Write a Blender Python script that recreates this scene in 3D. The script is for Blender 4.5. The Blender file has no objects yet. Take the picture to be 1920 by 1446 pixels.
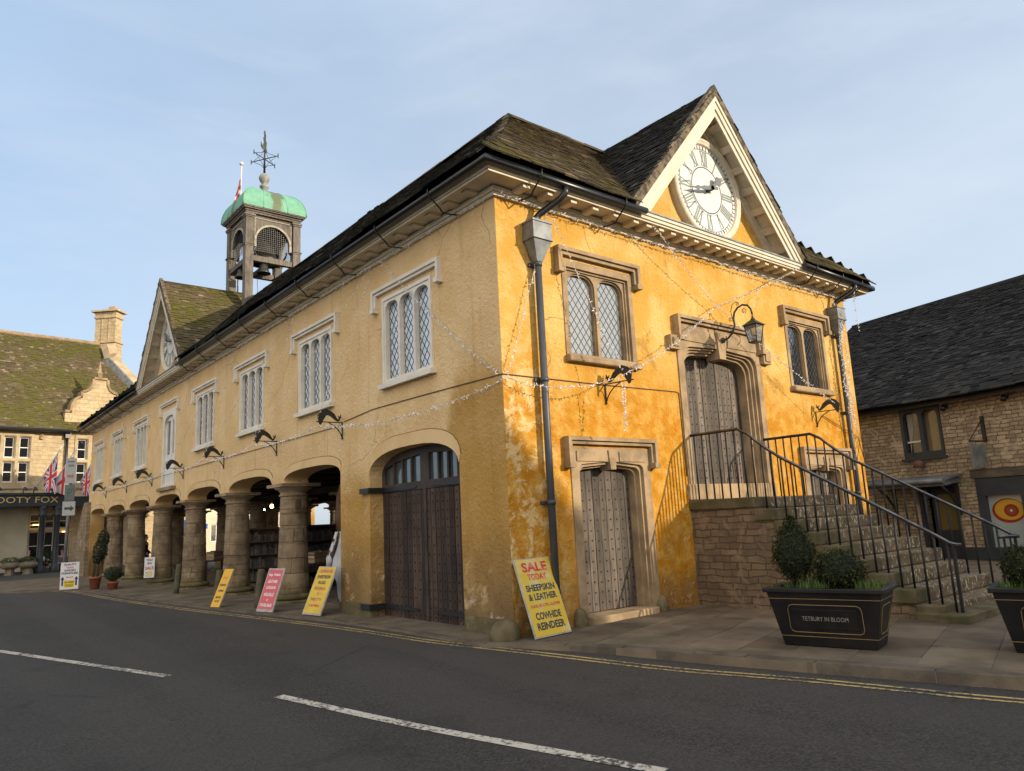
import bpy, bmesh, math, random
from math import sin, cos, pi, radians
from mathutils import Vector, Matrix
from mathutils.geometry import tessellate_polygon

rnd = random.Random(7)
SC = bpy.context.scene
COL = SC.collection

# ------------------------------------------------------------------ camera
cam_d = bpy.data.cameras.new('camera')
cam = bpy.data.objects.new('camera', cam_d)
COL.objects.link(cam)
SC.camera = cam
cam_d.sensor_width = 36.0
cam_d.lens = 36.0 * 1378.93 / 1920.0
cam_d.clip_start = 0.05
cam_d.clip_end = 2000
_yaw, _pit, _rol = 0.6915, 0.1795, -0.0488
_f = Vector((sin(_yaw)*cos(_pit), cos(_yaw)*cos(_pit), sin(_pit)))
_r = Vector((cos(_yaw), -sin(_yaw), 0.0))
_u = _r.cross(_f)
_r2 = _r*cos(_rol) + _u*sin(_rol)
_u2 = -_r*sin(_rol) + _u*cos(_rol)
_m = Matrix((_r2, _u2, -_f)).transposed()
cam.location = (-6.6462, -8.2368, 1.6)
cam.rotation_euler = _m.to_euler()

# ------------------------------------------------------------------ light
SUN = Vector((0.62, -1.20, 0.40)).normalized()
SUN_EL = math.asin(SUN.z)
SUN_AZ = math.atan2(SUN.x, SUN.y)
world = bpy.data.worlds.new('World')
SC.world = world
world.use_nodes = True
_wn = world.node_tree.nodes
_wl = world.node_tree.links
_wn.clear()
_out = _wn.new('ShaderNodeOutputWorld')
_bg = _wn.new('ShaderNodeBackground')
_sky = _wn.new('ShaderNodeTexSky')
_sky.sky_type = 'NISHITA'
_sky.sun_disc = False
_sky.sun_elevation = SUN_EL
_sky.sun_rotation = SUN_AZ
_sky.air_density = 1.0
_sky.dust_density = 1.6
_sky.ozone_density = 1.6
_bg.inputs['Strength'].default_value = 0.15
# thin high cloud veil, with an added fill glow outside the view
_tc = _wn.new('ShaderNodeTexCoord')
_mp = _wn.new('ShaderNodeMapping')
_mp.inputs['Scale'].default_value = (1.2, 1.2, 3.5)
_nz = _wn.new('ShaderNodeTexNoise')
_nz.inputs['Scale'].default_value = 1.7
_nz.inputs['Detail'].default_value = 5
_nz.inputs['Roughness'].default_value = 0.5
_cr = _wn.new('ShaderNodeMapRange')
_cr.inputs['From Min'].default_value = 0.35
_cr.inputs['From Max'].default_value = 0.75
_cr.inputs['To Min'].default_value = 0.62
_cr.inputs['To Max'].default_value = 0.92
def _dirfac(vec, lo, hi):
    d = _wn.new('ShaderNodeVectorMath'); d.operation = 'DOT_PRODUCT'; d.inputs[1].default_value = Vector(vec).normalized()
    _wl.new(_tc.outputs['Generated'], d.inputs[0])
    r = _wn.new('ShaderNodeMapRange'); r.interpolation_type = 'SMOOTHSTEP'
    r.inputs['From Min'].default_value = lo; r.inputs['From Max'].default_value = hi
    _wl.new(d.outputs['Value'], r.inputs['Value'])
    return r.outputs['Result']
def _wmix(fac, a, b_):
    m = _wn.new('ShaderNodeMix'); m.data_type = 'RGBA'
    if isinstance(fac, float): m.inputs[0].default_value = fac
    else: _wl.new(fac, m.inputs[0])
    for i, x in ((6, a), (7, b_)):
        if isinstance(x, tuple): m.inputs[i].default_value = (x[0], x[1], x[2], 1)
        else: _wl.new(x, m.inputs[i])
    return m.outputs[2]
_veil = _wmix(_dirfac((0.9, 0.35, -0.35), -0.1, 0.85), (2.1, 2.9, 4.0), (3.3, 3.75, 4.3))
_veil = _wmix(_dirfac((-0.75, -0.55, 0.25), 0.15, 0.9), _veil, (10.5, 9.6, 8.4))  # bright warm sky added behind the camera to lift the shaded wall and road
_skyc = _wmix(_cr.outputs['Result'], _sky.outputs['Color'], _veil)
_n2 = _wn.new('ShaderNodeTexNoise'); _n2.inputs['Scale'].default_value = 2.6; _n2.inputs['Detail'].default_value = 7; _n2.inputs['Roughness'].default_value = 0.58; _n2.inputs['Distortion'].default_value = 0.5
_m2 = _wn.new('ShaderNodeMapping'); _m2.inputs['Scale'].default_value = (0.8, 1.3, 4.2); _m2.inputs['Rotation'].default_value = (0.25, 0.1, 0.6)
_wl.new(_tc.outputs['Generated'], _m2.inputs['Vector']); _wl.new(_m2.outputs['Vector'], _n2.inputs['Vector'])
_r2m = _wn.new('ShaderNodeMapRange'); _r2m.inputs['From Min'].default_value = 0.48; _r2m.inputs['From Max'].default_value = 0.75; _r2m.inputs['To Max'].default_value = 0.34
_wl.new(_n2.outputs['Fac'], _r2m.inputs['Value'])
_skyc = _wmix(_r2m.outputs['Result'], _skyc, (3.5, 3.85, 4.3))
_wl.new(_tc.outputs['Generated'], _mp.inputs['Vector'])
_wl.new(_mp.outputs['Vector'], _nz.inputs['Vector'])
_wl.new(_nz.outputs['Fac'], _cr.inputs['Value'])
_wl.new(_skyc, _bg.inputs['Color'])
_wl.new(_bg.outputs['Background'], _out.inputs['Surface'])

sun_d = bpy.data.lights.new('sun', 'SUN')
sun_d.energy = 3.5
sun_d.angle = radians(0.5)
sun_d.color = (1.0, 0.86, 0.66)
sun = bpy.data.objects.new('sun', sun_d)
sun.rotation_euler = SUN.to_track_quat('Z', 'Y').to_euler()
sun.location = (20, -40, 20)
COL.objects.link(sun)

SC.view_settings.view_transform = 'Standard'
SC.view_settings.look = 'None'
SC.view_settings.exposure = 0.57
SC.view_settings.gamma = 1.0
SC.cycles.max_bounces = 6
SC.cycles.diffuse_bounces = 4
SC.cycles.use_denoising = True

# ------------------------------------------------------------------ mesh helpers
class MB:
    """collects faces, linked as one mesh object"""
    def __init__(s):
        s.v = []; s.f = []; s.mi = []; s.sm = []; s.m = 0
    def face(s, idx, smooth=False):
        s.f.append(tuple(idx)); s.mi.append(s.m); s.sm.append(smooth)
    def pts(s, ps):
        b = len(s.v); s.v.extend(Vector(p) for p in ps); return b
    def box(s, x0, x1, y0, y1, z0, z1):
        return s.obox((x0, y0, z0), (x1-x0, 0, 0), (0, y1-y0, 0), (0, 0, z1-z0))
    def obox(s, o, a, b, c):
        o, a, b, c = Vector(o), Vector(a), Vector(b), Vector(c)
        i = s.pts([o, o+a, o+a+b, o+b, o+c, o+a+c, o+a+b+c, o+b+c])
        fl = ((0,3,2,1),(4,5,6,7),(0,1,5,4),(1,2,6,5),(2,3,7,6),(3,0,4,7))
        if a.cross(b).dot(c) < 0: fl = tuple(q[::-1] for q in fl)
        for q in fl: s.face([i+k for k in q])
        return i
    def cbox(s, c, sx, sy, sz):
        return s.box(c[0]-sx/2, c[0]+sx/2, c[1]-sy/2, c[1]+sy/2, c[2]-sz/2, c[2]+sz/2)
    def quad(s, a, b, c, d):
        i = s.pts([a, b, c, d]); s.face((i, i+1, i+2, i+3))
    def poly(s, ps):
        i = s.pts(ps); s.face(range(i, i+len(ps)))
    def tube(s, path, r, n=6, closed=False, caps=True, smooth=True):
        path = [Vector(p) for p in path]
        rs = r if isinstance(r, (list, tuple)) else [r]*len(path)
        rings = []; ref = None; N = len(path)
        for k, p in enumerate(path):
            if closed: t = path[(k+1) % N] - path[k-1]
            else: t = path[min(k+1, N-1)] - path[max(k-1, 0)]
            if t.length < 1e-9: t = Vector((0, 0, 1))
            t.normalize()
            if ref is None:
                ref = Vector((0, 0, 1)) if abs(t.z) < 0.9 else Vector((1, 0, 0))
            a = t.cross(ref)
            if a.length < 1e-6: a = t.orthogonal()
            a.normalize(); b = t.cross(a); ref = -b if False else ref
            rings.append(s.pts([p + (a*cos(2*pi*q/n) + b*sin(2*pi*q/n))*rs[k] for q in range(n)]))
        M = N if closed else N-1
        for k in range(M):
            A, B = rings[k], rings[(k+1) % N]
            for q in range(n):
                s.face((A+q, B+q, B+(q+1) % n, A+(q+1) % n), smooth)
        if caps and not closed:
            s.face([rings[0]+q for q in range(n)][::1])
            s.face([rings[-1]+q for q in range(n)][::-1])
    def lathe(s, prof, c=(0,0,0), n=20, smooth=True, axis=None):
        """prof = [(r,z)...]"""
        c = Vector(c)
        A = Vector(axis).normalized() if axis else Vector((0,0,1))
        X = A.orthogonal().normalized() if axis else Vector((1,0,0))
        Y = A.cross(X)
        rings = [s.pts([c + X*(r*cos(2*pi*q/n)) + Y*(r*sin(2*pi*q/n)) + A*z for q in range(n)]) for r, z in prof]
        for a, b in zip(rings, rings[1:]):
            for q in range(n): s.face((a+q, a+(q+1) % n, b+(q+1) % n, b+q), smooth)
        if prof[0][0] > 1e-4: s.face([rings[0]+q for q in range(n)][::-1])
        if prof[-1][0] > 1e-4: s.face([rings[-1]+q for q in range(n)])
    def plate(s, outer, holes, fr, c0, c1, sides=True, back=True, smooth=False):
        """flat plate: 2-D outline with holes in frame fr=(o,u,v,n), from depth c0 to c1 along n"""
        o, u, v, n = [Vector(q) for q in fr]
        def area(P): return sum(P[i][0]*P[(i+1) % len(P)][1]-P[(i+1) % len(P)][0]*P[i][1] for i in range(len(P)))
        outer = list(outer) if area(outer) > 0 else list(outer)[::-1]
        holes = [list(h) if area(h) < 0 else list(h)[::-1] for h in holes]
        loops = [outer] + holes
        flat = [p for L in loops for p in L]
        flip = u.cross(v).dot(n) < 0
        tris = tessellate_polygon([[Vector((p[0], p[1], 0)) for p in L] for L in loops])
        F = s.pts([o + u*p[0] + v*p[1] + n*c1 for p in flat])
        Bk = s.pts([o + u*p[0] + v*p[1] + n*c0 for p in flat])
        for t in tris:
            a, b, c = t
            A = (flat[b][0]-flat[a][0])*(flat[c][1]-flat[a][1])-(flat[c][0]-flat[a][0])*(flat[b][1]-flat[a][1])
            if (A < 0) != flip: a, b, c = a, c, b
            s.face((F+a, F+b, F+c))
            if back: s.face((Bk+c, Bk+b, Bk+a))
        if sides:
            k = 0
            for L in loops:
                m = len(L)
                for i in range(m):
                    j = (i+1) % m
                    q = (Bk+k+i, Bk+k+j, F+k+j, F+k+i)
                    s.face(q[::-1] if flip else q, smooth)
                k += m
    def ball(s, c, rx, ry=None, rz=None, n=12, m=8, jit=0, R=None):
        ry = ry or rx; rz = rz or rx
        R = R or rnd
        rings = []
        for i in range(1, m):
            t = pi*i/m
            rings.append(s.pts([(c[0]+rx*sin(t)*cos(2*pi*q/n)*(1+R.uniform(-jit, jit)), c[1]+ry*sin(t)*sin(2*pi*q/n)*(1+R.uniform(-jit, jit)), c[2]-rz*cos(t)*(1+R.uniform(-jit, jit))) for q in range(n)]))
        b = s.pts([(c[0], c[1], c[2]-rz)]); t = s.pts([(c[0], c[1], c[2]+rz)])
        for q in range(n):
            s.face((b, rings[0]+(q+1) % n, rings[0]+q), True)
            s.face((t, rings[-1]+q, rings[-1]+(q+1) % n), True)
        for A, B in zip(rings, rings[1:]):
            for q in range(n): s.face((A+q, A+(q+1) % n, B+(q+1) % n, B+q), True)
    def build(s, name, mats, parent=None, local=False, bevel=0):
        me = bpy.data.meshes.new(name)
        vs = s.v
        if parent is not None and not local:
            M = WM[parent.name].inverted()
            vs = [M @ p for p in vs]
        me.from_pydata([tuple(p) for p in vs], [], s.f)
        for m in (mats if isinstance(mats, (list, tuple)) else [mats]): me.materials.append(m)
        me.polygons.foreach_set('material_index', s.mi)
        me.polygons.foreach_set('use_smooth', s.sm)
        me.update()
        o = bpy.data.objects.new(name, me)
        COL.objects.link(o)
        if parent is not None:
            o.parent = parent
            WM[o.name] = WM[parent.name].copy()
        else:
            WM[o.name] = Matrix.Identity(4)
        if bevel:
            b = o.modifiers.new('bevel', 'BEVEL'); b.width = bevel; b.segments = 2; b.limit_method = 'ANGLE'; b.angle_limit = radians(50)
        return o

WM = {}
def tag(o, label=None, cat=None, group=None, kind=None):
    if label: o['label'] = label
    if cat: o['category'] = cat
    if group: o['group'] = group
    if kind: o['kind'] = kind
    return o
def thing(name, label, cat, loc=(0,0,0), rz=0, group=None):
    o = bpy.data.objects.new(name, None)
    COL.objects.link(o)
    o.empty_display_size = 0.2
    o.location = loc; o.rotation_euler = (0, 0, rz)
    WM[o.name] = Matrix.Translation(Vector(loc)) @ Matrix.Rotation(rz, 4, 'Z')
    return tag(o, label, cat, group)
def dup(root, loc, rz, label=None):
    r = root.copy(); COL.objects.link(r); r.location = loc; r.rotation_euler = (0, 0, rz)
    if label: r['label'] = label
    for ch in list(root.children):
        c = ch.copy(); COL.objects.link(c); c.parent = r
        for g in list(ch.children):
            d = g.copy(); COL.objects.link(d); d.parent = c
    return r
def text_into(mb, body, size, fr, align='CENTER', bold=0.0, depth=0.003, xs=1.0, fit=None):
    """raised lettering laid in frame fr (o,u,v,n)"""
    cu = bpy.data.curves.new('lettering', 'FONT')
    cu.body = body; cu.size = size; cu.align_x = align; cu.align_y = 'CENTER'
    cu.offset = bold; cu.resolution_u = 3; cu.fill_mode = 'FRONT' if hasattr(cu, 'fill_mode') else cu.fill_mode
    ob = bpy.data.objects.new('lettering', cu)
    COL.objects.link(ob)
    dg = bpy.context.evaluated_depsgraph_get()
    me = bpy.data.meshes.new_from_object(ob.evaluated_get(dg))
    o, u, v, n = [Vector(q) for q in fr]
    if fit and len(me.vertices):
        x_ = [p.co.x for p in me.vertices]; y_ = [p.co.y for p in me.vertices]
        cx_, cy_ = (max(x_)+min(x_))/2, (max(y_)+min(y_))/2
        fx, fy = fit[0]/(max(x_)-min(x_)), fit[1]/(max(y_)-min(y_))
        for p in me.vertices: p.co.x = (p.co.x-cx_)*fx; p.co.y = (p.co.y-cy_)*fy
    i = mb.pts([o + u*(p.co.x*xs) + v*p.co.y + n*depth for p in me.vertices])
    flip = u.cross(v).dot(n) < 0
    for p in me.polygons:
        idx = [i+k for k in p.vertices]
        mb.face(idx[::-1] if flip else idx)
    bpy.data.objects.remove(ob); bpy.data.meshes.remove(me); bpy.data.curves.remove(cu)

# ------------------------------------------------------------------ materials
def nodes_of(name):
    m = bpy.data.materials.new(name); m.use_nodes = True
    nt = m.node_tree
    b = nt.nodes['Principled BSDF']
    return m, nt, b
def c4(c): return (c[0], c[1], c[2], 1.0)
def noise(nt, co, scale, detail=4, rough=0.55, dist=0.0):
    n = nt.nodes.new('ShaderNodeTexNoise')
    n.inputs['Scale'].default_value = scale; n.inputs['Detail'].default_value = detail
    n.inputs['Roughness'].default_value = rough; n.inputs['Distortion'].default_value = dist
    nt.links.new(co, n.inputs['Vector'])
    return n.outputs['Fac']
def ramp(nt, val, lo, hi, t0=0.0, t1=1.0):
    r = nt.nodes.new('ShaderNodeMapRange')
    r.interpolation_type = 'SMOOTHSTEP'
    r.inputs['From Min'].default_value = lo; r.inputs['From Max'].default_value = hi
    r.inputs['To Min'].default_value = t0; r.inputs['To Max'].default_value = t1
    nt.links.new(val, r.inputs['Value'])
    return r.outputs['Result']
def mixc(nt, fac, a, b, mode='MIX'):
    m = nt.nodes.new('ShaderNodeMix'); m.data_type = 'RGBA'; m.blend_type = mode
    if isinstance(fac, (int, float)): m.inputs[0].default_value = fac
    else: nt.links.new(fac, m.inputs[0])
    for i, x in ((6, a), (7, b)):
        if isinstance(x, (tuple, list)): m.inputs[i].default_value = c4(x)
        else: nt.links.new(x, m.inputs[i])
    return m.outputs[2]
def math_n(nt, op, a, b=None):
    m = nt.nodes.new('ShaderNodeMath'); m.operation = op
    for i, x in ((0, a), (1, b)):
        if x is None: continue
        if isinstance(x, (int, float)): m.inputs[i].default_value = x
        else: nt.links.new(x, m.inputs[i])
    return m.outputs[0]
def geo_pos(nt):
    return nt.nodes.new('ShaderNodeNewGeometry')
def add_bump(nt, b, h, strength, dist):
    n = nt.nodes.new('ShaderNodeBump')
    n.inputs['Strength'].default_value = strength; n.inputs['Distance'].default_value = dist
    nt.links.new(h, n.inputs['Height'])
    nt.links.new(n.outputs['Normal'], b.inputs['Normal'])
def coords(nt, kind='Object', scale=(1,1,1)):
    t = nt.nodes.new('ShaderNodeTexCoord')
    m = nt.nodes.new('ShaderNodeMapping'); m.inputs['Scale'].default_value = scale
    nt.links.new(t.outputs[kind], m.inputs['Vector'])
    return m.outputs['Vector']
def simple(name, col, rough=0.7, col2=None, scale=3.0, metal=0.0, bump=0.0, bscale=30.0, spec=0.4, lo=0.35, hi=0.65, stretch=(1,1,1), island=0.0):
    m, nt, b = nodes_of(name)
    b.inputs['Roughness'].default_value = rough; b.inputs['Metallic'].default_value = metal
    b.inputs['Specular IOR Level'].default_value = spec
    co = coords(nt, 'Object', stretch)
    c = col
    if col2 is not None:
        f = ramp(nt, noise(nt, co, scale, 6), lo, hi)
        c = mixc(nt, f, col, col2)
    if island:
        g = geo_pos(nt)
        k = ramp(nt, g.outputs['Random Per Island'], 0, 1, 1-island, 1+island)
        c = mixc(nt, 1.0, c, k, 'MULTIPLY')
    if isinstance(c, tuple): b.inputs['Base Color'].default_value = c4(c)
    else: nt.links.new(c, b.inputs['Base Color'])
    if bump: add_bump(nt, b, noise(nt, co, bscale, 5), bump, 0.02)
    return m
def emit(name, col, strength):
    m, nt, b = nodes_of(name)
    b.inputs['Base Color'].default_value = c4(col)
    b.inputs['Emission Color'].default_value = c4(col); b.inputs['Emission Strength'].default_value = strength
    return m

def plaster(name, base, light, deep, flake, zdeep, zwob, lowmode):
    """roughcast limewash: patchy colour, deeper wash below zdeep, worn flakes, dirt at the foot"""
    m, nt, b = nodes_of(name)
    b.inputs['Roughness'].default_value = 0.92; b.inputs['Specular IOR Level'].default_value = 0.15
    g = geo_pos(nt)
    pos = g.outputs['Position']
    sep = nt.nodes.new('ShaderNodeSeparateXYZ'); nt.links.new(pos, sep.inputs[0])
    big = noise(nt, pos, 0.55, 5, 0.6)
    mid = noise(nt, pos, 1.15, 6, 0.55)
    fine = noise(nt, pos, 4.2, 5, 0.55)
    c = mixc(nt, ramp(nt, mid, 0.38, 0.66), base, light)
    # deeper wash low down
    zz = math_n(nt, 'ADD', sep.outputs['Z'], math_n(nt, 'MULTIPLY', math_n(nt, 'SUBTRACT', big, 0.5), zwob))
    if lowmode == 'side':   # deep colour near the corner and round the arches only
        near = math_n(nt, 'ADD', math_n(nt, 'MULTIPLY', sep.outputs['Y'], 0.5), math_n(nt, 'MULTIPLY', math_n(nt, 'SUBTRACT', big, 0.5), 1.2))
        a = ramp(nt, near, 0.35, 0.95, 1.0, 0.0)
        a2 = ramp(nt, math_n(nt, 'ADD', zz, math_n(nt, 'MULTIPLY', a, -1.25)), zdeep-0.7, zdeep+0.3, 1.0, 0.0)
        deepf = a2
    else:
        deepf = ramp(nt, zz, zdeep-0.9, zdeep+0.9, 1.0, 0.0)
    deepc = mixc(nt, ramp(nt, fine, 0.4, 0.65), deep, base) if lowmode == 'end' else mixc(nt, ramp(nt, mid, 0.3, 0.75), deep, tuple(d*0.55+q*0.45 for d, q in zip(deep, base)))
    c = mixc(nt, math_n(nt, 'MULTIPLY', deepf, ramp(nt, mid, 0.25, 0.55, 0.55 if lowmode == 'end' else 0.85, 1.0)), c, deepc)
    # vertical rain streaks, part of the weathered wash
    mp = nt.nodes.new('ShaderNodeMapping'); mp.inputs['Scale'].default_value = (3.0, 3.0, 0.22)
    nt.links.new(pos, mp.inputs['Vector'])
    st = noise(nt, mp.outputs['Vector'], 1.6, 5, 0.6)
    c = mixc(nt, ramp(nt, st, 0.55, 0.78, 0.0, 0.45), c, tuple(x*0.72 for x in deep))
    # worn flakes
    fl = noise(nt, pos, 3.4, 9, 0.72, 0.4)
    fl2 = noise(nt, pos, 0.8, 3, 0.5)
    ff = math_n(nt, 'MULTIPLY', ramp(nt, fl, 0.56, 0.62), ramp(nt, fl2, 0.47, 0.62))
    if lowmode == 'side': ff = math_n(nt, 'MULTIPLY', ff, 0.4)
    if lowmode == 'end':
        cx = ramp(nt, sep.outputs['X'], 0.2, 1.5, 1.0, 0.0)
        cz = math_n(nt, 'MULTIPLY', ramp(nt, sep.outputs['Z'], 3.2, 4.6, 1.0, 0.25), cx)
        ff = math_n(nt, 'MAXIMUM', math_n(nt, 'MULTIPLY', ff, 0.3), math_n(nt, 'MULTIPLY', ramp(nt, fl, 0.47, 0.56), math_n(nt, 'MULTIPLY', cz, 0.65)))
    c = mixc(nt, ff, c, flake)
    # dirt at the foot
    dz = math_n(nt, 'ADD', sep.outputs['Z'], math_n(nt, 'MULTIPLY', math_n(nt, 'SUBTRACT', mid, 0.5), 1.6))
    c = mixc(nt, ramp(nt, dz, 0.1, 1.7 if lowmode == 'side' else 0.75, 0.85 if lowmode == 'side' else 0.6, 0.0), c, (0.13, 0.085, 0.045))
    salt = math_n(nt, 'MULTIPLY', ramp(nt, fl, 0.58, 0.66), ramp(nt, sep.outputs['Z'], 0.8, 2.0, 0.6, 0.0))
    c = mixc(nt, salt, c, (0.6, 0.52, 0.4))
    cv = nt.nodes.new('ShaderNodeTexVoronoi'); cv.feature = 'DISTANCE_TO_EDGE'; cv.inputs['Scale'].default_value = 0.55
    cw = nt.nodes.new('ShaderNodeMix'); cw.data_type = 'VECTOR'; cw.inputs[0].default_value = 0.35
    cn_ = nt.nodes.new('ShaderNodeTexNoise'); cn_.inputs['Scale'].default_value = 1.1; cn_.inputs['Detail'].default_value = 6
    nt.links.new(pos, cn_.inputs['Vector']); nt.links.new(pos, cw.inputs[4]); nt.links.new(cn_.outputs['Color'], cw.inputs[5])
    nt.links.new(cw.outputs[1], cv.inputs['Vector'])
    crack = math_n(nt, 'MULTIPLY', ramp(nt, cv.outputs['Distance'], 0.0, 0.0045, 0.6, 0.0), ramp(nt, big, 0.48, 0.58))
    c = mixc(nt, crack, c, (0.10,0.065,0.03))
    patch = math_n(nt, 'MULTIPLY', ramp(nt, noise(nt, pos, 1.3, 8, 0.75, 0.6), 0.56, 0.66), 0.7)
    c = mixc(nt, patch, c, tuple(x*0.62 for x in base) if lowmode == 'end' else tuple(x*0.85 for x in base))
    nt.links.new(c, b.inputs['Base Color'])
    vo = nt.nodes.new('ShaderNodeTexVoronoi'); vo.inputs['Scale'].default_value = 26.0
    vo.feature = 'SMOOTH_F1'
    wob = nt.nodes.new('ShaderNodeMix'); wob.data_type = 'VECTOR'; wob.inputs[0].default_value = 0.06
    nn = nt.nodes.new('ShaderNodeTexNoise'); nn.inputs['Scale'].default_value = 9.0
    nt.links.new(pos, nn.inputs['Vector'])
    nt.links.new(pos, wob.inputs[4]); nt.links.new(nn.outputs['Color'], wob.inputs[5])
    nt.links.new(wob.outputs[1], vo.inputs['Vector'])
    h = math_n(nt, 'ADD', math_n(nt, 'MULTIPLY', vo.outputs['Distance'], -0.3), math_n(nt, 'MULTIPLY', noise(nt, pos, 14, 6, 0.65), 1.6))
    h = math_n(nt, 'ADD', h, math_n(nt, 'MULTIPLY', big, 3.0))
    h = math_n(nt, 'ADD', h, math_n(nt, 'MULTIPLY', ff, 0.3))
    add_bump(nt, b, h, 0.7, 0.032)
    return m

def masonry(name, c1, c2, mortar, bw, bh, msize=0.012, rubble=0.0, dirt=(0.05,0.045,0.035), dirtf=0.3, frame='XZ', rot=0.0, moss=None):
    """coursed stone: brick pattern on a wall plane (frame), with tone per stone and bump"""
    m, nt, b = nodes_of(name)
    b.inputs['Roughness'].default_value = 0.9; b.inputs['Specular IOR Level'].default_value = 0.2
    t = nt.nodes.new('ShaderNodeTexCoord')
    sp = nt.nodes.new('ShaderNodeSeparateXYZ'); nt.links.new(t.outputs['Object'], sp.inputs[0])
    cb = nt.nodes.new('ShaderNodeCombineXYZ')
    hx = math_n(nt, 'ADD', sp.outputs['X'], sp.outputs['Y']) if frame == 'XY' else None
    if frame == 'FLAT':
        nt.links.new(sp.outputs['X'], cb.inputs[0]); nt.links.new(sp.outputs['Y'], cb.inputs[1])
    else:
        nt.links.new(hx if hx is not None else sp.outputs['X' if frame == 'XZ' else 'Y'], cb.inputs[0]); nt.links.new(sp.outputs['Z'], cb.inputs[1])
    v = cb.outputs[0]
    if rot:
        mp = nt.nodes.new('ShaderNodeMapping'); mp.inputs['Rotation'].default_value = (0, 0, rot)
        nt.links.new(v, mp.inputs['Vector']); v = mp.outputs['Vector']
    if rubble:
        wob = nt.nodes.new('ShaderNodeMix'); wob.data_type = 'VECTOR'; wob.inputs[0].default_value = rubble
        nn = nt.nodes.new('ShaderNodeTexNoise'); nn.inputs['Scale'].default_value = 4.5; nn.inputs['Detail'].default_value = 4
        nt.links.new(v, nn.inputs['Vector'])
        nt.links.new(v, wob.inputs[4]); nt.links.new(nn.outputs['Color'], wob.inputs[5])
        v2 = wob.outputs[1]
    else: v2 = v
    br = nt.nodes.new('ShaderNodeTexBrick')
    br.inputs['Scale'].default_value = 1.0
    br.inputs['Brick Width'].default_value = bw; br.inputs['Row Height'].default_value = bh
    br.inputs['Mortar Size'].default_value = msize; br.inputs['Mortar Smooth'].default_value = 0.4
    br.inputs['Bias'].default_value = 0.0
    br.inputs['Color1'].default_value = c4(c1); br.inputs['Color2'].default_value = c4(c2); br.inputs['Mortar'].default_value = c4(mortar)
    br.offset = 0.45; br.squash = 0.8; br.squash_frequency = 3
    nt.links.new(v2, br.inputs['Vector'])
    n1 = noise(nt, t.outputs['Object'], 1.3, 6, 0.65)
    n2 = noise(nt, t.outputs['Object'], 11, 6, 0.65)
    c = mixc(nt, ramp(nt, n1, 0.45, 0.75, 0, dirtf), br.outputs['Color'], dirt)
    c = mixc(nt, ramp(nt, n2, 0.5, 0.75, 0, 0.35), c, tuple(min(1, x*1.35) for x in c1))
    c = mixc(nt, ramp(nt, noise(nt, t.outputs['Object'], 4.2, 3, 0.5), 0.45, 0.62, 0, 0.55), c, (c2[0]*0.75, c2[1]*0.78, c2[2]*0.85))
    c = mixc(nt, ramp(nt, noise(nt, t.outputs['Object'], 3.1, 3, 0.5, 1.0), 0.56, 0.64, 0, 0.5), c, (min(1,c1[0]*1.25), min(1,c1[1]*1.25), min(1,c1[2]*1.3)))
    if moss:
        c = mixc(nt, ramp(nt, noise(nt, t.outputs['Object'], 2.5, 7, 0.7), 0.5, 0.68, 0, 0.75), c, moss)
    nt.links.new(c, b.inputs['Base Color'])
    h = math_n(nt, 'ADD', math_n(nt, 'MULTIPLY', br.outputs['Fac'], -1.0), math_n(nt, 'MULTIPLY', n2, 0.7))
    add_bump(nt, b, h, 0.8, 0.02)
    return m

def slate_mat(name, c1, c2, moss, mossf, pale, shift=0.0):
    m, nt, b = nodes_of(name)
    b.inputs['Roughness'].default_value = 0.95; b.inputs['Specular IOR Level'].default_value = 0.08
    g = geo_pos(nt); pos = g.outputs['Position']; isl = g.outputs['Random Per Island']
    c = mixc(nt, isl, c1, c2)
    c = mixc(nt, ramp(nt, isl, 0.93, 0.97), c, pale)
    n = noise(nt, pos, 7, 6, 0.7)
    c = mixc(nt, ramp(nt, n, 0.55, 0.75, 0, 0.6), c, tuple(x*1.7 for x in c1))
    big = noise(nt, pos, 0.5, 4, 0.6)
    mm = math_n(nt, 'MULTIPLY', ramp(nt, big, 0.40-shift, 0.62-shift), ramp(nt, noise(nt, pos, 5.5, 6, 0.7), 0.42-shift, 0.6-shift, 0, mossf))
    c = mixc(nt, mm, c, moss)
    nt.links.new(c, b.inputs['Base Color'])
    add_bump(nt, b, math_n(nt, 'ADD', n, math_n(nt, 'MULTIPLY', mm, 0.6)), 0.8, 0.02)
    return m

def wood_planks(name, c1, c2, axis_scale, rough=0.75):
    m, nt, b = nodes_of(name)
    b.inputs['Roughness'].default_value = rough; b.inputs['Specular IOR Level'].default_value = 0.25
    co = coords(nt, 'Object', axis_scale)
    g = geo_pos(nt)
    n = noise(nt, co, 3.0, 8, 0.7, 0.3)
    c = mixc(nt, ramp(nt, n, 0.3, 0.7), c1, c2)
    k = ramp(nt, g.outputs['Random Per Island'], 0, 1, 0.6, 1.4)
    c = mixc(nt, 1.0, c, k, 'MULTIPLY')
    n2 = noise(nt, coords(nt, 'Object'), 1.1, 4)
    c = mixc(nt, ramp(nt, n2, 0.45, 0.7, 0, 0.5), c, tuple(x*0.5 for x in c1))
    nt.links.new(c, b.inputs['Base Color'])
    add_bump(nt, b, n, 0.5, 0.01)
    return m

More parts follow.
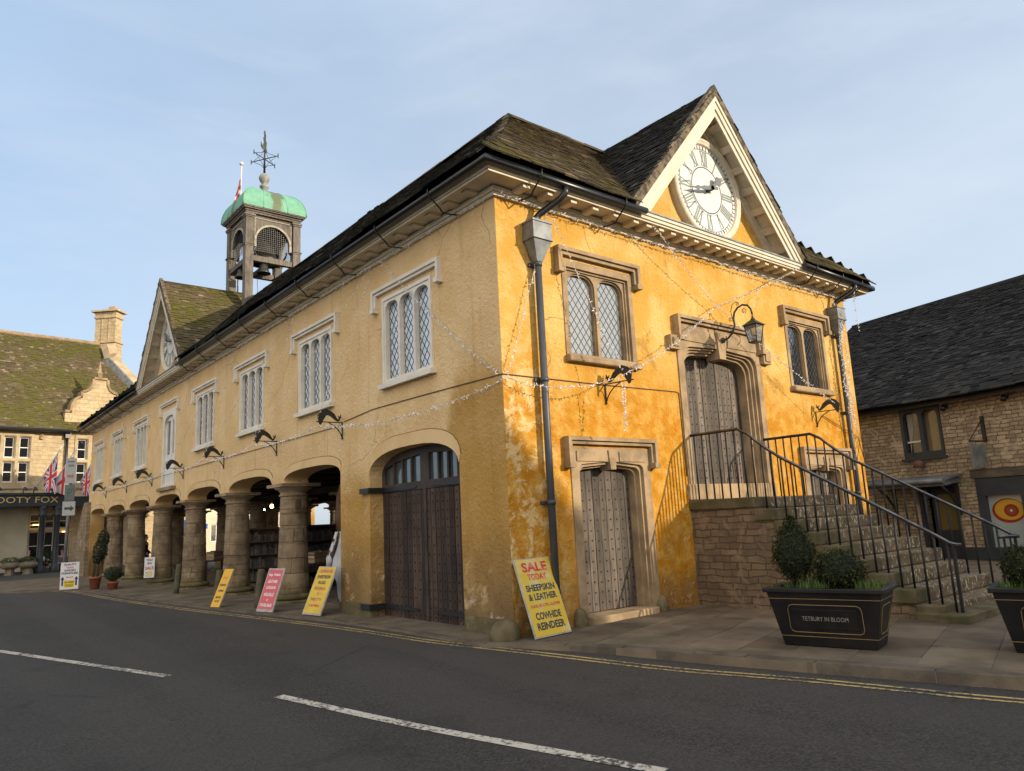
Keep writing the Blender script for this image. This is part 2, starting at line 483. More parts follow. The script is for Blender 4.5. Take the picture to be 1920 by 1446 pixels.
M = {}
M['end_plaster'] = plaster('ochre_plaster', (0.55,0.30,0.058), (0.625,0.415,0.145), (0.44,0.185,0.010), (0.74,0.57,0.30), 3.9, 3.6, 'end')
M['side_plaster'] = plaster('pale_ochre_plaster', (0.66,0.45,0.22), (0.72,0.52,0.28), (0.38,0.205,0.04), (0.55,0.42,0.26), 2.7, 1.2, 'side')
M['trim_plaster'] = simple('smooth_arch_plaster', (0.66,0.47,0.25), 0.9, (0.56,0.36,0.14), 1.3, bump=0.25, bscale=9, spec=0.15, lo=0.4, hi=0.75)
M['hairline'] = simple('dark_joint', (0.16,0.10,0.045), 0.95)  # thin brown line along the outer edge of the arch bands
M['cream'] = simple('cream_paint', (0.62,0.55,0.42), 0.6, (0.53,0.465,0.35), 4, bump=0.08, bscale=20)
M['grey_cream'] = simple('stone_white_paint', (0.70,0.65,0.56), 0.6, (0.62,0.57,0.48), 3, bump=0.1, bscale=25)
M['dress'] = simple('dressed_limestone', (0.37,0.265,0.155), 0.88, (0.23,0.165,0.10), 2.6, bump=0.45, bscale=18, spec=0.2)
M['dress_pale'] = simple('pale_limestone', (0.46,0.36,0.23), 0.88, (0.34,0.26,0.16), 2.4, bump=0.4, bscale=20, spec=0.2)
M['column'] = None
M['iron'] = simple('black_iron', (0.012,0.012,0.013), 0.45, spec=0.5)
M['gutter'] = simple('black_gutter', (0.012,0.013,0.015), 0.35, spec=0.5)
M['pipe'] = simple('dark_grey_pipe', (0.045,0.05,0.065), 0.45, (0.06,0.065,0.075), 3)
M['lead'] = simple('grey_lead', (0.20,0.21,0.21), 0.55, (0.12,0.13,0.14), 5, metal=0.3)
M['leadcame'] = simple('lead_came', (0.035,0.04,0.045), 0.5)
M['white'] = simple('white_paint', (0.72,0.71,0.67), 0.5, (0.64,0.63,0.58), 5)
def glass(name, col, rough=0.04, mixg=0.35):
    m, nt, b = nodes_of(name)
    b.inputs['Base Color'].default_value = c4(col); b.inputs['Roughness'].default_value = rough
    b.inputs['Specular IOR Level'].default_value = 0.9
    b.inputs['Coat Weight'].default_value = mixg; b.inputs['Coat Roughness'].default_value = 0.02; b.inputs['Coat IOR'].default_value = 2.2
    co = coords(nt, 'Object')
    vz = nt.nodes.new('ShaderNodeTexVoronoi'); vz.inputs['Scale'].default_value = 7.0; nt.links.new(co, vz.inputs['Vector'])
    add_bump(nt, b, math_n(nt, 'ADD', noise(nt, co, 4.0, 2), math_n(nt, 'MULTIPLY', vz.outputs['Distance'], 0.7)), 0.14, 0.03)
    return m
M['glass_painted_sky'] = glass('glass_with_painted_sky', (0.56,0.63,0.71), 0.08, 0.6)  # pale blue base paints in the reflected sky, over pale blinds
M['glass_dark'] = glass('dark_window_glass', (0.02,0.022,0.025), 0.04, 0.5)
M['glass_end'] = glass('old_leaded_glass', (0.20,0.21,0.205), 0.05, 1.0)  # grey base paints part of the sky reflection into the left window
M['oak'] = wood_planks('grey_oak', (0.065,0.053,0.045), (0.175,0.14,0.108), (9,9,0.7))
M['oak_dark'] = wood_planks('brown_oak', (0.034,0.023,0.018), (0.078,0.050,0.036), (9,9,0.7))
M['stud'] = simple('iron_stud', (0.015,0.014,0.013), 0.5)
M['slate_dark'] = slate_mat('dark_stone_slate', (0.016,0.015,0.014), (0.042,0.038,0.034), (0.055,0.055,0.012), 0.25, (0.10,0.09,0.075))
M['slate_warm'] = slate_mat('warm_stone_slate', (0.035,0.027,0.018), (0.095,0.072,0.045), (0.085,0.078,0.014), 0.8, (0.17,0.13,0.08))
M['slate_moss'] = slate_mat('mossy_stone_slate', (0.075,0.057,0.036), (0.14,0.105,0.062), (0.088,0.088,0.016), 0.9, (0.24,0.19,0.13), 0.04)
M['slate_east'] = slate_mat('blue_grey_slate', (0.015,0.015,0.015), (0.052,0.049,0.046), (0.03,0.03,0.02), 0.15, (0.07,0.068,0.064))

def column_mat():
    m, nt, b = nodes_of('weathered_column_stone')
    b.inputs['Roughness'].default_value = 0.92; b.inputs['Specular IOR Level'].default_value = 0.15
    g = geo_pos(nt); pos = g.outputs['Position']
    sep = nt.nodes.new('ShaderNodeSeparateXYZ'); nt.links.new(pos, sep.inputs[0])
    n = noise(nt, pos, 2.2, 7, 0.65); n2 = noise(nt, pos, 12, 6, 0.7)
    c = mixc(nt, ramp(nt, n, 0.35, 0.65), (0.37,0.275,0.175), (0.20,0.15,0.095))
    k = ramp(nt, g.outputs['Random Per Island'], 0, 1, 0.8, 1.2)
    c = mixc(nt, 1.0, c, k, 'MULTIPLY')
    mz = ramp(nt, math_n(nt, 'ADD', sep.outputs['Z'], math_n(nt, 'MULTIPLY', n, -1.2)), -0.5, 0.1, 0.7, 0.0)
    c = mixc(nt, mz, c, (0.075,0.07,0.025))
    c = mixc(nt, ramp(nt, n2, 0.55, 0.75, 0, 0.4), c, (0.45,0.38,0.27))
    nt.links.new(c, b.inputs['Base Color'])
    jt = nt.nodes.new('ShaderNodeTexBrick'); jt.inputs['Scale'].default_value = 1.0; jt.inputs['Brick Width'].default_value = 0.52; jt.inputs['Row Height'].default_value = 0.33; jt.inputs['Mortar Size'].default_value = 0.006; jt.offset = 0.37
    cmb = nt.nodes.new('ShaderNodeCombineXYZ'); nt.links.new(math_n(nt, 'ADD', sep.outputs['Y'], math_n(nt, 'MULTIPLY', n, 0.04)), cmb.inputs[0]); nt.links.new(math_n(nt, 'ADD', sep.outputs['Z'], math_n(nt, 'MULTIPLY', n, 0.05)), cmb.inputs[1]); nt.links.new(cmb.outputs[0], jt.inputs['Vector'])
    c = mixc(nt, math_n(nt, 'MULTIPLY', jt.outputs['Fac'], 0.6), c, (0.06,0.045,0.03))
    n3 = noise(nt, pos, 38, 4, 0.7); c9 = ramp(nt, n3, 0.58, 0.7, 0, 0.5); nt.links.new(mixc(nt, c9, c, (0.13,0.10,0.065)), b.inputs['Base Color'])
    add_bump(nt, b, math_n(nt, 'ADD', math_n(nt, 'ADD', n2, n), n3), 0.9, 0.03)
    return m
M['column'] = column_mat()

# ------------------------------------------------------------------ ground
def asphalt():
    m, nt, b = nodes_of('asphalt')
    b.inputs['Roughness'].default_value = 0.85; b.inputs['Specular IOR Level'].default_value = 0.3
    g = geo_pos(nt); pos = g.outputs['Position']
    sp = noise(nt, pos, 42, 6, 0.85); big = noise(nt, pos, 0.35, 4, 0.6); md = noise(nt, pos, 3, 5)
    c = mixc(nt, ramp(nt, sp, 0.36, 0.70), (0.015,0.0135,0.012), (0.118,0.104,0.087))
    c = mixc(nt, ramp(nt, big, 0.4, 0.65, 0, 0.5), c, (0.036,0.033,0.030))
    c = mixc(nt, ramp(nt, md, 0.55, 0.75, 0, 0.18), c, (0.085,0.075,0.062))
    tm = nt.nodes.new('ShaderNodeMapping'); tm.inputs['Rotation'].default_value = (0,0,-0.23); tm.inputs['Scale'].default_value = (0.9,0.05,1)
    nt.links.new(pos, tm.inputs['Vector'])
    trk = noise(nt, tm.outputs['Vector'], 1.0, 3, 0.5)
    c = mixc(nt, ramp(nt, trk, 0.42, 0.62, 0, 0.35), c, (0.080,0.070,0.060))
    blot = noise(nt, pos, 0.9, 6, 0.7, 0.5)
    c = mixc(nt, ramp(nt, blot, 0.58, 0.68, 0, 0.35), c, (0.022,0.020,0.018))
    vo = nt.nodes.new('ShaderNodeTexVoronoi'); vo.feature = 'DISTANCE_TO_EDGE'; vo.inputs['Scale'].default_value = 0.33
    wob = nt.nodes.new('ShaderNodeMix'); wob.data_type = 'VECTOR'; wob.inputs[0].default_value = 0.25
    nn = nt.nodes.new('ShaderNodeTexNoise'); nn.inputs['Scale'].default_value = 1.4; nn.inputs['Detail'].default_value = 4
    nt.links.new(pos, nn.inputs['Vector']); nt.links.new(pos, wob.inputs[4]); nt.links.new(nn.outputs['Color'], wob.inputs[5])
    nt.links.new(wob.outputs[1], vo.inputs['Vector'])
    crack = math_n(nt, 'MULTIPLY', ramp(nt, vo.outputs['Distance'], 0.0, 0.006, 1, 0), ramp(nt, big, 0.5, 0.6, 0, 0.55))
    c = mixc(nt, crack, c, (0.012,0.011,0.010))
    nt.links.new(c, b.inputs['Base Color'])
    add_bump(nt, b, math_n(nt, 'SUBTRACT', sp, crack), 1.0, 0.012)
    return m
M['asphalt'] = asphalt()
M['flag'] = masonry('stone_paving', (0.17,0.13,0.088), (0.125,0.097,0.067), (0.05,0.038,0.027), 0.95, 0.62, 0.010, 0.02, (0.12,0.092,0.06), 0.7, 'FLAT', rot=0.25)
M['kerb'] = simple('kerb_stone', (0.13,0.10,0.07), 0.9, (0.07,0.056,0.042), 2.5, bump=0.4, bscale=25)
def worn_paint(name, col):
    m, nt, b = nodes_of(name)
    b.inputs['Roughness'].default_value = 0.75
    g = geo_pos(nt)
    n = noise(nt, g.outputs['Position'], 22, 6, 0.7)
    n2 = noise(nt, g.outputs['Position'], 1.5, 4, 0.6)
    w = ramp(nt, math_n(nt, 'ADD', n, math_n(nt, 'MULTIPLY', n2, 0.45)), 0.69, 0.80)
    nt.links.new(mixc(nt, w, col, (0.07,0.065,0.055)), b.inputs['Base Color'])
    add_bump(nt, b, noise(nt, g.outputs['Position'], 95, 3, 0.7), 0.7, 0.005)
    return m
M['yellow'] = worn_paint('faded_yellow_line', (0.46,0.33,0.12))
M['roadwhite'] = worn_paint('road_white', (0.56,0.50,0.40))

def zr(y):
    t = max(0.0, min(1.0, (y + 3.0) / 4.0)); t = t*t*(3-2*t)
    return -0.11 + 0.08*t
g_ = MB(); g_.quad((-900,-900,-0.4), (900,-900,-0.4), (900,900,-0.4), (-900,900,-0.4))
tag(g_.build('ground', simple('far_ground', (0.06,0.065,0.03), 0.95)), kind='structure')
mb = MB()
ys = [-120,-20,-6] + [-5+0.25*k for k in range(29)] + [6,20,60,130]
for a, b_ in zip(ys, ys[1:]):
    for xa, xb in ((-90,-20), (-20,20), (20,60)):
        mb.quad((xa,a,zr(a)), (xb,a,zr(a)), (xb,b_,zr(b_)), (xa,b_,zr(b_)))
tag(mb.build('road', M['asphalt']), kind='structure')
WEST = [(-0.63,-0.05), (-0.60,2.0), (-0.67,4.2), (-0.98,6.5), (-1.30,9.1), (-1.60,12.5), (-1.80,15.0), (-1.95,19.0), (-2.2,20.3), (-2.6,20.7), (-4.0,22.25), (-8,26.5), (-14,33)]
SOUTH = [(-0.63,-0.05), (-0.36,-0.42), (-0.10,-0.95), (0.12,-1.35), (0.36,-2.28), (0.71,-3.83), (0.94,-4.81), (1.16,-5.72), (2.3,-9.5), (4.0,-14)]
def pave_poly():
    return [p for p in WEST[::-1] if p[1] < 31] + SOUTH[1:] + [(45,-14), (45,31.5), (-12.5,31.5)]
PPOLY = pave_poly()
mb = MB(); mb.plate(PPOLY, [], ((0,0,0),(1,0,0),(0,1,0),(0,0,1)), -0.3, -0.006, back=False)
for a, b_ in zip([31.5+1.0*k for k in range(10)], [32.5+1.0*k for k in range(10)]):
    f = lambda y: -0.006-0.32*min(1.0, (y-31.5)/8.0)
    mb.quad((-40,a,f(a)), (45,a,f(a)), (45,b_,f(b_)), (-40,b_,f(b_)))
mb.quad((-40,41.5,-0.326), (45,41.5,-0.326), (45,120,-0.326), (-40,120,-0.326))
def inside(p, poly):
    x, y = p; c = False; j = len(poly)-1
    for i in range(len(poly)):
        xi, yi = poly[i]; xj, yj = poly[j]
        if (yi > y) != (yj > y) and x < (xj-xi)*(y-yi)/(yj-yi)+xi: c = not c
        j = i
    return c
RPV = random.Random(41)
ca, sa = cos(0.25), sin(0.25)
vv = -16.0
while vv < 24:
    rh = RPV.uniform(0.5, 0.72); uu = -9.0 + RPV.uniform(0, 0.6)
    while uu < 14:
        rw = RPV.uniform(0.6, 1.15)
        c_ = [(uu+0.005,vv+0.005), (uu+rw-0.005,vv+0.005), (uu+rw-0.005,vv+rh-0.005), (uu+0.005,vv+rh-0.005)]
        q = [(x*ca-y*sa, x*sa+y*ca) for x, y in c_]
        if all(inside(p, PPOLY) and not (p[0] > 0.4 and p[1] > 0.3) and p[0] < 12 for p in q):
            z0 = RPV.uniform(-0.0025, 0.0025); t1, t2 = RPV.uniform(-0.003,0.003), RPV.uniform(-0.003,0.003)
            i = mb.pts([(p[0],p[1],z0+d) for p, d in zip(q, (0,t1,t1+t2,t2))] + [(p[0],p[1],-0.008) for p in q])
            mb.face((i,i+1,i+2,i+3))
            for k in range(4): mb.face((i+k, i+4+k, i+4+(k+1)%4, i+(k+1)%4))
        uu += rw
    vv += rh
M['flag'] = simple('worn_paving_stone', (0.165,0.127,0.086), 0.9, (0.105,0.082,0.056), 1.6, bump=0.45, bscale=14, spec=0.25, island=0.22)
tag(mb.build('pavement', M['flag']), kind='structure')
def strip(path, w0, w1, zf, mb, sub=1):
    """ribbon along path between sideways offsets w0..w1 (left positive)"""
    P = [Vector((p[0], p[1], 0)) for p in path]
    N = []
    for i, p in enumerate(P):
        t = (P[min(i+1, len(P)-1)] - P[max(i-1, 0)]).normalized()
        N.append(Vector((-t.y, t.x, 0)))
    for i in range(len(P)-1):
        a, b_ = P[i]+N[i]*w0, P[i]+N[i]*w1
        c, d = P[i+1]+N[i+1]*w1, P[i+1]+N[i+1]*w0
        q = [Vector((p.x, p.y, zf(p.y))) for p in (a, d, c, b_)]
        mb.quad(*(q if w1 > w0 else q[::-1]))
def smooth_path(P, n=6):
    out = []
    P = [Vector((p[0], p[1], 0)) for p in P]
    for i in range(len(P)-1):
        p0, p1, p2, p3 = P[max(i-1,0)], P[i], P[i+1], P[min(i+2, len(P)-1)]
        for k in range(n):
            t = k/n
            q = 0.5*((2*p1) + (p2-p0)*t + (2*p0-5*p1+4*p2-p3)*t*t + (3*p1-p0-3*p2+p3)*t**3)
            out.append((q.x, q.y))
    out.append((P[-1].x, P[-1].y))
    return out
# kerb stones
mb = MB()
R2 = random.Random(3)
def kerb_run(path, w, z1, seg):
    P = smooth_path(path, 8)
    acc = [0]
    for a, b_ in zip(P, P[1:]): acc.append(acc[-1] + math.hypot(b_[0]-a[0], b_[1]-a[1]))
    def at(s):
        for i in range(len(acc)-1):
            if s <= acc[i+1]:
                t = (s-acc[i])/max(1e-6, acc[i+1]-acc[i]); return Vector((P[i][0]+(P[i+1][0]-P[i][0])*t, P[i][1]+(P[i+1][1]-P[i][1])*t, 0))
        return Vector((P[-1][0], P[-1][1], 0))
    s = 0
    while s < acc[-1]-0.1:
        L = min(seg*R2.uniform(0.7, 1.3), acc[-1]-s)
        a, b_ = at(s+0.006), at(s+L-0.006)
        t = (b_-a); n = Vector((-t.y, t.x, 0)).normalized()*w
        dz = R2.uniform(-0.004, 0.006)
        i = mb.obox(a+Vector((0,0,-0.25)), t, n, (0, 0, 0.25+z1+dz))
        s += L
kerb_run(SOUTH[1:], 0.16, 0.008, 0.85)
kerb_run([p for p in WEST if p[1] < 23][::-1], 0.13, 0.008, 0.7)
tag(mb.build('kerb', M['kerb'], bevel=0.012), kind='structure')
YL = [(-2.55,26), (-2.35,21.5), (-2.12,19), (-1.98,15), (-1.80,12.5), (-1.50,9.1), (-1.20,6.5), (-0.92,4.0), (-0.80,2.4), (-0.72,0.8), (-0.46,-0.35), (-0.16,-1.5), (0.14,-2.85), (0.45,-3.93), (0.64,-4.91), (0.82,-5.8), (1.7,-9.0), (3.4,-14)]
mb = MB()
YP = smooth_path(YL, 8)
strip(YP, -0.028, 0.028, lambda y: zr(y)+0.005, mb)
strip(YP, -0.16, -0.104, lambda y: zr(y)+0.005, mb)
tag(mb.build('road_marking', M['yellow']), kind='structure')
mb = MB()
for (a, b_) in (((-5.36,6.15), (-4.09,1.47)), ((-3.555,-0.55), (-2.575,-4.72)), ((-2.1,-6.8), (-1.1,-11))):
    n = 14
    strip([(a[0]+(b_[0]-a[0])*k/n, a[1]+(b_[1]-a[1])*k/n) for k in range(n+1)], -0.06, 0.06, lambda y: zr(y)+0.006, mb)
tag(mb.build('centre_line', M['roadwhite']), kind='structure')

# ------------------------------------------------------------------ market house
W, L = 10.86, 31.1
ZT = 6.60
Y0, PP = 2.614, 3.776
COLY = [8.40 + 3.74*k for k in range(7)]
MH = thing('market_house', 'ochre yellow market house on stone columns with white gable clocks and copper domed cupola', 'market hall', (W/2, L/2, 0))
FL = ((0,0,0), (0,1,0), (0,0,1), (-1,0,0))          # long west wall
FE = ((0,0,0), (1,0,0), (0,0,1), (0,-1,0))          # south end wall
def rect(a0, a1, b0, b1): return [(a0,b0), (a1,b0), (a1,b1), (a0,b1)]

def flat_arch(u0, u1, zs, zc, p=2.6, n=16):
    """from (u1,zs) over the crown to (u0,zs)"""
    c, h = (u0+u1)/2, (u1-u0)/2
    out = []
    for k in range(n+1):
        t = cos(pi*k/n)
        s_ = math.copysign(abs(t)**0.75, t)
        out.append((c + h*s_, zs + (zc-zs)*max(0.0, 1-abs(s_)**p)**(1/2.0)))
    return out
GATE = (1.17, 4.06)
gate_arch = flat_arch(GATE[0], GATE[1], 2.52, 2.93, 2.6)
ARCH = [(5.25, 8.05)] + [(COLY[k]+0.40, COLY[k+1]-0.40) for k in range(6)]
def arch_pts(a): return flat_arch(a[0], a[1], 2.70, 2.93 if a[0] > 6 else 2.90, 3.0)
# outline of the long wall: bottom edge runs along the gate and arches
out = [(0.004, -0.15)]
out += [(GATE[0], -0.15)] + gate_arch[::-1] + [(GATE[1], -0.15)]
out += [(5.25, -0.15)]
for i, a in enumerate(ARCH):
    p = arch_pts(a)[::-1]
    out += p
    if i < len(ARCH)-1: out += [(COLY[i]-0.40, 2.64), (COLY[i]+0.40, 2.64)]
out += [(ARCH[-1][1], -0.15), (L, -0.15), (L, ZT), (0.004, ZT)]
_o = [out[0]]
for p in out[1:]:
    if (Vector(p)-Vector(_o[-1])).length > 1e-4: _o.append(p)
WIN = [Y0+PP*i for i in range(8)]
holes = []
for i, y in enumerate(WIN):
    if i == 4: holes.append(rect(y-0.72, y+0.72, 3.22, 5.72))
    else: holes.append(rect(y-0.78, y+0.78, 4.14, 5.70))
mb = MB(); mb.plate(_o, holes, FL, -0.55, 0.0)
# the same wall on the east side, in the same mesh material
mb.build('side_wall', M['side_plaster'], MH)
mb = MB()
oe = [(0.0, -0.15)] + [(5.25, -0.15)]
oe2 = [(0.004,-0.15), (5.25,-0.15)]
for i, a in enumerate(ARCH):
    oe2 += arch_pts(a)[::-1]
    if i < len(ARCH)-1: oe2 += [(COLY[i]-0.40, 2.64), (COLY[i]+0.40, 2.64)]
oe2 += [(ARCH[-1][1], -0.15), (L, -0.15), (L, ZT), (0.004, ZT)]
_o = [oe2[0]]
for p in oe2[1:]:
    if (Vector(p)-Vector(_o[-1])).length > 1e-4: _o.append(p)
mb.plate(_o, [], ((W-0.002,0,0), (0,1,0), (0,0,1), (1,0,0)), -0.55, 0.0)
mb.build('side_wall', M['side_plaster'], MH)
# raised smooth bands round the arches and the gate
mb = MB(); hl = MB()
def band(inner, wid, jamb0=None):
    n = len(inner); outr = []
    c = (inner[0][0]+inner[-1][0])/2; h = abs(inner[0][0]-inner[-1][0])/2
    zs, zc = inner[0][1], max(p[1] for p in inner)
    oi = flat_arch(c-h-wid*0.25, c+h+wid*0.25, zs+0.12, zc+wid, 3.2, len(inner)-1)
    poly = list(inner) + oi[::-1]
    mb.plate(poly, [], FL, 0.0, 0.016)
    hl.tube([(-0.006, p[0], p[1]+0.006) for p in oi], 0.0075, 4)
for a in ARCH: band(arch_pts(a), 0.17)
band(gate_arch, 0.22)
mb.build('arch_band', M['trim_plaster'], MH); hl.build('arch_joint', M['hairline'], MH)

# south end wall with its gable
GX, GH, GZ, GA = 5.49, 2.74, 6.78, 9.95     # gable centre, half width, springing, apex
SD = rect(1.40, 2.96, -0.15, 2.42)          # small door bay
WINX = (2.163, 8.82)
DX, DXR = 2.18, 9.02
UD = rect(4.30, 6.68, 1.80, 4.72)
wallh = [rect(DX-0.80, DX+0.80, 0.02, 2.47), rect(DXR-0.80, DXR+0.80, 0.02, 2.47), rect(GX-1.235, GX+1.235, 1.86, 4.73)]
wallh += [rect(x-0.79, x+0.79, 4.14, 5.66) for x in WINX]
oe = [(0.004,-0.15), (W-0.004,-0.15), (W-0.004,ZT), (GX+GH-0.25,ZT), (GX+GH-0.35,GZ), (GX,GA-0.35), (GX-GH+0.35,GZ), (GX-GH+0.25,ZT), (0.004,ZT)]
mb = MB(); mb.plate(oe, wallh, FE, -0.55, 0.0)
mb.build('end_wall', M['end_plaster'], MH)
# west gable field
GY = WIN[4]; GAW = 10.02
mb = MB(); mb.plate([(GY-GH+0.3,ZT+0.003), (GY+GH-0.3,ZT+0.003), (GY+GH-0.38,GZ), (GY,GAW-0.35), (GY-GH+0.38,GZ)], [], FL, -0.4, 0.0)
mb.build('gable_wall', M['side_plaster'], MH)
# north end, open arches on the ground floor
mb = MB()
na = [(0.9,3.6), (4.1,6.76), (7.26,9.96)]
on_ = [(0.56,-0.15), (0.9,-0.15)]
for i, a in enumerate(na):
    on_ += flat_arch(a[0], a[1], 2.70, 2.93, 3.0)[::-1]
on_ += [(9.96,-0.15), (10.3,-0.15), (10.3,ZT), (0.56,ZT)]
_o = [on_[0]]
for p in on_[1:]:
    if (Vector(p)-Vector(_o[-1])).length > 1e-4: _o.append(p)
mb.plate(_o, [], ((0,L-0.004,0), (1,0,0), (0,0,1), (0,1,0)), -0.5, 0.0)
mb.build('north_wall', M['side_plaster'], MH)
# floor over the arcade with its beams, and the cross wall behind the gate room
M['soffit'] = simple('dark_boards', (0.045,0.035,0.027), 0.9, (0.025,0.02,0.016), 2)  # dark wood, two brown tones mixed by noise
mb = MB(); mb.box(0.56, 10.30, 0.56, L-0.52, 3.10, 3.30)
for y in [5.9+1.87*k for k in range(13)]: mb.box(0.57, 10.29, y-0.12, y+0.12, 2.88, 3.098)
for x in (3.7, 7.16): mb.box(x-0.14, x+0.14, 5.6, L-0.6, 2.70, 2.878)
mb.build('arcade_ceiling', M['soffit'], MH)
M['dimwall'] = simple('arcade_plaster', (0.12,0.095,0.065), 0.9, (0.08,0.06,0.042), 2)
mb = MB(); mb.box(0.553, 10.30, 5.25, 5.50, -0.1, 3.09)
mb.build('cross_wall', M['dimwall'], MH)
mb = MB(); mb.box(0.6, 10.2, 0.7, 5.2, -0.1, 0.02); mb.box(0.57, 10.25, 5.5, L-0.6, -0.1, 0.012)
mb.build('arcade_floor', M['flag'], MH)

# columns
def column_bm(R):
    m_ = MB()
    n = 32
    m_.lathe([(0.57,-0.2), (0.565,0.02), (0.53,0.055), (0.0,0.055)], (R.uniform(-.01,.01),R.uniform(-.01,.01),0), 9, smooth=False)
    m_.lathe([(0.41,0.05), (0.455,0.085), (0.465,0.125), (0.425,0.17), (0.375,0.19), (0.0,0.19)], (0,0,0), 26)
    zs = [0.19]
    while zs[-1] < 2.0: zs.append(zs[-1]+R.uniform(0.24,0.46))
    zs[-1] = 2.02+R.uniform(0,0.08); zs.append(2.36)
    rad = lambda z: 0.355-0.065*((z-0.19)/2.2)**1.1
    for a, b_ in zip(zs, zs[1:]):
        dx, dy = R.uniform(-0.006, 0.006), R.uniform(-0.006, 0.006)
        rings = []; wob = [R.uniform(-0.007,0.006) for _ in range(n)]
        levels = [(a+0.001,-0.016), (a+0.008,-0.002), (a+0.03,0.0), ((a+b_)/2,0.0), (b_-0.03,0.0), (b_-0.008,-0.002), (b_-0.001,-0.016)]
        for z, d in levels:
            chip = [R.uniform(-0.010,0.0) if R.random() < 0.2 and d != 0.0 else R.uniform(-0.002,0.002) for _ in range(n)]
            rings.append(m_.pts([(dx+(rad(z)+d+chip[q]+(wob[q]+wob[q-1])*0.5)*cos(2*pi*q/n), dy+(rad(z)+d+chip[q]+(wob[q]+wob[q-1])*0.5)*sin(2*pi*q/n), z) for q in range(n)]))
        for A, B in zip(rings, rings[1:]):
            for q in range(n): m_.face((A+q, A+(q+1) % n, B+(q+1) % n, B+q), False)
        m_.face([rings[-1]+q for q in range(n)]); m_.face([rings[0]+q for q in range(n)][::-1])
    m_.lathe([(0.29,2.355), (0.33,2.372), (0.33,2.398), (0.295,2.415), (0.305,2.46), (0.37,2.515), (0.43,2.54), (0.43,2.578), (0.0,2.578)], (0,0,0), 28)
    m_.box(-0.46, 0.46, -0.47, 0.47, 2.575, 2.645)
    m_.lathe([(0.36,2.60), (0.36,2.72), (0, 2.72)], (0.0,0,0), 12)
    return m_
CM3 = []
R_c = random.Random(11)
def add_column(x, y, rz):
    if len(CM3) < 5:
        o = column_bm(R_c).build('column', M['column'], MH, local=True); CM3.append(o)
    else:
        o = CM3[(len(CM3)+int(x*3+y)) % 5].copy(); COL.objects.link(o)
    o.parent = MH; o.location = (x-W/2, y-L/2, 0); o.rotation_euler = (0,0,rz)
    return o
for k in range(6): add_column(0.36, COLY[k], (0, pi/2, pi, pi, pi/2, 0)[k])
for k in range(6): add_column(W-0.36, COLY[k], pi)
for x in (3.7, 7.16):
    for k in range(0, 6): add_column(x, COLY[k], pi/2)
for x in (3.85, 7.01): add_column(x, L-0.27, pi/2)
# rough corner buttress at the far end
R3 = random.Random(21)
mb = MB(); mb.plate([(30.55,-0.1), (33.2,-0.1), (33.0,1.3), (32.2,2.5), (31.3,3.3), (30.55,3.3)], [], ((0,0,0),(0,1,0),(0,0,1),(-1,0,0)), -0.9, 0.16)
M['rubble'] = masonry('rubble_stone', (0.32,0.25,0.16), (0.22,0.165,0.105), (0.16,0.125,0.085), 0.34, 0.17, 0.012, 0.10, (0.06,0.05,0.035), 0.6, 'XY')
mb.build('buttress', M['rubble'], MH)
# foot stones of the piers
def boulder(mb, c, sx, sy, sz, R, n=12, m=8):
    vs = len(mb.v)
    mb.ball(c, sx, sy, sz, n, m, 0.06, R)
for (y, w) in ((4.65, 0.62), (0.6, 0.55)):
    mb = MB(); mb.obox((-0.06, y-w, -0.2), (0.2,0,0), (0,2*w,0), (0.02,0,0.42))
    mb.build('foot_stone', M['column'], MH, bevel=0.05)

# ------------------------------------------------------------------ windows of the long wall
def arch_light(u0, u1, z0, z1, n=8):
    """light with a rounded-shoulder head"""
    r = (u1-u0)*0.36
    o = [(u0,z0), (u1,z0), (u1,z1-r*0.9)]
    c1 = u1-r
    for k in range(1, n+1): a = pi/2*k/n; o.append((c1+r*cos(a), z1-r*0.9+r*0.9*sin(a)))
    c0 = u0+r
    for k in range(0, n+1): a = pi/2+pi/2*k/n; o.append((c0+r*cos(a), z1-r*0.9+r*0.9*sin(a)))
    return o
def lattice(mb, u0, u1, z0, z1, fr, c, du, dz, w=0.009, t=0.006):
    """diamond leading clipped to the light's box"""
    o, u, v, n = [Vector(q) for q in fr]
    def clip(p, q):
        (x0,y0), (x1,y1) = p, q; t0, t1 = 0.0, 1.0
        dx, dy = x1-x0, y1-y0
        for pp, qq in ((-dx,x0-u0), (dx,u1-x0), (-dy,y0-z0), (dy,z1-y0)):
            if abs(pp) < 1e-9:
                if qq < 0: return None
            else:
                r = qq/pp
                if pp < 0: t0 = max(t0, r)
                else: t1 = min(t1, r)
        if t0 >= t1: return None
        return (x0+dx*t0, y0+dy*t0), (x0+dx*t1, y0+dy*t1)
    sl = dz/du; H = z1-z0; span = H/sl
    for sgn in (1, -1):
        k = -int((span)/du)-2
        while True:
            x = u0 + k*du
            if sgn == 1: a, b_ = (x, z0), (x+span, z1)
            else: a, b_ = (x, z1), (x+span, z0)
            if x > u1: break
            s_ = clip(a, b_)
            if s_:
                A = o+u*s_[0][0]+v*s_[0][1]+n*c; B = o+u*s_[1][0]+v*s_[1][1]+n*c
                d = (B-A)
                if d.length > 0.02:
                    p = n.cross(d).normalized()*w
                    mb.obox(A-p*0.5, d, p, n*(t*(1 if sgn == 1 else 0.8)))
            k += 1
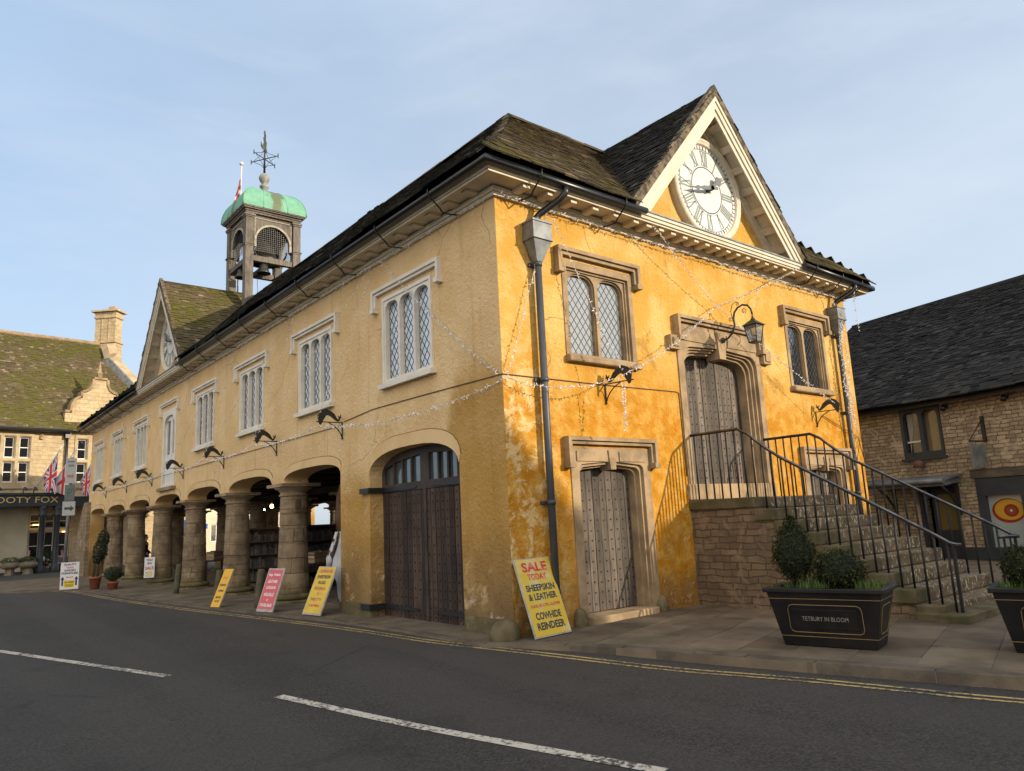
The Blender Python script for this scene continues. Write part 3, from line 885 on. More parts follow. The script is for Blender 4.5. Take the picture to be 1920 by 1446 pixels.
def hood_band(mb, u0, u1, ztop, zdrop, th, fr, proj, stop=0.13):
    mb.plate([(u0,zdrop), (u0+th,zdrop), (u0+th,ztop-th), (u1-th,ztop-th), (u1-th,zdrop), (u1,zdrop), (u1,ztop), (u0,ztop)], [], fr, 0.0, proj*0.65)
    mb.plate([(u0-0.02,zdrop), (u0+th*0.45,zdrop), (u0+th*0.45,ztop-th*0.45), (u1-th*0.45,ztop-th*0.45), (u1-th*0.45,zdrop), (u1+0.02,zdrop), (u1+0.02,ztop+0.015), (u0-0.02,ztop+0.015)], [], fr, 0.0, proj)
    for a in (u0-0.035, u1-stop+0.035):
        mb.plate(rect(a, a+stop, zdrop-0.09, zdrop-0.001), [], fr, 0.0, proj*1.15)
def casement3(y):
    o_ = MB()
    u0, u1, z0, z1 = y-0.80, y+0.80, 4.13, 5.72
    fw, mw = 0.07, 0.062
    lw = (u1-u0-2*fw-2*mw)/3
    lights = [(u0+fw+k*(lw+mw), u0+fw+k*(lw+mw)+lw) for k in range(3)]
    o_.plate(rect(u0,u1,z0,z1), [arch_light(a,b_,z0+0.07,z1-0.08) for a, b_ in lights], FL, -0.07, 0.02)
    # raised outer moulding
    o_.plate(rect(u0-0.03,u1+0.03,z0,z1+0.03), [rect(u0+0.03,u1-0.03,z0+0.02,z1-0.03)], FL, -0.05, 0.04)
    fr = o_.build('window', M['grey_cream'], MH)
    s_ = MB(); s_.obox((0.05,y-0.89,4.045), (-0.17,0,-0.015), (0,1.78,0), (0,0,0.085))
    s_.build('sill', M['grey_cream'], fr)
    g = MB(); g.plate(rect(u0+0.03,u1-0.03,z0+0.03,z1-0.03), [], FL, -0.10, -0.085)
    g.build('pane', M['glass_painted_sky'], fr)
    l_ = MB()
    for a, b_ in lights: lattice(l_, a-0.005, b_+0.005, z0+0.06, z1-0.08, FL, -0.082, 0.150, 0.20, 0.009)
    l_.build('leading', M['leadcame'], fr)
    h = MB(); hood_band(h, y-1.12, y+1.12, 5.95, 5.62, 0.10, FL, 0.10)
    h.build('hood_mould', M['grey_cream'], fr)
for i, y in enumerate(WIN):
    if i != 4: casement3(y)
# loading door on the first floor, under the west gable
y = WIN[4]
d_ = MB(); d_.plate(rect(y-0.78,y+0.78,3.17,5.74), [arch_light(y-0.62,y+0.62,3.25,5.55)], FL, -0.10, 0.03)
dr = d_.build('loading_door', M['grey_cream'], MH)
d_ = MB()
for s in (-1, 1):
    a, b_ = (y-0.62, y-0.012) if s < 0 else (y+0.012, y+0.62)
    d_.plate(rect(a,b_,3.25,5.60), [rect(a+0.11,b_-0.11,4.25,5.40)], FL, -0.09, -0.05)
    d_.plate(rect(a+0.12,b_-0.12,3.40,4.10), [], FL, -0.049, -0.035)
d_.build('leaf', M['white'], dr)
d_ = MB(); d_.plate(rect(y-0.6,y+0.6,4.2,5.45), [], FL, -0.10, -0.092); d_.build('pane', M['glass_dark'], dr)
d_ = MB(); hood_band(d_, y-1.08, y+1.08, 6.02, 5.70, 0.10, FL, 0.10); d_.build('hood_mould', M['grey_cream'], dr)
d_ = MB(); d_.box(-0.14, 0.1, y-0.9, y+0.9, 3.06, 3.168); d_.build('sill', M['dress'], dr)

# ------------------------------------------------------------------ stone windows of the end wall
def stone_window(x, gl):
    o_ = MB()
    z0, z1 = 4.14, 5.74
    o_.plate(rect(x-0.84,x+0.84,z0,z1), [rect(x-0.74,x+0.74,z0+0.02,z1-0.12)], FE, -0.05, 0.018)
    o_.plate(rect(x-0.78,x+0.78,z0+0.004,z1-0.08), [rect(x-0.70,x+0.70,z0+0.03,z1-0.155)], FE, -0.085, -0.025)
    l0, l1 = (x-0.645, x-0.055), (x+0.055, x+0.645)
    o_.plate(rect(x-0.755,x+0.755,z0+0.008,z1-0.12), [arch_light(l0[0]-0.02,l0[1]+0.02,z0+0.05,z1-0.175), arch_light(l1[0]-0.02,l1[1]+0.02,z0+0.05,z1-0.175)], FE, -0.12, -0.055)
    o_.plate(rect(x-0.75,x+0.75,z0+0.012,z1-0.14), [arch_light(*l0,z0+0.06,z1-0.20), arch_light(*l1,z0+0.06,z1-0.20)], FE, -0.155, -0.09)
    fr = o_.build('window', M['dress'], MH)
    s_ = MB(); s_.obox((x-0.86,0.05,4.015), (1.72,0,0), (0,-0.17,0), (0,0,0.12)); s_.build('sill', M['dress'], fr, bevel=0.03)
    g = MB(); g.plate(rect(x-0.72,x+0.72,z0+0.03,z1-0.16), [], FE, -0.15, -0.14); g.build('pane', gl, fr)
    l_ = MB()
    for a, b_ in (l0, l1): lattice(l_, a-0.02, b_+0.02, z0+0.05, z1-0.18, FE, -0.139, 0.135, 0.178, 0.008)
    l_.build('leading', M['leadcame'], fr)
    h = MB(); hood_band(h, x-0.97, x+0.97, 5.90, 5.56, 0.11, FE, 0.12)
    h.build('hood_mould', M['dress'], fr)
for x, gl in zip(WINX, (M['glass_end'], M['glass_dark'])): stone_window(x, gl)

# ------------------------------------------------------------------ end wall doors
def door_head(u0, u1, z0, z1, r=0.22, n=8):
    """square-headed opening with rounded shoulders and a slightly raised middle"""
    o = [(u0,z0), (u1,z0), (u1,z1-r)]
    for k in range(1, n+1): a = pi/2*k/n; o.append((u1-r*1.15+r*1.15*cos(a), z1-r+r*sin(a)))
    o.append(((u0+u1)/2, z1+0.05))
    for k in range(0, n+1): a = pi/2+pi/2*k/n; o.append((u0+r*1.15+r*1.15*cos(a), z1-r+r*sin(a)))
    return o
def planks(mb, u0, u1, z0, z1, fr, c0, c1, n, R, studs=True, stud_rows=14):
    o, u, v, nn = [Vector(q) for q in fr]
    w = (u1-u0)/n
    for k in range(n):
        a = u0+k*w+0.006; b_ = u0+(k+1)*w-0.006
        e = R.uniform(-0.006, 0.006)
        mb.obox(o+u*a+v*z0+nn*c0, u*(b_-a), v*(z1-z0), nn*(c1-c0+e))
        if studs:
            mb.m = 1
            for j in range(stud_rows):
                zz = z0+0.12+(z1-z0-0.2)*j/(stud_rows-1)+R.uniform(-0.01,0.01)
                if R.random() < 0.06: continue
                mb.obox(o+u*((a+b_)/2-0.011+R.uniform(-0.008,0.008))+v*(zz-0.011)+nn*(c1+e), u*0.022, v*0.022, nn*0.012)
            mb.m = 0
def small_door(x, keyed):
    o_ = MB()
    o_.plate([(x-0.93,-0.02), (x+0.93,-0.02), (x+0.93,2.62), (x-0.93,2.62)], [door_head(x-0.70,x+0.70,-0.05,2.34,0.2)[:]], FE, -0.10, 0.02) if False else None
    def ring(half, outw, zt, ztop, c0, c1, r):
        dh = door_head(x-half, x+half, 0.0, zt, r)
        pts_ = [(x+half,0.0)] + dh[2:] + [(x-half,0.0), (x-outw,0.0), (x-outw,ztop), (x+outw,ztop), (x+outw,0.0)]
        o_.plate(pts_, [], FE, c0, c1)
    ring(0.75, 0.92, 2.395, 2.66, -0.055, 0.02, 0.09)
    ring(0.70, 0.82, 2.355, 2.46, -0.14, -0.03, 0.11)
    ring(0.655, 0.79, 2.325, 2.45, -0.34, -0.11, 0.12)
    # key block and lintel panels
    o_.plate([(x-0.06,2.31), (x+0.06,2.31), (x+0.09,2.62), (x-0.09,2.62)], [], FE, -0.2, 0.045)
    for s in (-1, 1): o_.plate(rect(*(sorted((x+s*0.17, x+s*0.80))), 2.44, 2.60), [], FE, 0.0, 0.04)
    # worn foot blocks
    fr = o_.build('door', M['dress'], MH)
    R = random.Random(int(x*10))
    for s in (-1, 1):
        b_ = MB(); b_.ball((x+s*0.93, -0.03, 0.05), 0.125, 0.12, 0.20, 9, 7, 0.10, R)
        b_.build('foot_block', M['column'], fr)
    b_ = MB(); b_.box(x-0.75, x+0.75, -0.14, 0.42, -0.1, 0.10); b_.build('threshold', M['dress'], fr, bevel=0.02)
    d_ = MB(); planks(d_, x-0.68, x+0.68, 0.115, 2.40, FE, -0.31, -0.25, 9, R); d_.build('leaf', [M['oak'], M['stud']], fr)
    h = MB(); hood_band(h, x-1.02, x+1.02, 2.80, 2.42, 0.10, FE, 0.13); h.build('hood_mould', M['dress'], fr)
small_door(DX, True)
small_door(DXR, True)
# upper double door
x = GX
o_ = MB()
def ring(half, outw, zt, ztop, c0, c1, r, zb=1.80):
    dh = door_head(x-half, x+half, zb, zt, r)
    o_.plate([(x+half,zb)] + dh[2:] + [(x-half,zb), (x-outw,zb), (x-outw,ztop), (x+outw,ztop), (x+outw,zb)], [], FE, c0, c1)
ring(1.19, 1.36, 4.62, 5.04, -0.05, 0.025, 0.24)
ring(1.13, 1.25, 4.585, 4.72, -0.12, -0.035, 0.26)
ring(1.07, 1.23, 4.55, 4.715, -0.20, -0.09, 0.28)
ring(1.01, 1.22, 4.51, 4.71, -0.42, -0.15, 0.29)
o_.plate([(x-0.10,4.46), (x+0.10,4.46), (x+0.14,4.98), (x-0.14,4.98)], [], FE, -0.25, 0.06)
for s in (-1, 1):
    o_.plate(rect(*sorted((x+s*0.22, x+s*1.20)), 4.72, 4.96), [], FE, 0.0, 0.045)
    o_.plate(rect(*sorted((x+s*1.36, x+s*1.63)), 4.50, 4.76), [], FE, 0.0, 0.11)
    o_.plate(rect(*sorted((x+s*1.41, x+s*1.58)), 4.55, 4.71), [], FE, 0.0, 0.135)
ud = o_.build('door', M['dress'], MH)
b_ = MB()
for a, b2 in ((x-1.4, x-0.52), (x-0.51, x+0.44), (x+0.45, x+1.4)): b_.box(a, b2, -0.05, 0.5, 1.78, 2.06)
b_.build('threshold', M['dress'], ud, bevel=0.015)
R = random.Random(4)
d_ = MB(); planks(d_, x-1.04, x+1.04, 2.065, 4.60, FE, -0.40, -0.34, 13, R, True, 17); d_.build('leaf', [M['oak'], M['stud']], ud)
h = MB(); hood_band(h, x-1.38, x+1.38, 5.16, 4.78, 0.10, FE, 0.14); h.build('hood_mould', M['dress'], ud)

# ------------------------------------------------------------------ gate on the long wall
d_ = MB(); R = random.Random(9)
gd = MB(); XG = 0.27
FG = ((XG,0,0), (0,1,0), (0,0,1), (-1,0,0))
gfr = MB()
for (a, b2) in ((GATE[0]+0.01, 2.565), (2.575, GATE[1]+0.10)):
    planks(d_, a, b2, -0.05, 2.18, FG, -0.06, 0.0, 10, R, True, 15)
gate = d_.build('gate', [M['oak_dark'], M['stud']], MH)
gfr.plate([(GATE[0]-0.1,2.19)] + [(GATE[1]+0.12,2.19), (GATE[1]+0.12,3.0), (GATE[0]-0.1,3.0)], [[(1.30,2.33),(2.45,2.33),(2.45,2.80),(1.30,2.72)], [(2.72,2.33),(3.95,2.33),(3.95,2.62),(3.6,2.72),(2.72,2.80)]], FG, -0.06, 0.01)
gfr.plate(rect(2.53,2.61,-0.05,2.188), [], FG, 0.008, 0.03)
for k in range(3):
    for a, w in ((1.30,1.15), (2.72,1.23)):
        q = a + w*(k+1)/4
        gfr.plate(rect(q-0.025,q+0.025,2.31,2.84), [], FG, -0.05, 0.006)
gfr.build('top_rail', M['oak_dark'] if False else simple('dark_painted_oak', (0.03,0.022,0.018), 0.7, (0.055,0.04,0.032), 3, bump=0.3), gate)
d_ = MB(); d_.plate(rect(1.2,4.05,2.25,2.90), [], FG, -0.05, -0.04); d_.build('pane', glass('gate_glass', (0.055,0.065,0.07), 0.1, 0.2), gate)
for z in (0.16, 2.24):
    d_ = MB()
    d_.plate([(1.2,z-0.045), (2.35,z-0.02), (2.35,z+0.02), (1.2,z+0.045)], [], FG, 0.01, 0.03)
    d_.plate([(2.85,z-0.02), (4.0,z-0.045), (4.0,z+0.045), (2.85,z+0.02)], [], FG, 0.01, 0.03)
    d_.box(-0.06, XG-0.03, 3.98, 4.06, z-0.05, z+0.05)
    d_.box(-0.07, 0.0, 4.0, 4.34, z-0.05, z+0.05)
    d_.build('hinge', M['iron'], gate)

# ------------------------------------------------------------------ cornice, gutters, downpipes
mb = MB()
EX = 0.46
def cornice_run(mb, fr, u0, u1, mod0, mod1, step, mits=(0,0), gap=None):
    """cornice along u in frame fr, n outward; mitre = extra length at outer edge"""
    o, u, v, n = [Vector(q) for q in fr]
    def bar(d0, d1, z0, z1, e0=0, e1=0, a=u0, b_=u1):
        P = [o+u*(a-e0*d0)+n*d0, o+u*(b_+e1*d0)+n*d0, o+u*(b_+e1*d1)+n*d1, o+u*(a-e0*d1)+n*d1]
        i = mb.pts([p+v*z0 for p in P] + [p+v*z1 for p in P])
        for q in ((0,1,2,3),(4,7,6,5),(0,4,5,1),(1,5,6,2),(2,6,7,3),(3,7,4,0)): mb.face([i+k for k in q])
    m0, m1 = mits
    bar(0.0, 0.055, 6.48, 6.54, m0, m1); bar(0.0, 0.085, 6.54, 6.62, m0, m1)
    bar(0.0, 0.40, 6.64, 6.67, m0, m1)                                   # soffit
    bar(0.40, 0.425, 6.62, 6.74, m0, m1); bar(0.425, 0.455, 6.655, 6.755, m0, m1); bar(0.455, 0.48, 6.715, 6.77, m0, m1)
    q = mod0; wv_ = abs(n.y)
    while q < mod1:
        if wv_ > 0.5: mb.obox(o+u*(q-0.065)+n*0.10+v*6.565, u*0.13, n*0.27, v*0.0745)
        else: mb.obox(o+u*(q-0.08)+n*0.09+v*6.60, u*0.16, n*0.22, v*0.039)
        q += step
cornice_run(mb, FE, 0.0, W, 0.35, GX-GH, 0.50, (1,1))
q = GX-GH+0.1
while q < GX+GH: mb.box(q-0.065, q+0.065, -0.375, -0.10, 6.565, 6.639); q += 0.34
q = GX+GH+0.35
while q < W: mb.box(q-0.065, q+0.065, -0.375, -0.10, 6.565, 6.639); q += 0.42
cornice_run(mb, FL, 0.0, L, 0.35, GY-GH, 0.52, (1,1))
q = GY-GH+0.1
while q < L: mb.box(-0.31, -0.09, q-0.06, q+0.06, 6.595, 6.639); q += 0.36 if q < GY+GH else 0.52
cornice_run(mb, ((W,0,0),(0,1,0),(0,0,1),(1,0,0)), 0.0, L, 0.4, L, 0.6, (1,1))
cornice_run(mb, ((0,L,0),(1,0,0),(0,0,1),(0,1,0)), 0.0, W, 0.4, W, 0.6, (1,1))
mb.build('cornice', M['cream'], MH)
for q in ((GX-GH-0.1, GX+GH+0.1, -0.50, 0.0), (-0.50, 0.0, GY-GH-0.1, GY+GH+0.1)):   # lead on the cornice below the gables
    mb = MB(); mb.box(*q, 6.772, 6.80); mb.build('lead_capping', M['lead'], MH)
GO = 0.545; GZr = 6.74
def gutter(path):
    g = MB(); g.tube(path, 0.058, 10); return g
gut = gutter([(GX-GH+0.18,-GO,GZr), (-GO,-GO,GZr), (-GO,GY-GH+0.16,GZr)])
gut2 = MB()
go = gut.build('gutter', M['gutter'], MH)
gutter([(GX+GH-0.05,-GO,GZr), (W+GO,-GO,GZr), (W+GO,L,GZr)]).build('gutter', M['gutter'], MH)
gutter([(-GO,GY+GH-0.1,GZr), (-GO,L+GO,GZr), (W,L+GO,GZr)]).build('gutter', M['gutter'], MH)
def gbracket(p, n):
    n = Vector(n); p = Vector(p); br = MB()
    br.tube([p+n*0.62+Vector((0,0,6.80)), p+n*0.615+Vector((0,0,6.70)), p+n*0.56+Vector((0,0,6.655)), p+n*0.40+Vector((0,0,6.53)), p+n*0.34+Vector((0,0,6.46)), p+n*0.20+Vector((0,0,6.47)), p+n*0.0+Vector((0,0,6.50))], 0.014, 5)
    br.build('gutter_bracket', M['iron'], MH)
for xx in (0.45, 2.35, GX+GH+0.35, GX+GH+1.5, W-0.2): gbracket((xx,0,0), (0,-1,0))
yy = 0.9
while yy < L-0.4:
    if not (GY-GH+0.2 < yy < GY+GH-0.2): gbracket((0,yy,0), (-1,0,0))
    yy += 1.72
def downpipe(x, zt, foot):
    p = MB()
    p.tube([(x+0.30,-GO+0.02,GZr-0.05), (x+0.30,-GO+0.02,6.60), (x+0.24,-0.44,6.50), (x+0.06,-0.16,6.32), (x,-0.13,6.24), (x,-0.13,6.14)], 0.055, 10)
    o = p.build('downpipe', M['gutter'], MH)
    h = MB()
    h.box(x-0.19, x+0.19, -0.27, -0.015, 5.86, 6.13)
    for zz in (5.85, 6.13): h.box(x-0.205, x+0.205, -0.285, -0.012, zz, zz+0.03)
    i = h.pts([(x-0.18,-0.26,5.85), (x+0.18,-0.26,5.85), (x+0.18,-0.02,5.85), (x-0.18,-0.02,5.85), (x-0.06,-0.17,5.52), (x+0.06,-0.17,5.52), (x+0.06,-0.06,5.52), (x-0.06,-0.06,5.52)])
    for q in ((0,1,5,4),(1,2,6,5),(2,3,7,6),(3,0,4,7)): h.face([i+k for k in q])
    h.build('hopper', M['lead'], o)
    t = MB(); t.tube([(x,-0.115,5.56), (x,-0.115,foot)], 0.056, 12)
    for zz in (5.45, 3.62, 1.78, 0.5): t.tube([(x,-0.115,zz), (x,-0.115,zz+0.07)], 0.068, 12); t.box(x-0.12, x+0.12, -0.05, 0.0, zz+0.01, zz+0.06)
    t.build('pipe', M['pipe'], o)
downpipe(0.72, 6.2, 0.05)
downpipe(10.14, 6.2, 0.05)

# ------------------------------------------------------------------ roofs
def slates(mb, O, U, V, u0, u1, vlen, keep, R, h=0.20, w=(0.20,0.42), sag=None, th=0.022, grad=True):
    """overlapping stone slates on the plane O+u*U+v*V, coursed up the slope"""
    O, U, V = Vector(O), Vector(U).normalized(), Vector(V).normalized()
    N = U.cross(V).normalized()
    if N.z < 0: N = -N
    v = -0.06
    while v < vlen:
        hh = h*(1.25-0.55*v/vlen) if grad else h
        u = u0 + R.uniform(-0.03, 0.03); first = True
        while u < u1-0.03:
            ww = R.uniform(*w)*(1.15-0.3*v/vlen if grad else 1)*(R.uniform(0.4, 1.0) if first else 1)
            first = False
            a, b_ = u, min(u+ww, u1+R.uniform(-0.02, 0.03))
            ok = lambda q: keep(O + U*q + V*(v+hh*0.8))
            while b_-a > 0.07 and not ok(a): a += 0.04
            while b_-a > 0.07 and not ok(b_): b_ -= 0.04
            if b_-a > 0.07:
                t = th*R.uniform(0.7, 1.5)
                dz = R.uniform(-0.004, 0.010)
                s_ = sag(a, v) if sag else 0.0
                skew = R.uniform(-0.02, 0.02)
                lo = O + U*a + V*(v+R.uniform(-0.018,0.018)) + N*(0.030+dz+s_)
                ln = min(hh*1.75, vlen+0.02-v)
                mb.obox(lo, U*(b_-a-0.006)+V*skew*0.4, V*ln-N*0.026, N*t)
            u += ww
        v += hh
R5 = random.Random(5)
EZ = 6.84; RZ = 9.86; INS = 3.08
e0 = -0.56
slope = (RZ-EZ)/INS
def zS(y): return EZ+(y-e0)*slope
def zWm(x): return EZ+(x-e0)*slope
def zG(x): return 9.93-abs(x-GX)*((9.93-6.98)/GH)
def zGW(y): return 10.08-abs(y-GY)*((10.08-6.98)/GH)
X1, Y1 = W-e0, L-e0
# backing sheets added under the slates to stop light leaks
mb = MB()
A = [(e0,e0,EZ-0.10), (X1,e0,EZ-0.10), (X1,Y1,EZ-0.10), (e0,Y1,EZ-0.10)]
B = [(e0+INS,e0+INS,RZ-0.10), (X1-INS,e0+INS,RZ-0.10), (X1-INS,Y1-INS,RZ-0.10), (e0+INS,Y1-INS,RZ-0.10)]
for k in (1, 2): mb.quad(A[k], A[(k+1)%4], B[(k+1)%4], B[k])
mb.quad(A[0], (GX-GH-0.1,e0,EZ-0.10), (GX,e0+INS,RZ-0.10), B[0]); mb.quad((GX+GH+0.1,e0,EZ-0.10), A[1], B[1], (GX,e0+INS,RZ-0.10))
mb.quad(A[0], (e0,GY-GH-0.1,EZ-0.10), (e0+INS,GY,RZ-0.10), B[0]); mb.quad((e0,GY+GH+0.1,EZ-0.10), A[3], B[3], (e0+INS,GY,RZ-0.10))
mb.quad(*B)
mb.quad((GX,-0.44,9.87), (GX-GH-0.03,-0.44,6.95), (GX-GH-0.03,0.2,6.95), (GX,INS,9.87))
mb.quad((GX,-0.44,9.87), (GX+GH+0.03,-0.44,6.95), (GX+GH+0.03,0.2,6.95), (GX,INS,9.87))
mb.quad((-0.44,GY,10.02), (-0.44,GY-GH-0.03,6.95), (0.2,GY-GH-0.03,6.95), (INS,GY,10.02))
mb.quad((-0.44,GY,10.02), (-0.44,GY+GH+0.03,6.95), (0.2,GY+GH+0.03,6.95), (INS,GY,10.02))
mb.build('roof_backing', M['soffit'], MH)
sl = Vector((0,INS,RZ-EZ)).length
# south slope
mb = MB()
def kS(c): return zWm(c.x) > c.z-0.02 and (EZ+(X1-c.x)*slope) > c.z-0.02 and not (abs(c.x-GX) < GH and zG(c.x) > c.z+0.10)
slates(mb, (e0,e0,EZ), (1,0,0), (0,INS,RZ-EZ), -0.03, X1-e0+0.03, sl, kS, R5, h=0.145, w=(0.13,0.30), sag=lambda u,v: -0.05*sin(v/sl*pi)+0.02*sin(u*1.9))
mb.build('roof_slope', M['slate_warm'], MH)
# west slope
mb = MB()
def kW(c): return zS(c.y) > c.z-0.02 and (EZ+(Y1-c.y)*slope) > c.z-0.02 and not (abs(c.y-GY) < GH and zGW(c.y) > c.z+0.10)
slates(mb, (e0,e0,EZ), (0,1,0), (INS,0,RZ-EZ), -0.03, Y1-e0+0.03, sl, kW, R5, h=0.16, w=(0.16,0.36), sag=lambda u,v: -0.05*sin(v/sl*pi)+0.03*sin(u*0.9)+0.02*sin(u*2.3))
mb.build('roof_slope', M['slate_dark'], MH)
mb = MB()
slates(mb, (X1,e0,EZ), (0,1,0), (-INS,0,RZ-EZ), 0, Y1-e0, sl, lambda c: zS(c.y) > c.z-0.02 and (EZ+(Y1-c.y)*slope) > c.z-0.02, R5, h=0.2, w=(0.22,0.45))
slates(mb, (e0,Y1,EZ), (1,0,0), (0,-INS,RZ-EZ), 0, X1-e0, sl, lambda c: zWm(c.x) > c.z-0.02 and (EZ+(X1-c.x)*slope) > c.z-0.02, R5, h=0.2, w=(0.22,0.45))
mb.build('roof_slope', M['slate_dark'], MH)
# gable roofs
gl = math.hypot(GH, 9.93-6.98)
mb = MB()
for s in (-1, 1):
    slates(mb, (GX+s*(GH+0.05),-0.50,6.95), (0,1,0), (-s*GH,0,9.93-6.95), 0.0, INS+0.3, gl+0.03, lambda c: c.z > zS(c.y)-0.10, R5, h=0.125, w=(0.12,0.27))
mb.build('gable_roof', M['slate_dark'], MH)
mb = MB()
gl2 = math.hypot(GH, 10.08-6.98)
for s in (-1, 1):
    slates(mb, (-0.50,GY+s*(GH+0.05),6.95), (1,0,0), (0,-s*GH,10.08-6.95), 0.0, INS+0.4, gl2+0.03, lambda c: c.z > zWm(c.x)-0.10, R5, h=0.125, w=(0.12,0.27))
mb.build('gable_roof', M['slate_moss'], MH)
# ridge and hip stones
mb = MB()
def ridge(a, b_, R, seg=0.42, wd=0.17):
    a, b_ = Vector(a), Vector(b_); d = b_-a; n = max(1, int(d.length/seg)); t = d.normalized(); side = t.cross(Vector((0,0,1))).normalized()
    for k in range(n):
        p, q = a+d*(k/n), a+d*((k+0.985)/n); h_ = R.uniform(0.0,0.015)
        i = mb.pts([p-side*wd+Vector((0,0,-0.11)), p+Vector((0,0,0.065+h_)), p+side*wd+Vector((0,0,-0.11)), q-side*wd+Vector((0,0,-0.11)), q+Vector((0,0,0.065+h_)), q+side*wd+Vector((0,0,-0.11))])
        for f in ((0,3,4,1),(1,4,5,2),(0,1,2),(3,5,4)): mb.face([i+z for z in f])
for a, b_ in ((B[0],B[1]), (B[1],B[2]), (B[2],B[3]), (B[3],B[0])): ridge((a[0],a[1],RZ+0.03), (b_[0],b_[1],RZ+0.03), R5)
ridge((GX,-0.46,9.96), (GX,INS-0.3,9.96), R5); ridge((-0.46,GY,10.11), (INS-0.3,GY,10.11), R5)
mb.build('ridge_stone', M['slate_warm'], MH)
M['verge'] = simple('rough_verge_slate_edge', (0.20,0.16,0.11), 0.95, (0.07,0.058,0.043), 9, bump=1.0, bscale=26, spec=0.1, stretch=(1,1,1))
# raking gable cornices with block modillions
def gable_trim(fr, c, za, zsp, half):
    o, u, v, n = [Vector(q) for q in fr]
    mb = MB(); ww = MB()
    for s in (-1, 1):
        A_ = o+u*(c+s*half)+v*zsp; Bp = o+u*c+v*za
        r = (Bp-A_); ln = r.length; r.normalize()
        q = n.cross(r); q = q if q.dot(v) > 0 else -q; q = q.normalized()      # up, square to the rake
        down = -q
        tip = 0.30
        def rk(d0, d1, q0, q1, a0=0.0, a1=None):
            nonlocal mb
            """bar from depth d0..d1, q0..q1 below the rake line, mitred on the centre line"""
            P = []
            for dd in (d0, d1):
                for qq in (q0, q1):
                    base = A_+r*(a0+ (0 if a0 else -0.0))+down*qq
                    # end on plane u=c
                    t = ((o+u*c)-(A_+down*qq)).dot(u)/(r.dot(u))
                    st = (v*zsp - (down*qq)).dot(v)/1.0
                    t0 = -( (A_+down*qq-o).dot(v)-zsp )/(r.dot(v)) if a0 == 0 else a0
                    P.append((A_+down*qq+r*t0+n*dd, A_+down*qq+r*t+n*dd))
            i = mb.pts([P[0][0],P[1][0],P[3][0],P[2][0],P[0][1],P[1][1],P[3][1],P[2][1]])
            for f in ((0,1,2,3),(4,7,6,5),(0,4,5,1),(1,5,6,2),(2,6,7,3),(3,7,4,0)): mb.face([i+k for k in f])
        rk(0.02, 0.42, 0.10, 0.15)                    # soffit board
        rk(0.42, 0.445, 0.06, 0.30); rk(0.445, 0.475, 0.04, 0.20); rk(0.475, 0.50, 0.02, 0.09)
        rk(0.001, 0.06, 0.151, 0.33); rk(0.06, 0.10, 0.151, 0.23)
        t = 0.55
        while t < ln-0.55:
            mb.obox(A_+r*(t-0.075)+down*0.151+n*0.101, r*0.15, n*0.29, down*0.07)
            t += 0.50
        main = mb; mb = ww
        rk(0.40, 0.512, -0.085, 0.018); rk(0.40, 0.506, -0.15, -0.087)
        mb = main
    ww.build('verge', M['verge'], MH)
    return mb.build('gable_cornice', M['cream'], MH)
gable_trim(FE, GX, 9.89, 6.805, GH)
gable_trim(FL, GY, 10.03, 6.805, GH)

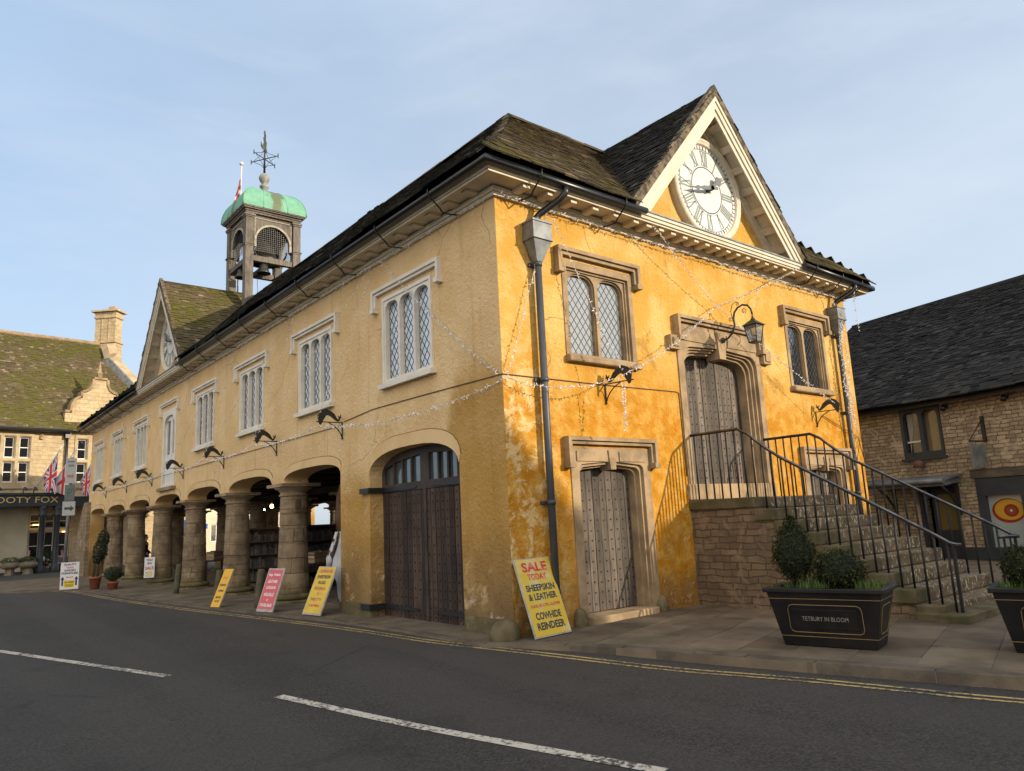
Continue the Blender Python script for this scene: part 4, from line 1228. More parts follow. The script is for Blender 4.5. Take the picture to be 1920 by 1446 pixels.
# ------------------------------------------------------------------ clocks
M['dial'] = simple('white_dial', (0.60,0.60,0.575), 0.45, (0.54,0.54,0.51), 3)
M['numeral'] = simple('faded_grey_green_numeral', (0.16,0.20,0.17), 0.5)
M['hand'] = simple('grey_hand', (0.10,0.105,0.115), 0.5)
M['tick'] = simple('black_minute_mark', (0.035,0.04,0.04), 0.5)
def clock(fr, c, z, R_, hour, minute):
    o, u, v, n = [Vector(q) for q in fr]
    o = o+u*c+v*z
    def ax(mb, prof, seg=56):
        rings = [mb.pts([o+u*(r*cos(2*pi*k/seg))+v*(r*sin(2*pi*k/seg))+n*d for k in range(seg)]) for r, d in prof]
        for a, b_ in zip(rings, rings[1:]):
            for k in range(seg): mb.face((a+k, b_+k, b_+(k+1) % seg, a+(k+1) % seg), True)
        return rings
    m_ = MB()
    ax(m_, [(R_,0.0), (R_,0.10), (R_*0.985,0.13), (R_*0.95,0.155), (R_*0.92,0.15), (R_*0.90,0.12), (R_*0.885,0.13), (R_*0.87,0.12), (R_*0.855,0.07)])
    ck = m_.build('clock', M['cream'], MH)
    D = R_*0.86
    m_ = MB(); r = m_.pts([o+u*(D*cos(2*pi*k/56))+v*(D*sin(2*pi*k/56))+n*0.075 for k in range(56)]); m_.face(range(r, r+56)); m_.build('dial', M['dial'], ck)
    m_ = MB()
    def ringflat(r0, r1, d):
        a = m_.pts([o+u*(r0*cos(2*pi*k/72))+v*(r0*sin(2*pi*k/72))+n*d for k in range(72)])
        b_ = m_.pts([o+u*(r1*cos(2*pi*k/72))+v*(r1*sin(2*pi*k/72))+n*d for k in range(72)])
        for k in range(72): m_.face((a+k, b_+k, b_+(k+1) % 72, a+(k+1) % 72))
    ringflat(D*0.90, D*0.913, 0.079); ringflat(D*0.495, D*0.52, 0.079)
    for k in range(60):
        a = 2*pi*k/60; w = 0.011 if k % 5 else 0.02
        d = u*sin(a)+v*cos(a); p = u*cos(a)-v*sin(a)
        m_.quad(o+d*D*0.915-p*w+n*0.079, o+d*D*0.915+p*w+n*0.079, o+d*D*0.985+p*w+n*0.079, o+d*D*0.985-p*w+n*0.079)
    m_.build('minute_ring', M['tick'], ck)
    m_ = MB()
    ROM = ['XII','I','II','III','IIII','V','VI','VII','VIII','IX','X','XI']
    for k, s_ in enumerate(ROM):
        a = 2*pi*k/12
        d = u*sin(a)+v*cos(a); p = u*cos(a)-v*sin(a)       # outward, clockwise
        wd = {'I':0.055,'V':0.12,'X':0.12}; tot = sum(wd[ch] for ch in s_)*D
        x_ = -tot/2
        r0, r1 = D*0.55, D*0.87
        def stroke(xa, xb, w):
            m_.quad(o+p*(xa-w)+d*r0+n*0.080, o+p*(xa+w)+d*r0+n*0.080, o+p*(xb+w)*1.06+d*r1+n*0.080, o+p*(xb-w)*1.06+d*r1+n*0.080)
        for ch in s_:
            w_ = wd[ch]*D
            if ch == 'I': stroke(x_+w_/2, x_+w_/2, 0.016)
            elif ch == 'V': stroke(x_+w_*0.5, x_+w_*0.1, 0.017); stroke(x_+w_*0.5, x_+w_*0.9, 0.009)
            else: stroke(x_+w_*0.9, x_+w_*0.1, 0.017); stroke(x_+w_*0.1, x_+w_*0.9, 0.009)
            x_ += w_
        for rr in (r0, r1):
            m_.quad(o-p*tot*0.52+d*(rr-0.008)+n*0.0805, o+p*tot*0.52+d*(rr-0.008)+n*0.0805, o+p*tot*0.52+d*(rr+0.008)+n*0.0805, o-p*tot*0.52+d*(rr+0.008)+n*0.0805)
    m_.build('numeral', M['numeral'], ck)
    for ang, ln, big in ((2*pi*(hour+minute/60)/12, D*0.60, True), (2*pi*minute/60, D*0.80, False)):
        d = (u*sin(ang)+v*cos(ang)); p = (u*cos(ang)-v*sin(ang)); m_ = MB()
        f2 = (o, p, d, n)
        if big: ol = [(-0.03,-0.08),(0.03,-0.08),(0.035,ln*0.45),(0.09,ln*0.55),(0.10,ln*0.66),(0.05,ln*0.76),(0.02,ln*0.82),(0,ln),(-0.02,ln*0.82),(-0.05,ln*0.76),(-0.10,ln*0.66),(-0.09,ln*0.55),(-0.035,ln*0.45)]
        else: ol = [(-0.03,-0.2),(0.03,-0.2),(0.03,0.0),(0.045,ln*0.35),(0.02,ln*0.5),(0.045,ln*0.62),(0.018,ln*0.75),(0,ln),(-0.018,ln*0.75),(-0.045,ln*0.62),(-0.02,ln*0.5),(-0.045,ln*0.35),(-0.03,0.0)]
        m_.plate(ol, [], f2, 0.17 if big else 0.20, 0.185 if big else 0.215)
        m_.tube([o+n*0.08, o+n*0.23], 0.05, 10)
        m_.build('hand', M['hand'], ck)
clock(FE, GX, 7.97, 1.12, 1, 43)
clock(FL, GY, 8.10, 1.06, 1, 43)

# ------------------------------------------------------------------ bell cupola
CX, CY, HC = 3.06, 17.72, 0.88
M['grey_timber'] = wood_planks('weathered_timber', (0.085,0.072,0.058), (0.19,0.165,0.135), (8,8,0.8))
M['pale_timber'] = simple('pale_weathered_moulding', (0.40,0.36,0.29), 0.85, (0.26,0.23,0.18), 5)
def copper():
    m, nt, b = nodes_of('verdigris_copper')
    b.inputs['Roughness'].default_value = 0.6; b.inputs['Specular IOR Level'].default_value = 0.3
    g = geo_pos(nt)
    mp = nt.nodes.new('ShaderNodeMapping'); mp.inputs['Scale'].default_value = (2.2,2.2,0.35)
    nt.links.new(g.outputs['Position'], mp.inputs['Vector'])
    n = noise(nt, mp.outputs['Vector'], 2.0, 6, 0.65); n2 = noise(nt, g.outputs['Position'], 4, 6, 0.6)
    c = mixc(nt, ramp(nt, n2, 0.35, 0.65), (0.125,0.325,0.215), (0.18,0.385,0.265))
    sp = nt.nodes.new('ShaderNodeSeparateXYZ'); nt.links.new(g.outputs['Position'], sp.inputs[0])
    ax = math_n(nt, 'ABSOLUTE', math_n(nt, 'SUBTRACT', sp.outputs['X'], CX+0.05)); ay = math_n(nt, 'ABSOLUTE', math_n(nt, 'SUBTRACT', sp.outputs['Y'], CY-0.05))
    mid = ramp(nt, math_n(nt, 'ADD', math_n(nt, 'MINIMUM', ax, ay), math_n(nt, 'MULTIPLY', math_n(nt, 'SUBTRACT', n, 0.5), 0.7)), 0.14, 0.30, 0.85, 0.0)
    c = mixc(nt, math_n(nt, 'MAXIMUM', mid, ramp(nt, n, 0.6, 0.75, 0, 0.4)), c, (0.115,0.115,0.055))
    nt.links.new(c, b.inputs['Base Color'])
    add_bump(nt, b, n2, 0.2, 0.02)
    return m
M['copper'] = copper()
cup = MB()   # entablature box as the cupola's own mesh
zc = 12.93
for e, a, b_ in ((0.15,12.90,12.97), (0.18,12.97,13.04), (0.25,13.04,13.085), (0.29,13.085,13.125)):
    cup.box(CX-HC-e, CX+HC+e, CY-HC-e, CY+HC+e, a, b_)
cupo = cup.build('cupola', M['grey_timber'], MH)
for sx in (-1, 1):
    for sy in (-1, 1):
        p = MB(); px, py = CX+sx*HC, CY+sy*HC
        p.box(px-0.14, px+0.14, py-0.14, py+0.14, 8.6, 12.90)
        for e, a, b_ in ((0.165,12.74,12.80), (0.19,12.80,12.86), (0.16,11.66,11.70), (0.18,11.70,11.73)): p.box(px-e, px+e, py-e, py+e, a, b_)
        p.build('post', M['grey_timber'], cupo)
f_ = MB(); f_.box(CX-HC-0.24, CX-HC+0.2, CY-HC-0.24, CY-HC+0.2, 9.0, 9.28); f_.build('flashing', M['lead'], cupo)
# arched panels between the posts, with mouldings and bell mesh
for (fr, sgn) in ((((CX,CY-HC-0.05,0),(1,0,0),(0,0,1),(0,-1,0)),1), (((CX,CY+HC+0.05,0),(1,0,0),(0,0,1),(0,1,0)),1), (((CX-HC-0.05,CY,0),(0,1,0),(0,0,1),(-1,0,0)),1), (((CX+HC+0.05,CY,0),(0,1,0),(0,0,1),(1,0,0)),1)):
    p = MB(); hw = HC-0.15
    ar = [(0.62*cos(pi*k/20), 11.92+0.62*sin(pi*k/20)) for k in range(21)]
    ol = [(hw,11.68)] + [(0.62,11.68)] + ar + [(-0.62,11.68), (-hw,11.68), (-hw,12.90), (hw,12.90)]
    p.plate(ol, [], fr, -0.10, 0.0)
    ar2 = [(0.69*cos(pi*k/20), 11.92+0.69*sin(pi*k/20)) for k in range(21)]
    am = MB(); am.plate(ar + ar2[::-1], [], fr, 0.001, 0.035)
    p.plate(rect(-hw+0.03,hw-0.03,11.5,12.74), [rect(-hw+0.07,hw-0.07,11.46,12.70)], fr, 0.001, 0.02) if False else None
    o, u, v, n = [Vector(q) for q in fr]
    am.obox(o+u*(-hw+0.04)+v*12.76+n*0.001, u*(2*hw-0.08), v*0.03, n*0.025)
    for s_ in (-1, 1): am.obox(o+u*(s_*(hw-0.055)-0.015)+v*11.75+n*0.001, u*0.03, v*1.01, n*0.025)
    p.build('arch_panel', M['grey_timber'], cupo)
    for s_ in (-1, 1): am.plate(rect(*sorted((s_*0.615, s_*0.70)), 11.68, 11.92), [], fr, 0.001, 0.03)
    am.build('arch_moulding', M['pale_timber'], cupo)
    ms = MB()
    k = -0.57
    while k <= 0.58:
        top = 11.92+math.sqrt(max(0, 0.62**2-k*k)); bot = 11.55
        ms.obox(o+u*(k-0.006)+v*bot-n*0.06, u*0.008, v*(top-bot), n*0.008)
        k += 0.076
    z_ = 11.58
    while z_ < 12.52:
        w_ = 0.62 if z_ < 11.92 else math.sqrt(max(0, 0.62**2-(z_-11.92)**2))
        if w_ > 0.05: ms.obox(o-u*w_+v*(z_-0.006)-n*0.058, u*(2*w_), v*0.008, n*0.008)
        z_ += 0.076
    ms.build('bird_mesh', M['iron'], cupo)
b_ = MB()
for s in (-1, 1):
    b_.box(CX-HC+0.15, CX+HC-0.15, CY+s*HC-0.09, CY+s*HC+0.09, 11.14, 11.34)
    b_.box(CX+s*HC-0.09, CX+s*HC+0.09, CY-HC+0.15, CY+HC-0.15, 11.08, 11.26)
b_.box(CX-0.08, CX+0.08, CY-HC+0.1, CY+HC-0.1, 11.14, 11.32)
b_.build('beam', M['grey_timber'], cupo)
M['bell'] = simple('dark_bell_metal', (0.04,0.037,0.03), 0.45, (0.06,0.06,0.05), 6, metal=0.6)
def bell(c, s, name='bell'):
    b_ = MB(); b_.lathe([(0.0,0.0), (0.10*s,0.0), (0.15*s,-0.05*s), (0.18*s,-0.2*s), (0.23*s,-0.33*s), (0.30*s,-0.42*s), (0.28*s,-0.43*s), (0.2*s,-0.3*s)][::-1], c, 18)
    b_.tube([(c[0],c[1],c[2]-0.02), (c[0],c[1],c[2]+0.10*s)], 0.03*s, 8)
    b_.build(name, M['bell'], cupo)
bell((CX-0.30,CY-HC+0.02,11.10), 0.85); bell((CX-HC+0.05,CY-0.1,11.04), 0.8)
bell((CX+0.05,CY+0.0,12.3), 2.0)
wl = MB(); wl.tube([(CX+0.05+0.62*cos(a),CY-0.55,11.85+0.62*sin(a)) for a in [pi*(1.02+0.96*k/20) for k in range(21)]], 0.035, 8); wl.build('bell_wheel', M['bell'], cupo)
rp = MB()
for q in ((CX-0.5,CY-HC+0.1), (CX+0.25,CY-HC+0.12)): rp.tube([(q[0],q[1],10.6), (q[0]+0.02,q[1],9.6)], 0.008, 4)
rp.build('bell_rope', M['iron'], cupo)
# dome: square plan, bulging
dm = MB(); n = 24; prof = []
for k in range(15):
    t = k/14
    a = t*pi/2
    prof.append((1.17*(cos(a)**0.62)+0.02*(1-t), 13.125+1.0*sin(a)**0.95))
rings = []
for r, z in prof:
    ring_ = []
    for side in range(4):
        for j in range(6):
            s_ = -1+2*j/6
            bow = 1.0
            x_, y_ = (s_*r, -r*bow) if side == 0 else (r*bow, s_*r) if side == 1 else (-s_*r, r*bow) if side == 2 else (-r*bow, -s_*r)
            ring_.append((CX+x_, CY+y_, z))
    rings.append(dm.pts(ring_))
for a, b_ in zip(rings, rings[1:]):
    for k in range(24): dm.face((a+k, a+(k+1) % 24, b_+(k+1) % 24, b_+k), False)
for side in range(4):     # standing seams
    for s_ in (-0.38, 0.38):
        path = []
        for r, z in prof[:-1]:
            x_, y_ = (s_*r, -r) if side == 0 else (r, s_*r) if side == 1 else (-s_*r, r) if side == 2 else (-r, -s_*r)
            path.append((CX+x_, CY+y_, z))
        dm.tube(path, 0.016, 5)
    path = []
    for r, z in prof[:-1]:
        sx, sy = ((1,1),(1,-1),(-1,1),(-1,-1))[side]
        path.append((CX+sx*r, CY+sy*r, z))
    dm.tube(path, 0.022, 5)
dm.build('dome', M['copper'], cupo)
M['stone_finial'] = simple('grey_finial', (0.30,0.30,0.28), 0.7, (0.2,0.2,0.18), 5)
fn = MB(); fn.lathe([(0.20,13.98), (0.20,14.06), (0.13,14.14), (0.11,14.44), (0.17,14.48), (0.17,14.54), (0.10,14.58), (0.10,14.64), (0.16,14.72), (0.20,14.81), (0.20,14.90), (0.14,15.00), (0.06,15.05), (0.0,15.05)], (CX,CY,0), 18)
fn.build('finial', M['stone_finial'], cupo)
wv = MB()
wv.tube([(CX,CY,15.02), (CX,CY,16.75)], [0.045,0.02], 8)
for a in (0.55, 0.55+pi/2):
    d = Vector((cos(a), sin(a), 0))
    wv.tube([Vector((CX,CY,15.66))-d*0.62, Vector((CX,CY,15.66))+d*0.62], 0.018, 5)
    for s in (-1, 1):
        e = Vector((CX,CY,15.66))+d*s*0.62
        wv.tube([e+Vector((0,0,-0.09)), e+Vector((0,0,0.09))], 0.018, 5)
        wv.tube([Vector((CX,CY,16.05)), Vector((CX,CY,15.84))+d*s*0.18, Vector((CX,CY,15.69))+d*s*0.5], 0.010, 4)
        wv.tube([Vector((CX,CY,15.26)), Vector((CX,CY,15.46))+d*s*0.18, Vector((CX,CY,15.63))+d*s*0.5], 0.010, 4)
# scrolled vane blade, turned nearly edge-on
d = Vector((0.62, 0.78, 0)).normalized()*0.8
fv = (Vector((CX,CY,15.85)), d, Vector((0,0,1)), Vector((-d.y, d.x, 0)))
M['vane'] = simple('dull_gilt', (0.16,0.14,0.085), 0.5, (0.07,0.07,0.06), 4, metal=0.4)
wvo = wv.build('weathervane', M['iron'], cupo)
bl = MB()
bl.plate([(-0.55,0.12), (-0.30,0.10), (-0.05,0.16), (0.20,0.12), (0.34,0.24), (0.22,0.40), (0.30,0.58), (0.12,0.66), (0.16,0.86), (0.0,1.0), (-0.14,0.90), (-0.06,0.72), (-0.20,0.62), (-0.10,0.46), (-0.22,0.34), (-0.32,0.22), (-0.55,0.30)], [], fv, -0.012, 0.012)
bl.tube([fv[0]+d*0.05+Vector((0,0,0.4)), fv[0]+d*0.05+Vector((0,0,1.02))], 0.012, 5)
bl.build('vane', M['vane'], cupo)

fp = thing('flag', 'rolled red and blue flag on a white pole just behind the green dome', 'flag', (2.75,19.6,9.9))
m_ = MB(); m_.tube([(2.75,19.6,9.9), (2.83,19.6,16.15)], 0.035, 7); m_.ball((2.83,19.6,16.2), 0.09, n=8, m=6); m_.build('pole', simple('pale_flagpole', (0.55,0.53,0.5), 0.5), fp)
m_ = MB(); idx = []
for j in range(13):
    z_ = 15.6-0.16*j; wd = 0.06+0.024*j
    idx.append(m_.pts([(2.80-wd*k/5-0.012*j*(k/5), 19.6+0.06*sin(k*2.2+j*0.4), z_-0.05*k) for k in range(6)]))
for j in range(12):
    for k in range(5):
        m_.m = 1 if (j in (5,6,7,8) or k == 2) and k != 0 else (0 if (j+k) % 4 == 0 else 2)
        m_.face((idx[j]+k, idx[j]+k+1, idx[j+1]+k+1, idx[j+1]+k), True)
m_.build('cloth', [simple('roof_flag_white',(0.6,0.58,0.56),0.8), simple('roof_flag_red',(0.45,0.04,0.04),0.8), simple('roof_flag_blue',(0.02,0.03,0.10),0.8)], fp)

# ------------------------------------------------------------------ stone stair to the upper door
M['steps'] = simple('lichened_step_stone', (0.25,0.205,0.145), 0.9, (0.13,0.115,0.075), 3.0, bump=0.5, bscale=22, spec=0.2)
def step_mat():
    m, nt, b = nodes_of('lichen_spotted_step')
    b.inputs['Roughness'].default_value = 0.92; b.inputs['Specular IOR Level'].default_value = 0.15
    g = geo_pos(nt); pos = g.outputs['Position']
    n = noise(nt, pos, 3, 6, 0.65); n2 = noise(nt, pos, 13, 5, 0.6)
    mp = nt.nodes.new('ShaderNodeMapping'); mp.inputs['Scale'].default_value = (1.6,1.6,0.7)
    nt.links.new(pos, mp.inputs['Vector'])
    sp = noise(nt, mp.outputs['Vector'], 17, 3, 0.5)
    c = mixc(nt, ramp(nt, n, 0.35, 0.65), (0.18,0.135,0.088), (0.10,0.078,0.048))
    c = mixc(nt, ramp(nt, n2, 0.5, 0.7, 0, 0.5), c, (0.095,0.08,0.042))
    c = mixc(nt, ramp(nt, sp, 0.585, 0.64, 0, 0.85), c, (0.52,0.46,0.33))
    nt.links.new(c, b.inputs['Base Color'])
    add_bump(nt, b, n2, 0.7, 0.02)
    return m
M['steps'] = step_mat()
M['stairwall'] = masonry('stair_rubble_wall', (0.195,0.138,0.085), (0.13,0.09,0.056), (0.08,0.057,0.037), 0.30, 0.098, 0.010, 0.10, (0.07,0.055,0.04), 0.5, 'YZ')
M['mossystone'] = simple('mossy_block_stone', (0.14,0.112,0.066), 0.92, (0.075,0.066,0.032), 3, bump=0.5, bscale=16, spec=0.15)
SX0, SX1 = 4.10, 6.92
ST = thing('stone_staircase', 'worn stone staircase with lichen spotted treads climbing to the upper door', 'staircase', (5.5,-2.0,0))
mb = MB()
prof = [(-0.003,-0.1), (-0.003,1.60)]
prof += [(-1.28,1.60)]
for k in range(1, 9):
    y_ = -1.30-0.333*k
    prof += [(y_+0.335, 1.77-0.197*k-0.17), (y_+0.02, 1.77-0.197*k-0.17)]
prof += [(-3.95,-0.1)]
pp = [prof[0]]
for p in prof[1:]:
    if (Vector(p)-Vector(pp[-1])).length > 0.004: pp.append(p)
mb.plate(pp, [], ((SX0+0.03,0,0),(0,1,0),(0,0,1),(-1,0,0)), -(SX1-SX0-0.06), 0.0)
mb.build('side_wall', M['stairwall'], ST)
R6 = random.Random(8)
for k in range(0, 9):
    y1 = -1.30-0.333*k + (0.345 if k else 1.297)
    y0 = -1.30-0.333*k
    z1 = 1.77-0.197*k; z0 = z1-0.172
    s_ = MB(); m_ = 0
    cut = SX0 + R6.uniform(0.45, 0.75); c2 = SX0+R6.uniform(1.7,2.1)
    xx = [SX0-0.015, cut, c2, SX1+0.015]
    s_.m = 1; s_.box(xx[0], xx[1]-0.004, y0-0.005, y1, z0-(0.02 if k else 0), z1)
    s_.m = 0; s_.box(xx[1], xx[2]-0.004, y0, y1, z0-0.02, z1-0.004); s_.box(xx[2], xx[3], y0+0.004, y1, z0-0.02, z1-0.002)
    s_.build('step' if k else 'landing', [M['steps'], M['mossystone']], ST, bevel=0.018)
s_ = MB(); s_.plate([(SX0-0.12,-4.30),(SX1-0.1,-4.30),(SX1+0.1,-3.95),(SX1+0.1,-3.6),(SX0-0.02,-3.6),(SX0-0.12,-3.95)], [], ((0,0,0),(1,0,0),(0,1,0),(0,0,1)), -0.1, 0.10)
s_.build('step', M['mossystone'], ST, bevel=0.02)

M['rail'] = simple('worn_black_rail', (0.008,0.0075,0.008), 0.55, (0.016,0.015,0.015), 6, spec=0.3)
M['railtop'] = simple('polished_iron_handrail', (0.16,0.16,0.165), 0.25, (0.07,0.07,0.075), 5, metal=0.8)
def railing(x, side, label):
    t = thing('iron_railing', label, 'railing', (x,-2.5,0), 0, 'stair railings')
    def rz_(y):
        if y > -1.12: return 2.94
        if y > -1.75:
            q = (-1.12-y)/0.63; return 2.94-0.555*(q**0.8)*1.0
        return 2.385-0.583*(-1.75-y)
    path = []
    y = 0.0
    while y > -4.10: path.append((x, y, rz_(y))); y -= 0.06 if -1.9 < y < -1.0 else 0.2
    path += [(x,-4.10,1.005), (x+0.01*side,-4.17,0.985), (x+0.06*side,-4.20,0.98), (x+0.22*side,-4.05,0.98), (x+0.26*side,-3.98,0.98)]
    m_ = MB(); m_.tube(path, 0.017, 8); m_.build('handrail', M['railtop'], t)
    m_ = MB(); m_.tube([(p[0],p[1],p[2]-0.022) for p in path], 0.016, 6); m_.build('core_rail', M['rail'], t)
    def gz(y):
        if y > -1.30: return 1.77
        k = int((-1.30-y)/0.333)+1
        return max(0.10, 1.77-0.197*k)
    ys_ = [-0.10-0.165*k for k in range(25)]
    for y in ys_:
        b_ = MB(); b_.tube([(x,y,gz(y)-0.03), (x,y,rz_(y)-0.03)], 0.016, 6); b_.build('baluster', M['rail'], t)
    for y in (-4.13,):
        b_ = MB(); b_.box(x-0.018,x+0.018,y-0.018,y+0.018,0.08,0.985); b_.build('newel', M['rail'], t)
    b_ = MB(); b_.box(x+0.22*side-0.014,x+0.22*side+0.014,-4.06,-4.032,0.08,0.98); b_.build('newel', M['rail'], t)
railing(4.28, 1, 'black iron railing on the near left edge of the stone stair')
railing(6.68, -1, 'black iron railing on the far right edge of the stone stair')

# ------------------------------------------------------------------ dolphin brackets
def fish_plate(fr):
    m_ = MB()
    cl = [(0.085,0.035,.016),(0.12,0.03,.022),(0.18,0.075,.034),(0.25,0.145,.048),(0.33,0.205,.060),(0.42,0.225,.074),(0.50,0.185,.088),(0.545,0.105,.085),(0.56,0.02,.055),(0.565,-0.045,.034),(0.555,-0.075,.012)]
    L_, R_ = [], []
    for i, (a, b_, w) in enumerate(cl):
        p = Vector(cl[max(i-1,0)][:2]); q = Vector(cl[min(i+1,len(cl)-1)][:2]); t = (q-p).normalized(); n = Vector((-t.y, t.x))
        jag = 0.012 if i % 2 and 1 < i < 8 else 0
        L_.append((a+n.x*(w+jag), b_+n.y*(w+jag))); R_.append((a-n.x*w, b_-n.y*w))
    m_.plate(L_+R_[::-1], [], fr, -0.012, 0.012)
    m_.plate([(0.09,0.03),(0.115,0.045),(0.10,0.10),(0.125,0.16),(0.085,0.125),(0.05,0.19),(0.045,0.12),(0.02,0.12),(0.065,0.085)], [], fr, -0.010, 0.010)
    return m_
def bracket(p, nrm, label, grp):
    n = Vector(nrm)
    t = thing('wall_bracket', label, 'bracket', p, math.atan2(n.y, n.x), grp); t.scale = (0.84,)*3
    m_ = MB(); m_.box(0.005,0.025,-0.012,0.012,-0.36,0.03); m_.box(0.005,0.66,-0.011,0.011,0.0,0.022)
    m_.tube([(0.02,0,-0.34), (0.05,0,-0.26), (0.12,0,-0.16), (0.22,0,-0.07), (0.36,0,0.0)], 0.012, 6)
    m_.lathe([(0,-0.02),(0.022,-0.01),(0.022,0.02),(0,0.03)], (0.015,0,-0.37), 8)
    m_.build('arm', M['iron'], t, local=True)
    fish_plate(((0,0,0.02),(1,0,0),(0,0,1),(0,1,0))).build('fish', M['iron'], t, local=True)
BR_Y = [5.13, 8.50, 12.20, 15.98, 19.72, 23.50, 27.30]
BL = ['fish shaped iron bracket on the side wall, first from the sunlit corner', 'fish shaped iron bracket on the side wall, second from the sunlit corner', 'fish shaped iron bracket on the side wall, third from the sunlit corner', 'fish shaped iron bracket on the side wall just before the white loading door', 'fish shaped iron bracket on the side wall just beyond the white loading door', 'fish shaped iron bracket on the side wall, second from its far end', 'fish shaped iron bracket on the side wall nearest its far end']
for y, lb in zip(BR_Y, BL): bracket((-0.005,y,3.64), (-1,0,0), lb, 'dolphin brackets')
bracket((2.15,-0.005,3.70), (0.18,-1,0), 'fish shaped iron bracket on the sunlit wall below the left leaded window', 'dolphin brackets')
bracket((8.86,-0.005,3.60), (0.18,-1,0), 'fish shaped iron bracket on the sunlit wall below the right leaded window', 'dolphin brackets')

# ------------------------------------------------------------------ wall lantern
M['verdi'] = simple('green_black_lamp_iron', (0.018,0.026,0.024), 0.45, (0.03,0.042,0.038), 8)
LT = thing('wall_lantern', 'green black lantern on a scrolled iron arm over the upper door', 'lantern', (5.52,-0.10,4.84))
LT.scale = (0.8,)*3
m_ = MB()
arm = [(0,0.0,0), (0,-0.12,0.02), (0,-0.26,0.12), (0,-0.34,0.28), (0,-0.33,0.46), (0,-0.36,0.60), (0,-0.46,0.70), (0,-0.60,0.74), (0,-0.74,0.69), (0,-0.82,0.57), (0,-0.84,0.44)]
m_.tube(arm, 0.024, 8)
m_.lathe([(0.07,-0.0),(0.07,0.02),(0.03,0.05),(0.0,0.06)], (0,0.02,0), 10, axis=(0,-1,0))
def spiral(c, r0, r1, turns, a0, wd=0.009, n=26, sg=1):
    m_.tube([(0, c[0]+(r0+(r1-r0)*k/n)*cos(a0+sg*2*pi*turns*k/n), c[1]+(r0+(r1-r0)*k/n)*sin(a0+sg*2*pi*turns*k/n)) for k in range(n+1)], wd, 5)
spiral((-0.22,0.22), 0.02, 0.11, 1.4, 0.5); spiral((-0.24,0.45), 0.01, 0.07, 1.3, 2.0); spiral((-0.62,0.58), 0.01, 0.075, 1.3, 2.4); spiral((-0.48,0.80), 0.01, 0.05, 1.1, 0.4)
m_.tube([(0,-0.30,0.45), (0,-0.27,0.66), (0,-0.33,0.82), (0,-0.43,0.86), (0,-0.50,0.82)], 0.009, 5)
m_.tube([(0,-0.36,0.05), (0,-0.46,-0.02), (0,-0.44,-0.14), (0,-0.36,-0.20)], 0.008, 5)
m_.tube([(0,-0.1,0.0), (0,-0.1,-0.12), (0,-0.03,-0.25)], 0.008, 5)
m_.build('arm', M['verdi'], LT, local=True)
def lantern_at(parent, c):
    cx_, cy_, cz_ = c
    def hexr(r, z): return [(cx_+r*cos(pi/4+pi/2*k), cy_+r*sin(pi/4+pi/2*k), cz_+z) for k in range(4)]
    m_ = MB()
    r0, r1 = 0.145, 0.225
    a, b_ = hexr(r0,-0.40), hexr(r1,0.0)
    for k in range(4): m_.tube([a[k], b_[k]], 0.013, 5); m_.tube([a[k], a[(k+1)%4]], 0.014, 5); m_.tube([b_[k], b_[(k+1)%4]], 0.014, 5)
    i = m_.pts(hexr(0.285,0.0) + hexr(0.06,0.14)); 
    for k in range(4): m_.face((i+k, i+(k+1)%4, i+4+(k+1)%4, i+4+k))
    m_.face((i,i+3,i+2,i+1)); m_.face((i+4,i+5,i+6,i+7))
    m_.lathe([(0.05,0.14),(0.055,0.16),(0.02,0.20),(0.03,0.23),(0,0.26)], c, 10)
    j = m_.pts(hexr(0.15,-0.42)+hexr(0.15,-0.39)); m_.face((j,j+3,j+2,j+1)); m_.face((j+4,j+5,j+6,j+7))
    for k in range(4): m_.face((j+k, j+(k+1)%4, j+4+(k+1)%4, j+4+k))
    h = m_.build('lantern_head', M['verdi'], parent, local=True)
    g = MB(); i = g.pts(hexr(r0-0.006,-0.385)+hexr(r1-0.008,-0.005))
    for k in range(4): g.face((i+k, i+(k+1)%4, i+4+(k+1)%4, i+4+k))
    gm, nt, b = nodes_of('lantern_glass'); b.inputs['Base Color'].default_value = (0.5,0.5,0.47,1); b.inputs['Transmission Weight'].default_value = 0.75; b.inputs['Roughness'].default_value = 0.15; b.inputs['IOR'].default_value = 1.1
    g.build('pane', gm, h, local=True)
lantern_at(LT, (0,-0.84,0.17))

# ------------------------------------------------------------------ strings of lights and cables
M['wirewhite'] = simple('clear_wire', (0.45,0.44,0.42), 0.5)
M['bulb'] = simple('unlit_white_bulb', (0.74,0.74,0.76), 0.35)
M['cable'] = simple('brown_cable', (0.10,0.07,0.045), 0.7)
RL = random.Random(77)
def catenary(a, b_, sag, n=18):
    a, b_ = Vector(a), Vector(b_)
    return [a+(b_-a)*(k/n)+Vector((0,0,-sag*4*(k/n)*(1-k/n))) for k in range(n+1)]
def light_string(path, label, dens=0.055, ln=0.040, grp='strings of unlit fairy lights'):
    t = thing('light_string', label, 'fairy lights', path[0], 0, grp)
    m_ = MB(); m_.tube(path, 0.0035, 4)
    m_.build('wire', M['wirewhite'], t)
    b_ = MB()
    for p, q in zip(path, path[1:]):
        p, q = Vector(p), Vector(q); d = q-p; k = 0.0
        while k < d.length:
            c = p+d.normalized()*k
            e = Vector((RL.uniform(-1,1), RL.uniform(-1,1), RL.uniform(-1.2,0.8))).normalized()
            s_ = e.orthogonal().normalized()*0.011
            b_.obox(c-s_*0.5-e.cross(s_)*0.5, s_, e.cross(s_).normalized()*0.011, e*ln*RL.uniform(0.7,1.3))
            k += dens*RL.uniform(0.5,1.5)
    o = b_.build('bulb', M['bulb'], t); o['kind'] = 'stuff'
    return t
YE = -0.10
light_string(catenary((1.02,YE,6.46), (0.02,-0.10,3.66), 0.05), 'light string slanting past the near downpipe on the sunlit wall to the corner')
